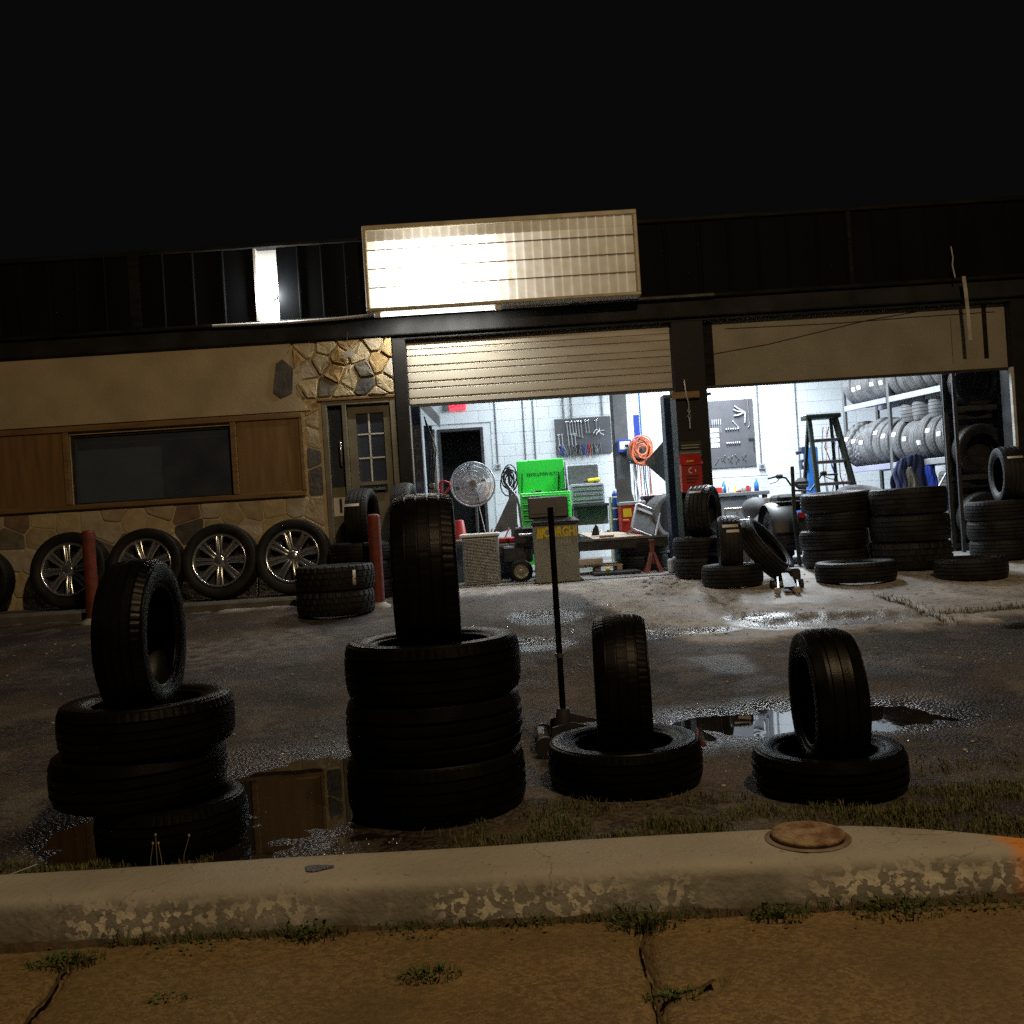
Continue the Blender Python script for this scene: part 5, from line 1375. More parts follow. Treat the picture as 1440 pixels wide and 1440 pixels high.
def puller(b):
    for a in (R(150), R(170), R(200), R(265)): b.tube([(0, 0, 0), (.14 * math.cos(a), -.01, .14 * math.sin(a)), (.2 * math.cos(a), 0, .2 * math.sin(a) + .02)], .015, 6)
hung('gear_puller', M['galv'], 'big three armed puller at the upper right of the tall tool board', 'puller', .84, .80, puller)
hung('pry_bar', M['steel'], 'long thin bar at the right edge of the tall tool board', 'bar', .90, .98, lambda b: b.tube([(0, 0, 0), (.005, 0, -.25), (.01, 0, -.42), (-.02, 0, -.46)], .009, 6))
hung('caliper', M['black'], 'dark caliper on the right edge of the tall tool board', 'caliper', .93, .40, lambda b: (b.cbox((0, 0, 0), (.1, .012, .03), .004), b.tube([(.03, 0, 0), (.03, 0, -.2)], .007, 6)))
for k in range(5): hung('screwdriver', M['galv'], '%s screwdriver from the left on the tall tool board' % ords[k], 'screwdriver', .20 + .04 * k, .64, lambda b: (b.tube([(0, 0, 0), (0, 0, -.14)], .005, 6), b.cyl((0, 0, 0), (0, 0, .09), .011, .013, 8)))
for k in range(6): hung('socket', M['galv'], '%s socket from the left in the upper socket row' % ords[k], 'socket', .46 + .045 * k, .55, lambda b: b.lathe([(.006, .03), (.014, .03), (.014, 0), (.006, 0)], 10, None, True))
for k in range(7): hung('socket', M['galv'], '%s socket from the left in the lower socket row' % ords[k], 'socket', .46 + .04 * k, .34, lambda b: b.lathe([(.006, .035), (.013, .035), (.013, 0), (.006, 0)], 10, None, True))
for k in range(9): hung('spanner', M['steel'], '%s spanner from the left along the foot of the tall tool board' % ords[k], 'spanner', .28 + .065 * k, .14 + .02 * (k % 3), lambda b: wrench(b, 0, 0, .08, R(35 * (-1) ** k), 0, .009))
hung('ratchet', M['galv'], 'ratchet hung slantwise in the middle of the tall tool board', 'ratchet', .60, .68, lambda b: wrench(b, 0, 0, .14, R(-38), 0, .012))
for k in range(4):
    hung('label_card', M['sticker'], '%s pale card from the top at the left of the tall tool board' % ords[k], 'card', .24, .56 - .075 * k, lambda b: b.cbox((0, .012, 0), (.14, .004, .065), .001))
# steel column with controller, hose reel and cords
Y = 15.4; x0, x1 = at(865, 620, Y).x, at(884, 620, Y).x
t = T('steel_column', 'dark grey steel column between the tool boards', 'column', ((x0 + x1) / 2, Y, GF))
b = MB(); b.bb(x0, x1, Y, Y + .02, GF, 3.95); b.bb(x0, x1, Y + .16, Y + .18, GF, 3.95); b.bb((x0 + x1) / 2 - .01, (x0 + x1) / 2 + .01, Y + .02, Y + .16, GF, 3.95); t(b, 'i_beam', M['midgrey'])
b = MB(); b.bb(x0 - .045, x0 - .015, Y - .01, Y + .02, 1.5, 3.95); t(b, 'pipe', M['dark_metal'])
p = at(879, 627, Y - .1)
t = T('control_box', 'small blue and white control box on the steel column', 'control box', (p.x, Y - .06, p.z - .1))
b = MB(); b.bb(p.x - .11, p.x + .1, Y - .1, Y - .002, p.z - .1, p.z + .1, .012); t(b, 'housing', M['blue'])
b = MB(); b.bb(p.x - .085, p.x + .075, Y - .108, Y - .101, p.z - .055, p.z + .07, .003); t(b, 'face', M['white'])
b = MB(); b.bb(p.x + .0, p.x + .05, Y - .114, Y - .109, p.z - .02, p.z + .02, .002); t(b, 'display', M['dark_metal'])
p = at(893, 600, Y)
t = T('blue_strut', 'blue and white upright strips beside the hose reel', 'strut', (p.x, Y, 1.6))
b = MB(); b.bb(p.x - .01, p.x + .08, Y + .05, Y + .08, 1.9, at(893, 583, Y).z); t(b, 'blue_strip', M['blue'])
b = MB(); b.bb(p.x - .05, p.x - .02, Y + .03, Y + .06, 1.6, 3.9); t(b, 'white_strip', M['white'])
b = MB(); b.tube([(p.x + .1, Y + .05, 1.6), (p.x + .1, Y + .05, 3.9)], .012, 6); t(b, 'pipe', M['skyblue'])
p = at(902, 632, Y - .2); Yh = Y - .2
t = T('hose_reel', 'reel piled with coiled orange hose beside the steel column', 'hose reel', (p.x, Yh, p.z - .2))
b = MB(); b.lathe([(.001, 0), (.17, 0), (.19, .02), (.19, .1), (.17, .12), (.001, .12)], 24, Matrix.Translation((p.x - .03, Yh + .14, p.z - .04)) @ Matrix.Rotation(R(90), 4, 'X')); t(b, 'drum', M['midgrey'])
for k in range(9):
    r_ = random.uniform(.07, .16); ox, oz = random.gauss(0, .025), random.gauss(0, .03); sq = random.uniform(1.0, 1.5)
    b = MB(); b.tube([(p.x + ox + r_ * math.cos(a), Yh - .01 * k + .02 * math.sin(2 * a + k), p.z + oz + r_ * sq * math.sin(a)) for a in [2 * PI * i / 26 for i in range(26)]], .011, 6, True); t(b, 'hose_loop', M['orange'])
b = MB(); b.poly([(p.x - .2, Yh, p.z - .2), (p.x + .16, Yh, p.z - .27), (p.x + .22, Yh, p.z - .22), (p.x - .1, Yh, p.z - .12)], (0, 1, 0), .12); t(b, 'tray', M['dark_metal'])
for k in range(11):
    xx = p.x - .16 + .03 * k; L = random.uniform(.5, .85)
    cm = [M['white'], M['midgrey'], M['black'], M['galv'], M['red']][k % 5]
    b = MB(); b.tube([(xx, Yh + .02, p.z - .22), (xx + random.gauss(0, .01), Yh, p.z - .22 - L * .5), (xx + random.gauss(0, .015), Yh, p.z - .22 - L)], .008, 6)
    b.build('cord', cm, None, '%s cord from the left hanging under the orange hose reel' % ords[k], 'cord', 'cords under the hose reel')
# diamond shaped grey plate behind the pillar
c = at(951, 648, 12.6); h = .41
b = MB(); b.poly([(c.x, 12.6, c.z - h), (c.x + h, 12.6, c.z), (c.x, 12.6, c.z + h), (c.x - h, 12.6, c.z)], (0, 1, 0), .012)
b.build('diamond_sign', M['midgrey'], None, 'grey diamond shaped plate half hidden behind the black pillar', 'sign')

# grey and red machine
Y = 13.0; x0, x1 = at(873, 720, Y).x, at(908, 720, Y).x; z1 = at(890, 705, Y).z; z2 = at(880, 673, Y).z
t = T('red_cabinet', 'red service cabinet with grey slanted top panel', 'cabinet', ((x0 + x1) / 2, Y + .2, GF))
b = MB(); b.bb(x0, x1, Y, Y + .4, GF, z1 - .05, .01); t(b, 'body', M['red'])
b = MB(); b.bb(x0 - .005, x1 + .005, Y - .01, Y + .41, z1 - .049, z1, .008); t(b, 'top', M['galv'])
b = MB(); b.poly([(x0 - .02, Y + .15, z1 + .001), (x0 + .21, Y + .15, z1 + .001), (x0 + .14, Y + .15, z2), (x0 - .02, Y + .15, z2)], (0, 1, 0), .05); t(b, 'panel', M['midgrey'])
b = MB(); b.bb(x0 + .03, x0 + .14, Y - .006, Y - .001, z1 - .2, z1 - .09); t(b, 'label', M['yellow'])
b = MB(); b.bb(x0 + .02, x0 + .1, Y - .03, Y - .001, z1 - .26, z1 - .23, .004); t(b, 'handle', M['orange'])
p = at(866, 712, 13.4)
t = T('gas_cylinder', 'blue cylinder with pale cap between bench and red cabinet', 'cylinder', (p.x, 13.4, GF))
zt = at(866, 690, 13.4).z
b = MB(); b.lathe([(.001, zt), (.025, zt - .01), (.045, zt - .05), (.048, zt - .1), (.048, GF), (.001, GF)], 16, Matrix.Translation((p.x, 13.4, 0))); t(b, 'cylinder', M['blue'])
b = MB(); b.cyl((p.x - .07, 13.42, GF), (p.x - .07, 13.42, zt - .08), .02, n=10); t(b, 'rod', M['white'])
for z in (zt - .1, zt - .25, zt - .4):
    b = MB(); b.lathe([(.05, z), (.05, z + .02), (.047, z + .02), (.047, z)], 16, Matrix.Translation((p.x, 13.4, 0)), True); t(b, 'band', M['white'])
# bins of rags
Y = 13.6
for k, (px, lab) in enumerate(((918, 'left black bin heaped with rags behind the lift column'), (935, 'right black bin heaped with rags behind the lift column'))):
    xx = at(px, 710, Y + .4 * k).x; zt = at(px, 697, Y).z
    t = T('bin', lab, 'bin', (xx, Y + .4 * k, GF), 'black bins of rags')
    b = MB(); b.lathe([(.15, GF), (.2, zt), (.21, zt), (.21, zt - .03), (.19, zt - .05), (.14, GF + .01)], 4, Matrix.Translation((xx, Y + .4 * k, 0)) @ Matrix.Rotation(R(45), 4, 'Z') , sm=False); t(b, 'bin', M['black'])
    b = MB()
    for i in range(12): b.ball((xx + random.uniform(-.11, .11), Y + .4 * k + random.uniform(-.1, .1), zt - .01), random.uniform(.03, .05), 8, (1.3, 1, .7))
    t(b, 'rags', M['rag'], kind='stuff')

# drive-on lift deck with plywood, pallet and plates under it
Y = 12.0; x0, x1 = at(700, 770, Y).x, at(940, 770, Y).x; zt = at(840, 759, Y).z
t = T('lift_deck', 'black lift deck crossing the first bay', 'lift deck', ((x0 + x1) / 2, Y + .3, GF))
b = MB(); b.bb(x0, x1, Y, Y + .5, zt - .13, zt, .01); t(b, 'deck', M['dark_metal'])
b = MB(); b.bb(x0, x1, Y - .02, Y - .001, zt - .015, zt + .012); t(b, 'edge_rail', M['steel'])
for xx in (x0 + .15, x1 - .25):
    b = MB(); b.bb(xx, xx + .09, Y + .05, Y + .45, GF, zt - .131); t(b, 'leg', M['dark_metal'])
b = MB(); xa, xb = at(822, 748, Y).x, at(905, 756, Y).x
b.add([(xa - .05, Y + .48, zt + .09), (xb - .25, Y + .48, zt + .07), (xb, Y - .03, zt + .02), (xa + .1, Y - .04, zt + .014), (xa - .05, Y + .48, zt + .075), (xb - .25, Y + .48, zt + .055), (xb, Y - .03, zt + .005), (xa + .1, Y - .04, zt - .0)], [(0, 1, 2, 3), (4, 7, 6, 5), (0, 4, 5, 1), (1, 5, 6, 2), (2, 6, 7, 3), (3, 7, 4, 0)])
b.build('plywood_sheet', M['board'], None, 'pale plywood sheet lying across the lift deck', 'plywood')
xx = at(838, 745, Y).x
b = MB(); b.poly([(xx - .05, Y + .1, zt + .05), (xx + .05, Y + .1, zt + .05), (xx + .04, Y + .1, zt + .15), (xx + .01, Y + .1, zt + .19), (xx - .03, Y + .1, zt + .12)], (0, 1, 0), .03)
b.build('clamp_block', M['black'], None, 'small black clamp standing on the plywood sheet', 'clamp')
b = MB(); b.bb(-.07, .1, 0, .12, 0, .02, .004); b.build('wood_scrap', M['board'], None, 'small wood scrap on the near edge of the plywood sheet', 'wood scrap', loc=(xx + .12, Y + .0, zt + .03))
p = at(840, 796, 12.1)
t = T('pallet', 'wooden pallet on the floor under the lift deck', 'pallet', (p.x, 12.2, GF))
for k in range(5):
    b = MB(); b.bb(p.x - .3, p.x + .3, 11.95 + .12 * k, 12.03 + .12 * k, GF + .085, GF + .105, .003); t(b, 'slat', M['board'])
for xx in (-.29, -.03, .23):
    b = MB(); b.bb(p.x + xx, p.x + xx + .06, 11.95, 12.52, GF, GF + .084, .003); t(b, 'stringer', M['board'])
b = MB(); b.bb(p.x - .35, p.x + .05, 11.85, 11.92, GF + .12, GF + .2, .006); b.build('timber_beam', M['board'], None, 'pale timber lying across under the lift deck', 'timber')
p = at(868, 808, 11.55)
b = MB(); b.cbox((0, 0, .02), (.55, .42, .035), .006); b.build('ramp_plate', M['dark_metal'], None, 'black steel plate lying on the floor left of the jack stand', 'plate', loc=(p.x, 11.75, GF), rot=(0, 0, R(4)))
p = at(855, 800, 11.6); b = MB(); b.ball((0, 0, .03), .028, 12); b.build('ball', M['yellow'], None, 'small yellowish ball on the floor by the black plate', 'ball', loc=(p.x, 11.62, GF + .038))
p = at(893, 797, 11.9); b = MB(); b.cbox((0, 0, .015), (.06, .04, .03), .006); b.build('cap', M['orange'], None, 'small orange cap on the floor behind the jack stand', 'cap', loc=(p.x, 11.98, GF))

# red jack stand
Y = 11.6; p = at(919, 806, Y); zt = at(917, 762, Y).z
t = T('jack_stand', 'old red jack stand on the floor near the pillar', 'jack stand', (p.x, Y, GF))
for sx_, sy_ in ((-1, -1), (1, -1), (1, 1), (-1, 1)):
    b = MB(); b.add([(p.x + sx_ * .02, Y + sy_ * .02, zt - .12), (p.x + sx_ * .035, Y - sy_ * 0 + sy_ * .0, zt - .12), (p.x + sx_ * .11, Y + sy_ * .05, GF), (p.x + sx_ * .11, Y + sy_ * .11, GF), (p.x + sx_ * .06, Y + sy_ * .11, GF), (p.x, Y + sy_ * .035, zt - .12)], [(0, 1, 2, 3), (0, 3, 4, 5)])
    t(b, 'leg', M['oldred'], fix=False)
b = MB(); b.bb(p.x - .022, p.x + .022, Y - .022, Y + .022, GF + .1, zt, .004); t(b, 'ratchet_post', M['oldred'])
b = MB(); b.bb(p.x - .028, p.x + .028, Y - .03, Y + .03, zt + .001, zt + .03, .006); t(b, 'saddle', M['rust'])
p = at(949, 800, 11.35)
b = MB(); b.cbox((0, 0, .085), (.15, .14, .17), .02); b.cbox((.02, 0, .176), (.08, .09, .03), .012)
b.build('concrete_block', M['concrete_block'], None, 'pale concrete block at the foot of the black pillar', 'block', loc=(p.x, 11.3, GF - .005), rot=(0, 0, R(14)))

# things on the pillar
Yp = YF - .04
p0, p1 = at(935, 553, Yp - .05), at(1002, 560, Yp - .05)
t = T('wooden_brace', 'short wooden board nailed across the black pillar', 'board', ((p0.x + p1.x) / 2, Yp - .03, p1.z))
b = MB(); b.bb(p0.x + .08, p1.x - .14, Yp - .06, Yp - .001, p0.z - .07, p0.z + .005, .006); t(b, 'board', M['timber'])
b = MB(); b.bb(p0.x, p1.x, Yp - .03 + .032, Yp + .01, p0.z - .05, p0.z - .012, .004); t(b, 'steel_bar', M['midgrey'])
c = at(969, 575, Yp - .04)
b = MB(); b.tube([(c.x - .03, Yp - .03, p0.z + .14), (c.x - .03, Yp - .07, p0.z), (c.x, Yp - .05, c.z + .06), (c.x, Yp - .03, c.z - .05)], .008, 6)
for k in range(3): b.lathe([(.014, -.003), (.02, -.003), (.02, .003), (.014, .003)], 10, Matrix.Translation((c.x, Yp - .04, c.z - .02 - .03 * k)) @ Matrix.Rotation(R(90 * k), 4, 'Z') @ Matrix.Rotation(R(90), 4, 'X'), True)
b.cyl((c.x, Yp - .04, c.z - .1), (c.x, Yp - .04, c.z - .22), .009, n=8)
b.build('chain', M['galv'], None, 'short chain and pin hanging from the wooden board on the pillar', 'chain')
for k, (y0, y1, mt, lab) in enumerate(((621, 631, M['green_dark'], 'dark green plate on the pillar above the red box'), (634, 642, M['midgrey'], 'small grey plate on the pillar just above the red box'))):
    a, c = at(956, y0, Yp - .01), at(987, y1, Yp - .01)
    t = T('wall_plate', lab, 'plate', ((a.x + c.x) / 2, Yp - .01, c.z))
    b = MB(); b.bb(a.x, c.x, Yp - .012, Yp - .001, c.z, a.z, .002); t(b, 'plate', mt)
    for q in range(2):
        b = MB(); b.bb(a.x + .015, c.x - .03, Yp - .0145, Yp - .0125, c.z + .015 + .03 * q, c.z + .023 + .03 * q); t(b, 'print_line', M['pale_trim'])
a, c = at(957, 650, Yp - .1), at(990, 691, Yp - .1)
t = T('red_wall_box', 'red metal box with white crescent mark on the pillar', 'box', ((a.x + c.x) / 2, Yp - .08, c.z))
b = MB(); b.bb(a.x, c.x - .01, Yp - .13, Yp - .001, c.z, a.z - .03, .008); bd = t(b, 'body', M['red'])
b = MB(); zt = at(970, 643, Yp).z
b.add([(a.x - .012, Yp - .145, a.z - .04), (c.x + .002, Yp - .145, a.z - .04), (c.x - .01, Yp - .002, zt + .02), (a.x, Yp - .002, zt + .02), (a.x - .012, Yp - .145, a.z - .025), (c.x + .002, Yp - .145, a.z - .025), (c.x - .01, Yp - .002, zt + .04), (a.x, Yp - .002, zt + .04)], [(0, 1, 2, 3), (4, 7, 6, 5), (0, 4, 5, 1), (1, 5, 6, 2), (2, 6, 7, 3), (3, 7, 4, 0)]); t(b, 'lid', M['red'])
xm = (a.x + c.x) / 2
b = MB(); b.lathe([(.022, -.001), (.034, -.001), (.034, .001), (.022, .001)], 16, Matrix.Translation((xm - .01, Yp - .132, a.z - .10)) @ Matrix.Rotation(R(90), 4, 'X'), True, a0=R(80), a1=R(280)); b.bb(xm + .03, xm + .04, Yp - .133, Yp - .131, a.z - .12, a.z - .085); t(b, 'mark', M['white'], bd)
for q in range(3):
    b = MB(); b.bb(xm - .07, xm + .07 - .02 * q, Yp - .133, Yp - .131, a.z - .17 - .035 * q, a.z - .155 - .035 * q); t(b, 'print_line', M['green_dark'], bd)
b = MB(); b.bb(xm - .05, xm + .02, Yp - .135, Yp - .1, a.z - .005, a.z + .012); t(b, 'lid_label', M['yellow'])

# bench on the right with clutter
Y = 15.7; x0, x1 = at(992, 700, Y).x - .1, at(1083, 700, Y).x; zt = at(1040, 692, Y).z
t = T('workbench', 'long grey workbench below the tall tool board', 'bench', ((x0 + x1) / 2, Y + .3, GF))
b = MB(); b.bb(x0, x1, Y, YB - .03, zt - .06, zt, .008); t(b, 'top', M['midgrey'])
b = MB(); b.bb(x0 + .05, x1 - .35, Y + .08, YB - .06, GF, zt - .062, .01); t(b, 'cabinet', M['midgrey'])
b = MB(); b.bb(x1 - .1, x1 - .03, Y + .05, Y + .12, GF, zt - .062); t(b, 'leg', M['dark_metal'])
clut = [('cup', M['yellow'], 'yellow cup', 'cup'), ('rag_pile', M['rag'], 'crumpled red rag', 'rag'), ('bottle', M['white'], 'white bottle', 'bottle'), ('small_box', M['red'], 'small red box', 'box'), ('jar', M['white'], 'white jar', 'jar'), ('bottle', M['skyblue'], 'blue bottle', 'bottle'), ('small_box', M['white'], 'white carton', 'box')]
for k in range(13):
    nm, mt, lb, ca = clut[k % 7]; xx = x0 + .15 + (x1 - x0 - .25) * k / 13; b = MB()
    if nm == 'cup': b.lathe([(.035, 0), (.045, .11), (.04, .11), (.03, .01)], 14)
    elif nm == 'rag_pile':
        for i in range(6): b.ball((random.uniform(-.05, .05), random.uniform(-.03, .03), .03), .04, 8, (1.2, 1, .7))
    elif nm == 'bottle': b.lathe([(.001, .2), (.014, .2), (.015, .16), (.036, .12), (.038, 0), (.001, 0)], 14)
    elif nm == 'jar': b.lathe([(.001, .1), (.04, .1), (.04, .08), (.036, .075), (.038, 0), (.001, 0)], 14)
    else: b.cbox((0, 0, .05), (.09, .07, .1), .006)
    b.build(nm, mt, None, '%s on the right workbench, %s item from the pillar' % (lb, ords[k]), ca, 'clutter on the right workbench', loc=(xx, Y + .15 + .12 * (k % 3), zt))
b = MB(); b.tube([at(1000, 672, YB - .1), at(1080, 668, YB - .1)], .012, 6); b.build('wall_pipe', M['galv'], None, 'thin pipe along the wall above the right workbench', 'pipe')
# gridded metal stand behind the tyre pile
p = at(1020, 720, 12.3)
t = T('wire_crate', 'white metal crate standing behind the tyres at the pillar', 'crate', (p.x + .1, 12.3, GF))
for z in (.75, .9, 1.05): 
    b = MB(); b.bb(p.x - .02, p.x + .3 - (.1 if z > 1 else 0), 12.25, 12.27, z, z + .05, .004); t(b, 'rail', M['galv'])
for xx in (-.02, .13, .27):
    b = MB(); b.bb(p.x + xx, p.x + xx + .025, 12.272, 12.30, GF, 1.1 - (.12 if xx > .2 else 0), .003); t(b, 'post', M['galv'])
b = MB(); b.bb(p.x - .02, p.x + .3, 12.31, 12.6, GF, .9, .01); t(b, 'box', M['midgrey'])

# quad bike seen from behind
Y = 11.9; wl = at(1097, 765, Y)
t = T('quad_bike', 'grey and black quad bike parked behind the tyre stacks', 'quad bike', (at(1125, 760, Y).x, Y + .5, GF))
xc = at(1135, 760, Y).x; R_ = .32
def wheel_at(x, y, w):
    Mx = Matrix.Translation((x, y, GF + R_)) @ Matrix.Rotation(R(90), 4, 'Y')
    b = MB(); pr = [(.15, -w * .4), (.2, -w * .5), (.27, -w * .5), (.31, -w * .42), (.32, -w * .2), (.32, w * .2), (.31, w * .42), (.27, w * .5), (.2, w * .5), (.15, w * .4)]
    b.lathe(pr, 32, Mx); wt = t(b, 'wheel', M['rubber'])
    for k in range(18):
        a = 2 * PI * k / 18
        for s in (-1, 1): b2 = MB(); b2.cbox((R_ + .004, 0, s * w * .24), (.03, .045, w * .4), .006, Mx @ Matrix.Rotation(a + .17 * (s > 0), 4, 'Z')); b2.v = [v for v in b2.v]; t(b2, 'tread_lug', M['rubber'], wt)
    b = MB(); b.lathe([(.15, -w * .38), (.13, -w * .3), (.05, -w * .28), (.04, -w * .34), (.001, -w * .34)], 20, Mx); b.lathe([(.15, w * .38), (.13, w * .3), (.05, w * .28), (.001, w * .3)], 20, Mx); t(b, 'rim', M['midgrey'], wt)
wheel_at(wl.x, Y + .05, .25)
wheel_at(2 * xc - wl.x - .05, Y + .05, .25)
wheel_at(wl.x + .03, Y + 1.2, .2)
M['atv'] = pm('quad_plastic', (.05, .053, .056), (.035, .037, .039), .7)
for s, xw in ((-1, wl.x), (1, 2 * xc - wl.x - .05)):
    b = MB(); Mx = Matrix.Translation((xw + .0, Y + .05, GF + R_ + .02)) @ Matrix.Rotation(R(90), 4, 'Y')
    b.lathe([(R_ + .05, -.16), (R_ + .07, -.12), (R_ + .075, .14), (R_ + .06, .16)], 16, Mx, a0=R(95), a1=R(265)); b.lathe([(R_ + .035, -.155), (R_ + .055, -.12), (R_ + .06, .14)], 16, Mx, a0=R(95), a1=R(265)); t(b, 'rear_fender', M['black'], fix=False)
fa = at(1063, 690, Y + 1.1)
b = MB(); b.ball((wl.x + .0, Y + 1.05, 1.06), .2, 24, (.95, 1.4, .8)); t(b, 'front_fender', M['atv'])
b = MB(); b.ball((xc, Y + .9, 1.12), .2, 20, (1.3, 1.3, .6)); t(b, 'tank_cover', M['atv'])
b = MB(); b.cbox((wl.x - .0, Y + .75, .80), (.26, .4, .42), .10); t(b, 'side_panel', M['midgrey'])
b = MB(); b.cbox((wl.x + .06, Y + .60, 1.1), (.13, .01, .2), .003); t(b, 'warning_label', M['sticker'])
b = MB(); b.cbox((xc, Y + .35, 1.10), (.3, .75, .16), .06); t(b, 'seat', M['black'])
b = MB(); b.cbox((xc - .1, Y + .1, 1.17), (.5, .4, .1), .03); t(b, 'cargo_bag', M['black'])
b = MB(); b.cbox((xc, Y + .5, .75), (.4, 1.2, .4), .08); t(b, 'body', M['black'])
for dz, xs_ in ((0, (-.35, .3)), (.0, (-.35, .3))): pass
for k in range(4):
    b = MB(); b.tube([(wl.x - .05, Y - .12 + .12 * k, 1.13), (xc + .3, Y - .12 + .12 * k, 1.13)], .012, 6); t(b, 'cargo_rack', M['dark_metal'])
b = MB(); b.bb(xc - .13, xc - .05, Y - .16, Y - .12, .93, 1.0, .01); t(b, 'tail_light', pm('tail_light_red', (.6, .03, .01), (.5, .02, .01), .3))
hl = at(1080, 673, Y + .8); hr = at(1178, 667, Y + .8)
b = MB(); b.tube([hl, hl + Vector((.1, 0, .02)), at(1105, 672, Y + .8), at(1118, 690, Y + .85), at(1140, 690, Y + .85), at(1155, 668, Y + .8), hr], .014, 8); t(b, 'handlebar', M['black'])
for q, s in ((at(1096, 670, Y + .78), 1), (at(1158, 666, Y + .78), -1)):
    b = MB(); b.cbox(q, (.08, .07, .06), .015); t(b, 'brake_housing', M['black'])
    b = MB(); b.tube([q + Vector((0, 0, -.03)), q + Vector((-.06 * s, -.04, -.07)), q + Vector((-.14 * s, -.04, -.09))], .006, 6); t(b, 'brake_lever', M['dark_metal'])
q = at(1127, 680, Y + .75)
b = MB(); b.cbox(q, (.17, .14, .15), .05); t(b, 'headlight_pod', M['black'])
b = MB(); b.cbox(q + Vector((0, -.072, -.03)), (.13, .01, .04), .008); t(b, 'pod_stripe', M['midgrey'])
# dark pole standing in front of the quad bike
a, c = at(1114, 656, 11.3), at(1119, 744, 11.3)
b = MB(); b.tube([a, at(1116, 700, 11.3), c, Vector((c.x + .02, 11.3, GF))], .022, 10); b.build('steel_pole', M['dark_metal'], None, 'dark pipe standing upright before the quad bike', 'pole')

# green stepladder
Y = 12.6
t = T('stepladder', 'dark green stepladder behind the stack of four tyres', 'ladder', (at(1168, 700, Y).x, Y, GF))
tl, tr = at(1138, 590, Y), at(1174, 587, Y); zl = tl.z
bl, br = at(1143, 702, Y - .15), at(1196, 700, Y - .15)
fl = Vector((bl.x + .06, Y - .35, GF)); fr_ = Vector((br.x + .16, Y - .35, GF))
b = MB(); b.cbox(((tl.x + tr.x) / 2, Y + .05, zl + .03), (tr.x - tl.x + .12, .26, .06), .01); t(b, 'top_cap', M['green_dark'])
def rail(a, c, w_, d_, nm):
    dv = c - a; Mx = Matrix.Translation((a + c) / 2) @ dv.to_track_quat('Z', 'Y').to_matrix().to_4x4()
    b = MB(); b.cbox((0, 0, 0), (w_, d_, dv.length), .006, Mx); t(b, nm, M['green_dark'])
rail(Vector((tl.x, Y, zl)), fl, .05, .07, 'front_rail'); rail(Vector((tr.x, Y, zl)), fr_, .06, .07, 'front_rail')
rail(Vector((tl.x + .02, Y + .1, zl)), Vector((fl.x, Y + .75, GF)), .04, .05, 'rear_rail'); rail(Vector((tr.x - .02, Y + .1, zl)), Vector((fr_.x, Y + .75, GF)), .04, .05, 'rear_rail')
for k in range(1, 6):
    f = k / 6.3; a = Vector((tl.x, Y, zl)).lerp(fl, f); c = Vector((tr.x, Y, zl)).lerp(fr_, f)
    b = MB(); b.bb(a.x + .025, c.x - .03, a.y - .04, a.y + .05, a.z - .02, a.z + .02, .005); t(b, 'step', M['steel'])

# blue tyre machine tower behind the ladder
Y = 14.4; xa, xb = at(1136, 660, Y).x, at(1152, 660, Y).x
t = T('tyre_changer', 'blue tyre changing machine with gauge behind the ladder', 'machine', ((xa + xb) / 2, Y, GF))
b = MB(); b.bb(xa, xb, Y, Y + .2, GF, at(1144, 628, Y).z, .015); t(b, 'tower', M['skyblue'])
b = MB(); b.bb(xa - .1, xa - .002, Y - .04, Y + .1, at(1130, 660, Y).z, at(1130, 646, Y).z, .01); t(b, 'gauge_box', M['blueblack'])
zq = at(1130, 653, Y).z; b = MB(); b.cyl((xa - .05, Y - .041, zq), (xa - .05, Y - .05, zq), .035, n=18); t(b, 'gauge', M['white'])
zq = at(1130, 633, Y).z; b = MB(); b.bb(xa - .08, xa - .002, Y - .03, Y + .1, zq - .05, zq + .05, .01); b.cyl((xa - .08, Y + .02, zq - .02), (xa - .15, Y + .02, zq - .04), .02, .03, 10); t(b, 'arm_head', M['blueblack'])
b = MB(); b.bb(xa - .2, xb + .4, Y - .3, Y + .4, GF, 1.1, .04); t(b, 'base', M['skyblue'])
for k in range(7):
    xx = at(1160 + 4 * k, 640, 15.0).x; L = random.uniform(.5, 1.1); z = at(1165, 600, 15.0).z
    b = MB(); b.tube([(xx, 15, z), (xx + random.gauss(0, .05), 15, z - L * .3), (xx + random.gauss(0, .06), 15, z - L * .7), (xx + random.gauss(0, .04), 15, z - L)], .008, 6)
    b.build('air_hose', [M['midgrey'], M['rag'], M['black'], M['blue']][k % 4], None, '%s hose from the left hanging on the wall behind the ladder' % ords[k], 'hose', 'hoses behind the ladder')
p = at(1178, 622, 15.0)
b = MB(); b.cbox((0, 0, 0), (.12, .05, .07), .01); b.build('yellow_tag', M['yellow'], None, 'yellow tag on the wall between ladder and tyre rack', 'tag', loc=(p.x + .08, 15.0, p.z))

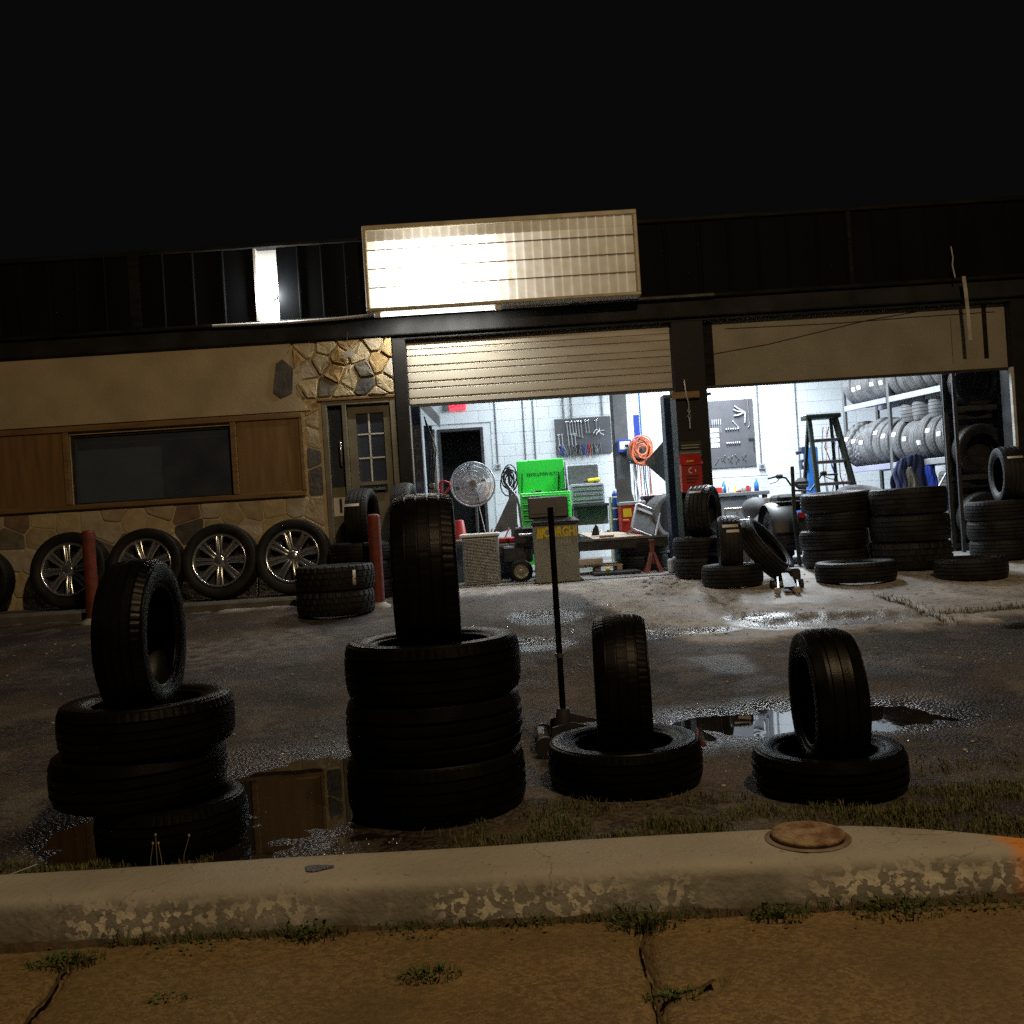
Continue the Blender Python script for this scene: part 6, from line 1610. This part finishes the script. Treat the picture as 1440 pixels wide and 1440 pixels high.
# ------------------------------------------------------------------ tyre meshes
def tyre_mesh(D, W, rim, kind, N):
    Rr = D / 2; rr = rim / 2; H = Rr - rr
    pr = []          # (axial, radius, zone, rib)
    half = [(0.0, Rr - .022, 'in', 0), (.33 * W, Rr - .028, 'in', 0), (.43 * W, Rr - .06, 'in', 0), (.45 * W, rr + .45 * H, 'in', 0), (.38 * W, rr + .025, 'in', 0), (.36 * W, rr, 'in', 0),
            (.40 * W, rr - .002, 'sw', 0), (.425 * W, rr + .012, 'sw', 0), (.430 * W, rr + .020, 'sw', 0), (.455 * W, rr + .024, 'sw', 0), (.478 * W, rr + .28 * H, 'sw', 0), (.498 * W, rr + .45 * H, 'sw', 0), (.502 * W, rr + .55 * H, 'sw', 0), (.497 * W, rr + .68 * H, 'sw', 0), (.490 * W, rr + .78 * H, 'sw', 0), (.488 * W, rr + .80 * H, 'sh', 9)]
    def crown(x): return Rr - .010 * (abs(x) / (.45 * W)) ** 2.6
    tr = [(.468 * W, Rr - .022, 'sh', 9), (.445 * W, crown(.445 * W) - .004, 'tr', 0)]
    g = {'at': [.24, 0.0, -.24], 'rib': [.21, 0.0, -.21]}.get(kind, [.27, .09, -.09, -.27])
    hw = {'at': .03, 'rib': .045}.get(kind, .022) * W; dep = .008 if kind != 'at' else .012
    rib = 0
    for gx in g:
        x = gx * W
        tr += [(x + hw, crown(x), 'tr', rib), (x + hw * .7, crown(x) - dep, 'gr', rib), (x - hw * .7, crown(x) - dep, 'gr', rib)]
        rib += 1; tr.append((x - hw, crown(x), 'tr', rib))
    tr += [(-.445 * W, crown(.445 * W) - .004, 'tr', rib), (-.468 * W, Rr - .022, 'sh', 10)]
    back = [(-x, r_, z, 10 if k == 9 else k) for x, r_, z, k in half[:0:-1]]
    pr = half + tr + back
    m_ = len(pr); last = rib
    vs, fs, sm = [], [], []
    for i in range(N):
        a = 2 * PI * i / N; c_, s_ = math.cos(a), math.sin(a)
        for x, r_, z, k in pr:
            q = r_
            if kind == 'rib': pass
            elif kind == 'road':
                if z == 'tr' and k in (0, last) and i % 3 == 0: q -= .0018
                if z == 'tr' and k in (1, 2, 3) and (i + 2 * k) % 6 == 0: q -= .0007
            elif kind == 'at':
                sh = {0: 0, 1: 2, 2: 4, 3: 6, 9: 0, 10: 6}.get(k, 0)
                if z in ('tr', 'sh') and (i + sh) % 6 in (0, 1): q -= .010 if z == 'tr' else .006
            vs.append((q * c_, q * s_, x))
    for i in range(N):
        j = (i + 1) % N
        for q in range(m_):
            w_ = (q + 1) % m_
            fs.append((i * m_ + q, j * m_ + q, j * m_ + w_, i * m_ + w_))
            sm.append(pr[q][2] in ('in', 'sw') and pr[w_][2] in ('in', 'sw', 'sh'))
    b = MB(); b.v = [Vector(v) for v in vs]; b.f = [list(f) for f in fs]; b.s = sm
    return b
_tm = {}
def tyre_me(D, W, rim, kind, N, mat):
    k = (round(D, 2), round(W, 3), round(rim, 2), kind, N, mat)
    if k not in _tm: _tm[k] = tyre_mesh(k[0], k[1], k[2], kind, N).mesh('tyre', M[mat])
    return _tm[k]
def sticker(par, D, ang, zc, wz, la):
    b = MB(); r_ = D / 2 + .002; n = 4; vs = []
    for i in range(n + 1):
        a = ang + (i / n - .5) * la / r_
        for z in (zc - wz / 2, zc + wz / 2):
            for rq in (r_, r_ - .006): vs.append((rq * math.cos(a), rq * math.sin(a), z))
    fs = []
    for i in range(n):
        o = 4 * i; fs += [(o, o + 2, o + 6, o + 4), (o + 1, o + 5, o + 7, o + 3), (o, o + 4, o + 5, o + 1), (o + 2, o + 3, o + 7, o + 6)]
    b.add(vs, fs, True); return b.build('label_sticker', M['sticker'], par, fix=False)

def lie(x, y, z, D, W, label, rim=None, kind='road', N=128, mat='rubber', group=None, tilt=(0, 0)):
    rim = rim or D * .62
    return obj('tyre', tyre_me(D, W, rim, kind, N, mat), None, label, 'tyre', group, None, (x, y, z + W / 2), (R(tilt[0]), R(tilt[1]), random.uniform(0, 6.28)))
def stand(x, y, z, D, W, label, yaw=0, lean=0, rim=None, kind='road', N=128, mat='rubber', group=None, spin=0.0):
    rim = rim or D * .62
    return obj('tyre', tyre_me(D, W, rim, kind, N, mat), None, label, 'tyre', group, None, (x, y, z + D / 2), (Matrix.Rotation(R(yaw), 4, 'Z') @ Matrix.Rotation(R(lean), 4, 'X') @ Matrix.Rotation(R(90), 4, 'Y') @ Matrix.Rotation(spin, 4, 'Z')).to_euler())

# ------------------------------------------------------------------ foreground stacks
FG = dict(mat='rubber_wet', N=192)
def gx(px, py, Y): return at(px, py, Y).x
# left stack
lie(gx(244, 1150, 3.76), 3.76, -.012, .56, .190, 'bottom tyre of the left foreground stack, shifted right in the puddle', group='left foreground stack', **FG)
lie(gx(199, 1100, 3.80), 3.80, .180, .645, .185, 'middle tyre of the left foreground stack', kind='rib', group='left foreground stack', **FG)
lie(gx(209, 1020, 3.80), 3.80, .367, .65, .185, 'top flat tyre of the left foreground stack', group='left foreground stack', **FG)
stand(gx(203, 900, 3.80), 3.78, .482, .60, .185, 'tyre standing upright on the left foreground stack', yaw=3, group='left foreground stack', **FG)
# middle stack
lie(gx(616, 1110, 4.05), 4.05, -.004, .735, .232, 'bottom tyre of the tall middle foreground stack', group='middle foreground stack', **FG)
lie(gx(613, 1035, 4.05), 4.05, .230, .725, .228, 'second tyre from the ground in the tall middle stack', kind='rib', group='middle foreground stack', **FG)
lie(gx(610, 945, 4.05), 4.05, .460, .72, .225, 'third tyre from the ground in the tall middle stack', group='middle foreground stack', **FG)
stand(gx(599, 800, 4.05), 4.05, .585, .685, .255, 'tyre standing upright on the tall middle foreground stack', yaw=4, group='middle foreground stack', **FG)
# two low stacks
lie(gx(879, 1080, 4.21), 4.21, .0, .655, .185, 'flat tyre on the grass beside the jack', group='low stack right of the jack', **FG)
stand(gx(874, 960, 4.20), 4.20, .10, .61, .225, 'tyre standing upright in the flat tyre beside the jack', yaw=-5, group='low stack right of the jack', **FG)
lie(gx(1166, 1095, 3.93), 3.93, .002, .605, .165, 'flat tyre on the grass at the right, above the kerb lid', kind='rib', group='rightmost foreground stack', **FG)
stand(gx(1163, 985, 3.93), 3.93, .068, .565, .20, 'tyre standing upright in the rightmost foreground tyre', kind='rib', yaw=-4, group='rightmost foreground stack', **FG)

# trolley jack with its long handle upright
jx, jy = gx(800, 1040, 4.85), 4.85
t = T('trolley_jack', 'trolley jack with tall upright black handle between the front stacks', 'jack', (jx, jy, 0.0))
for s in (-1, 1):
    b = MB(); b.poly([(jx - .10, jy + s * .11, .03), (jx + .26, jy + s * .11, .03), (jx + .30, jy + s * .11, .07), (jx + .02, jy + s * .11, .15), (jx - .08, jy + s * .11, .13)], (0, 1, 0), .012); t(b, 'side_plate', M['dark_metal'])
    b = MB(); b.cyl((jx - .12, jy + s * .14, .05), (jx - .12, jy + s * .17, .05), .05, n=16); t(b, 'rear_wheel', M['black'])
    b = MB(); b.cyl((jx + .27, jy + s * .06, .035), (jx + .27, jy + s * .13, .035), .035, n=14); t(b, 'front_wheel', M['steel'])
b = MB(); b.bb(jx - .05, jx + .24, jy - .07, jy + .07, .06, .11, .012); t(b, 'lift_arm', M['dark_metal'])
b = MB(); b.lathe([(.001, .135), (.045, .135), (.05, .12), (.035, .11), (.001, .11)], 18, Matrix.Translation((jx + .19, jy, 0))); t(b, 'saddle', M['steel'])
b = MB(); b.cyl((jx - .02, jy, .10), (jx - .02, jy, .20), .05, .03, 14); t(b, 'handle_socket', M['dark_metal'])
top = at(778, 713, 4.85)
b = MB(); b.tube([(jx - .02, jy, .16), (jx - .02, jy, top.z)], .0150, 14); t(b, 'handle', M['rubber_wet'])
b = MB(); b.cyl((jx - .02, jy, .45), (jx - .02, jy, .47), .022, n=14); t(b, 'collar', M['steel'])
b = MB(); b.bb(jx - .17, jx - .10, jy - .10, jy + .10, .04, .10, .02); t(b, 'pump_block', M['dark_metal'])

# ------------------------------------------------------------------ along the office front
# raised step under the wall
wk = MB(); zs = FLOOR + 0.07
wk.bb(-9, -2.05, 10.25, YF - .003, .2, zs, .02); wk.bb(-2.05, -1.06, 10.62, YF - .005, .2, zs + .01, .02)
wk.build('step', pm('step_concrete', (.17, .16, .14), (.10, .095, .085), .85, scale=5, bump=.4, bscale=40), kind='structure')

def wheel(px, py, D, label, spin, Yc=10.72, yaw=0):
    p = at(px, py, Yc); p.z = zs + D / 2 * math.cos(R(9)) - .0
    t = thing('chrome_wheel', label, 'wheel', p, group='chrome wheels leaning on the stone wall', rot=(R(90 - 11), 0, R(yaw)))
    W = .24; rim = .57
    o = obj('tyre', tyre_me(D, W, rim, 'road', 128, 'rubber'), t, rot=(0, 0, spin))
    rr = rim / 2
    b = MB(); b.lathe([(rr - .02, -.11), (rr - .03, -.05), (rr - .03, .06), (rr - .012, .085), (rr + .004, .1), (rr + .008, .108), (rr - .004, .112), (rr - .014, .1), (rr - .024, .075)], 48); b.build('rim', M['chrome'], t)
    b = MB(); b.lathe([(rr - .025, -.02), (.06, -.03), (.001, -.03)], 40); b.build('brake_side', M['black'], t, fix=False)
    for k in range(8):
        a = spin + 2 * PI * k / 8
        b = MB()
        for s in (-1, 1):
            Mk = Matrix.Rotation(a, 4, 'Z')
            q = [Mk @ Vector((.065, s * .018, .07)), Mk @ Vector((.15, s * .022, .088)), Mk @ Vector((rr - .02, s * .03, .082))]
            b.tube(q, [.019, .017, .018], 8)
        b.cbox((0.15, 0, .07), (.2, .035, .012), .004, Matrix.Rotation(a, 4, 'Z'))
        b.build('spoke', M['chrome'], t)
    b = MB(); b.lathe([(.085, .05), (.085, .075), (.075, .085), (.06, .088), (.055, .1), (.04, .106), (.001, .108)], 28); hb = b.build('hub', M['chrome'], t)
    for k in range(6):
        a = 2 * PI * k / 6; b = MB(); b.cyl((.072 * math.cos(a), .072 * math.sin(a), .08), (.072 * math.cos(a), .072 * math.sin(a), .098), .009, .008, 8); b.build('lug_nut', M['chrome'], hb)
wheel(101, 803, .84, 'leftmost chrome spoked wheel, behind the left red bollard', .1)
wheel(208, 798, .83, 'second chrome spoked wheel from the left, half hidden by the upright tyre', .3)
wheel(312, 788, .83, 'third chrome spoked wheel from the left, in full view', .02)
wheel(414, 778, .83, 'rightmost chrome spoked wheel, nearest the office door', .22)
p = at(-8, 815, 10.6); stand(p.x - .24, 10.75, zs, .72, .22, 'plain black tyre at the far left edge by the stone wall', yaw=90, lean=0)
# bollards
for px, y0, y1, Y, lab in ((131, 745, 862, 10.05, 'left red bollard in front of the chrome wheels'), (533, 722, 852, 9.9, 'right red bollard beside the chunky tyres')):
    p = gpoint(px + 0, y1); p = Vector((at(px, y1, Y).x, Y, slope(Y))); zt = at(px, y0, Y).z
    t = T('bollard', lab, 'bollard', p, 'red bollards')
    b = MB(); b.lathe([(.001, zt), (.045, zt - .004), (.062, zt - .02), (.064, zt - .04), (.064, p.z - .05)], 24, Matrix.Translation((p.x, p.y, 0))); t(b, 'post', M['oldred'])
    b = MB(); b.lathe([(.064, p.z + .05), (.09, p.z + .03), (.12, p.z + .015), (.13, p.z - .03)], 20, Matrix.Translation((p.x, p.y, 0))); t(b, 'footing', M['concrete_block'])
# chunky pair
Y = 9.62; z0 = slope(Y) + .004
o = lie(gx(473, 850, Y), Y, z0, .76, .235, 'lower chunky tread tyre left of the right bollard', kind='at', N=180, group='chunky tyre pair by the bollard')
o = lie(gx(471, 805, Y), Y, z0 + .237, .765, .24, 'upper chunky tread tyre left of the right bollard', kind='at', N=180, group='chunky tyre pair by the bollard')
o.rotation_euler[2] = 0; sticker(o, .765, R(-90 + 38), 0, .14, .03)
# stack before the office door
Y = 10.62; z0 = zs - .06
z0 = slope(10.5) + .012
for k, lab in enumerate(('bottom', 'second', 'top')): lie(gx(512, 790, Y), Y - .1, z0 + .20 * k, .69, .198, '%s flat tyre of the stack before the office door' % lab, group='stack before the office door')
zz = z0 + .6
o = stand(gx(510, 700, Y), Y - .1, zz - .05, .62, .24, 'tyre standing on the stack before the office door', yaw=-7, group='stack before the office door'); sticker(o, .62, PI / 2 * 2 + R(65), -.03, .16, .03)
Y = 10.75
for k, lab in enumerate(('bottom', 'second', 'top')): lie(gx(575, 790, Y), Y, z0 + .20 * k, .64, .198, '%s flat tyre of the stack at the left bay post' % lab, group='stack at the left bay post')
stand(gx(568, 690, Y), Y, zz - .05, .66, .2, 'tyre standing on the stack at the left bay post', yaw=-6, group='stack at the left bay post')

# ------------------------------------------------------------------ around the pillar
Y = 10.45; z0 = slope(Y) + .022
lie(gx(986, 800, Y), Y, z0, .56, .215, 'lower flat tyre at the pillar foot', group='tyre pile at the pillar')
lie(gx(984, 780, Y), Y, z0 + .217, .56, .21, 'upper flat tyre at the pillar foot', group='tyre pile at the pillar')
o = stand(gx(990, 735, Y), Y, z0 + .395, .575, .25, 'tyre with white marks standing before the red box', yaw=-28, group='tyre pile at the pillar'); sticker(o, .575, PI + R(42), -.02, .13, .03)
for k in range(4): sticker(o, .575, PI + R(24), -.08 + .045 * k, .014, .05)
Y = 9.72; z0 = slope(Y) + .02
lie(gx(1030, 815, Y), Y, z0, .60, .21, 'flat tyre lying in front of the pillar pile', group='tyre pile at the pillar')
o = stand(gx(1026, 770, Y), Y, z0 + .12, .575, .215, 'narrow tyre standing on the flat one before the pillar', yaw=-8, group='tyre pile at the pillar'); sticker(o, .575, PI + R(50), 0, .15, .035); sticker(o, .575, PI + R(62), .02, .12, .03)
p = at(1076, 787, 9.9)
obj('tyre', tyre_me(.68, .2, .48, 'road', 128, 'rubber'), None, 'tyre leaning back on the pile beside the pillar, hole facing up right', 'tyre', 'tyre pile at the pillar', None, (p.x, 9.9, slope(9.9) + .335), (Matrix.Rotation(R(-12), 4, 'Z') @ Matrix.Rotation(R(52), 4, 'Y') @ Matrix.Rotation(R(12), 4, 'X')).to_euler())
# small floor jack
jx, jy = at(1115, 830, 9.15).x, 9.15; jz = slope(9.15) + .02
t = T('floor_jack', 'low floor jack lying open between the tyres outside the second bay', 'jack', (jx, jy, jz))
for s in (-1, 1):
    b = MB(); b.poly([(jx - .05 + s * .09 - .06, jy - .22, jz + .01), (jx + s * .09, jy + .2, jz + .01), (jx + s * .09, jy + .2, jz + .13), (jx - .05 + s * .09 - .06, jy - .22, jz + .06)], (1, 0, 0), .015); t(b, 'side_plate', M['steel'])
    b = MB(); b.cyl((jx + s * .12, jy + .2, jz + .05), (jx + s * .15, jy + .2, jz + .05), .05, n=14); t(b, 'rear_wheel', M['black'])
    b = MB(); b.bb(jx - .14 + s * .09, jx - .09 + s * .09, jy - .26, jy - .2, jz, jz + .06, .01); t(b, 'front_wheel', M['board'])
b = MB(); b.poly([(jx - .13, jy - .18, jz + .04), (jx - .02, jy - .18, jz + .04), (jx + .04, jy + .18, jz + .14), (jx - .05, jy + .18, jz + .14)], (0, 0, 1), .02); t(b, 'lift_arm', M['dark_metal'])
b = MB(); b.bb(jx + .02, jx + .12, jy + .12, jy + .3, jz + .06, jz + .2, .02); t(b, 'pump_block', M['dark_metal'])

# ------------------------------------------------------------------ before the second bay
Y = 10.62; z0 = slope(Y) + .012
for k, (dx, D, lab) in enumerate(((-2, .70, 'bottom'), (-4, .72, 'second'), (6, .70, 'third'), (2, .74, 'top'))):
    lie(gx(1176 + dx, 750, Y), Y, z0 + .20 * k, D, .2 if k < 3 else .205, '%s tyre of the four high stack behind the flat front tyre' % lab, group='four high stack outside the second bay', tilt=(0, 3 if k == 3 else 0))
Y = 9.55; z0 = slope(Y) + .02
lie(gx(1203, 808, Y), Y, z0, .76, .19, 'flat tyre alone on the concrete before the four high stack', group='single flat tyres outside the second bay')
Y = 10.2; z0 = slope(Y) + .018
for k, (D, W_, lab) in enumerate(((.80, .27, 'bottom'), (.79, .275, 'middle'), (.77, .275, 'top'))):
    lie(gx(1280, 760, Y), Y, z0 + (.0, .272, .549)[k], D, W_, '%s tyre of the widest stack outside the second bay' % lab, kind='at' if k == 0 else 'road', group='widest stack outside the second bay', N=150)
Y = 9.28; z0 = slope(Y) + .02
lie(gx(1365, 803, Y), Y, z0, .645, .195, 'small flat tyre alone on the concrete at the right', group='single flat tyres outside the second bay')
Y = 10.45; z0 = slope(Y) + .018
for k, lab in enumerate(('bottom', 'second', 'top')): lie(gx(1408 - 2 * k, 750, Y), Y, z0 + .205 * k, .64, .203, '%s flat tyre of the dark stack at the right wall' % lab, group='dark stack at the right wall')
o = stand(gx(1418, 660, Y), Y, z0 + .58, .60, .25, 'tyre standing on the dark stack at the right wall', yaw=-10, group='dark stack at the right wall'); sticker(o, .6, PI + R(55), 0, .15, .025)

# ------------------------------------------------------------------ tyre rack on the right
rA = Vector((at(1188, 600, 14.8).x + .0, 14.8, 0)); rB = Vector((at(1341, 600, 12.4).x, 12.4, 0))
rd = (rB - rA).normalized(); rn = Vector((rd.y, -rd.x, 0))           # along the rack, and out of it to the aisle
if rn.x > 0: rn = -rn
Lr = (rB - rA).length; ryaw = math.degrees(math.atan2(rd.y, rd.x))
t = T('tyre_rack', 'steel shelf rack of tyres along the right workshop wall', 'rack', rA)
def rbox(s0, s1, d0, d1, z0, z1, ch=.004):
    b = MB(); Mx = Matrix.Translation(rA) @ Matrix(((rd.x, -rn.x, 0, 0), (rd.y, -rn.y, 0, 0), (0, 0, 1, 0), (0, 0, 0, 1)))
    b.bb(s0, s1, d0, d1, z0, z1, ch, Mx); return b
sm_ = Lr * .455
for s in (0, sm_, Lr):
    for d in (0, .55): t(rbox(s - .03, s + .03, d, d + .04, GF, 3.7), 'upright', M['midgrey'] if s < Lr else M['dark_metal'])
for z in (.47, 1.50, 2.42):
    for d in (-.01, .56):
        t(rbox(.032, sm_ - .032, d, d + .04, z, z + .08), 'beam', pm('lavender_beam', (.32, .32, .42), (.26, .26, .35), .5) if z > 0 else None)
        t(rbox(sm_ + .032, Lr - .032, d, d + .04, z, z + .08), 'beam', M['galv'])
def rpos(s, d, z): q = rA + rd * s - rn * d; q.z = z; return q
def rack_row(z, s0, s1, n, D, W_, lab, kinds=('road',), mat='rubber_dusty'):
    for k in range(n):
        s = s0 + (s1 - s0) * (k + .5) / n; d_ = D + random.uniform(-.03, .03)
        d_ = round(D + (.03 if (k * 7) % 3 == 0 else -.02 if k % 2 else 0), 2)
        kd = kinds[k] if k < len(kinds) else 'road'
        q = rpos(s, .30, z)
        sink = .045
        o = stand(q.x, q.y, z + .08 - sink, d_, W_, '%s tyre from the far end %s' % (ords[k], lab), yaw=ryaw, mat=mat, kind=kd, N=120, group='tyres on the right rack', spin=random.uniform(0, 6))
        if (k * 5 + n) % 4 != 1:
            # sticker on the aisle side
            loc = o.rotation_euler.to_matrix().inverted() @ (rn * math.cos(R(12 + 20 * random.random())) + Vector((0, 0, random.choice((.25, .4, .1, -.2)))))
            sticker(o, d_, math.atan2(loc.y, loc.x), random.uniform(-.03, .03), W_ * .55, .06)
rack_row(2.42, .08, sm_ - .04, 6, .68, .175, 'on the top shelf, left half of the rack')
rack_row(2.42, sm_ + .04, Lr - .04, 7, .66, .175, 'on the top shelf, right half of the rack')
rack_row(1.50, .0, sm_ - .04, 6, .70, .175, 'on the middle shelf, left half of the rack', ('at', 'at'))
rack_row(1.50, sm_ + .04, Lr - .02, 7, .65, .175, 'on the middle shelf, right half of the rack')
rack_row(.47, .1, sm_ - .05, 6, .66, .175, 'on the bottom shelf, left half of the rack')
rack_row(.47, sm_ + .05, Lr - .02, 7, .66, .175, 'on the bottom shelf, right half of the rack')
for k, s in enumerate((sm_ + .22, sm_ + .5, sm_ + .82, sm_ + 1.12)):
    q = rpos(s, .22, 2.17)
    lie(q.x, q.y, 2.12, .30 + .03 * (k % 2), .26, '%s small stubby tyre on top of the middle row, right half of the rack' % ords[k], rim=.16, mat='rubber_dusty', N=80, group='stubby tyres on the right rack')
q = rpos(Lr - .35, .2, 1.1); lie(q.x, q.y, 1.15, .34, .25, 'stubby tyre under the middle shelf near the leaning broom', rim=.16, mat='rubber_dusty', N=80, group='stubby tyres on the right rack')
# short dark rack just inside the right jamb, tyres with their sides to the street
Y = 11.75; xa, xb = at(1347, 640, Y).x, at(1424, 640, Y).x
t = T('tyre_rack', 'dark rack just inside the right jamb, tyre sides facing out', 'rack', ((xa + xb) / 2, Y, GF))
for xx in (xa, xb):
    for yy in (Y - .02, Y + .25): b = MB(); b.bb(xx - .02, xx + .02, yy, yy + .03, GF, 3.2); t(b, 'upright', M['dark_metal'])
b = MB(); b.bb(xa - .02, xb + .4, Y + .30, Y + .31, GF, 3.2); t(b, 'added_dark_sheet', M['black'])  # black sheet added to hide the bright wall and keep this rack dark
for z in (.5, 1.32, 2.14):
    for yy in (Y - .018, Y + .252): b = MB(); b.bb(xa + .022, xb - .022, yy, yy + .026, z - .06, z); t(b, 'beam', M['dark_metal'])
for k, z in enumerate((.5, 1.32, 2.14)):
    stand((xa + xb) / 2 + .0, Y + .14, z - .012, .62, .2, '%s tyre in the dark rack inside the right jamb' % ('bottom', 'middle', 'top')[k], yaw=90, group='tyres in the dark rack')

# work coat hung on the middle beam of the rack
p = at(1272, 640, 13.3)
t = T('work_coat', 'blue work coat hung over the middle beam of the tyre rack', 'coat', (p.x, 13.2, p.z - .62))
def drape(name, mat, xoff, wtop, wbot, ztop, h, yoff, seed, amp=.03):
    b = MB(); nu, nv = 40, 22; vs = []
    for j in range(nv + 1):
        f = j / nv; w_ = wtop + (wbot - wtop) * smooth(0, .45, f)
        for i in range(nu + 1):
            u = i / nu - .5
            fold = amp * (.35 + f) * (2.2 * noise.noise((u * 7 + seed, f * 1.6, seed)) + 1.0 * noise.noise((u * 17, f * 3, 4 + seed)) + .35 * math.sin(u * 30 + 2 * seed + 3 * f))
            bulge = .06 * math.cos(u * PI)
            sag = .10 * abs(u) * (1 - f) + .02 * noise.noise((u * 9, seed, 2)) * (1 - f) + .015 * math.sin(u * 17 + seed) * f
            vs.append((p.x + xoff + u * w_ + .015 * math.sin(7 * f + seed), 13.05 + yoff - bulge - fold, ztop - sag - f * h))
    n1 = nu + 1
    b.add(vs, [(j * n1 + i, j * n1 + i + 1, (j + 1) * n1 + i + 1, (j + 1) * n1 + i) for j in range(nv) for i in range(nu)], True)
    o = t(b, name, mat, fix=False); md = o.modifiers.new('thick', 'SOLIDIFY'); md.thickness = .012; return o
drape('body', M['cloth'], 0, .34, .62, p.z, .62, 0, 1.0)
drape('sleeve', M['cloth'], -.20, .14, .2, p.z - .06, .42, -.10, 2.2, .02)
drape('lining', M['cloth_grey'], -.10, .10, .2, p.z - .17, .40, -.13, 4.0, .02)
drape('sleeve', M['blue'], .21, .12, .12, p.z - .08, .45, -.06, 3.1, .015)
# broom stick leaning on the rack
a, c = at(1346, 637, 12.35), at(1308, 708, 12.1)
b = MB(); b.tube([a, c, c + (c - a) * .55], .013, 8); b.build('broom_stick', M['galv'], None, 'pale stick leaning on the right end of the rack', 'stick')
# loose tyres heaped behind the four high stack
for k, (px, py, Y, D, tl) in enumerate(((1215, 712, 12.0, .68, (18, -14)), (1232, 730, 12.2, .7, (8, 20)), (1205, 725, 11.8, .66, (4, 6)))):
    p = at(px, py, Y)
    lie(p.x, Y, (.98, .78, .60)[k], D, .2, '%s loose tyre of the heap behind the four high stack' % ('topmost', 'rightmost', 'lowest')[k], mat='rubber_dusty', group='tyre heap behind the four high stack', tilt=tl)
lie(at(1213, 740, 12.0).x, 12.0, GF, .7, .2, 'tyre on the floor under the heap behind the four high stack', group='tyre heap behind the four high stack')
# tyre and bare rim on the lift deck near the pillar
p = at(935, 735, 12.25)
o = obj('tyre', tyre_me(.62, .24, .4, 'road', 128, 'rubber_dusty'), None, 'grey tyre leaning on the lift deck left of the pillar', 'tyre', None, None, (p.x + .06, 12.45, 1.02), (Matrix.Rotation(R(-60), 4, 'Z') @ Matrix.Rotation(R(58), 4, 'X') @ Matrix.Rotation(R(90), 4, 'Y')).to_euler())
p = at(904, 744, 12.1)
t = thing('panel_frame', 'silver framed panel tilted on the lift deck', 'panel', (p.x, 12.1, .86), rot=(R(-22), R(24), R(12)))
b = MB(); w_, h_ = .13, .15
pts = []
for cx_, cz_, a_ in ((w_, 2 * h_, 0), (-w_, 2 * h_, 90), (-w_, 0, 180), (w_, 0, 270)):
    for q in range(5): a = R(a_ + 22.5 * q); pts.append((cx_ + .03 * math.cos(a), 0, cz_ + .03 * math.sin(a) + .03))
b.tube(pts, .016, 8, True); b.build('frame', M['galv'], t)
b = MB(); b.bb(-w_ - .01, w_ + .01, .004, .012, .03, 2 * h_ + .03); b.build('panel', M['steel'], t)
b = MB(); b.bb(-w_ - .01, w_ + .01, -.02, .02, 2 * h_ - .03, 2 * h_ + .01, .006); b.build('rail', M['galv'], t)
b = MB(); b.tube([(-w_, 0, .0), (-w_ - .02, .2, .0)], .012, 6); b.build('foot', M['steel'], t)
for k, lab in enumerate(('lower', 'upper')):
    lie(at(905, 790, 12.2).x, 12.3, GF + .001 + .19 * k, .64, .185, '%s tyre lying under the lift deck behind the jack stand' % lab, group='tyres under the lift deck')
lie(at(935, 790, 12.4).x + .05, 12.75, GF + .001, .62, .19, 'tyre lying at the back under the lift deck beside the pillar', group='tyres under the lift deck')
# dirt and twigs by the pillar
b = MB(); rg = random.Random(9)
for k in range(46):
    px, py = rg.uniform(900, 965), rg.uniform(812, 842); q = gpoint(px, py); s = rg.uniform(.006, .022)
    b.ball((q.x, q.y, lot_point(q.x, q.y)[0] + s * .3), s, 6, (1.3, 1, .6))
for k in range(420):
    x, y = rg.uniform(-4.5, 4.5), rg.uniform(4, 10.3); s = rg.uniform(.004, .011)
    b.ball((x, y, lot_point(x, y)[0] + s * .3), s, 6, (1.3, 1, .7))
b.build('gravel', M['concrete_block'], None, 'loose bits of gravel scattered over the lot', 'gravel', kind='stuff', fix=False)
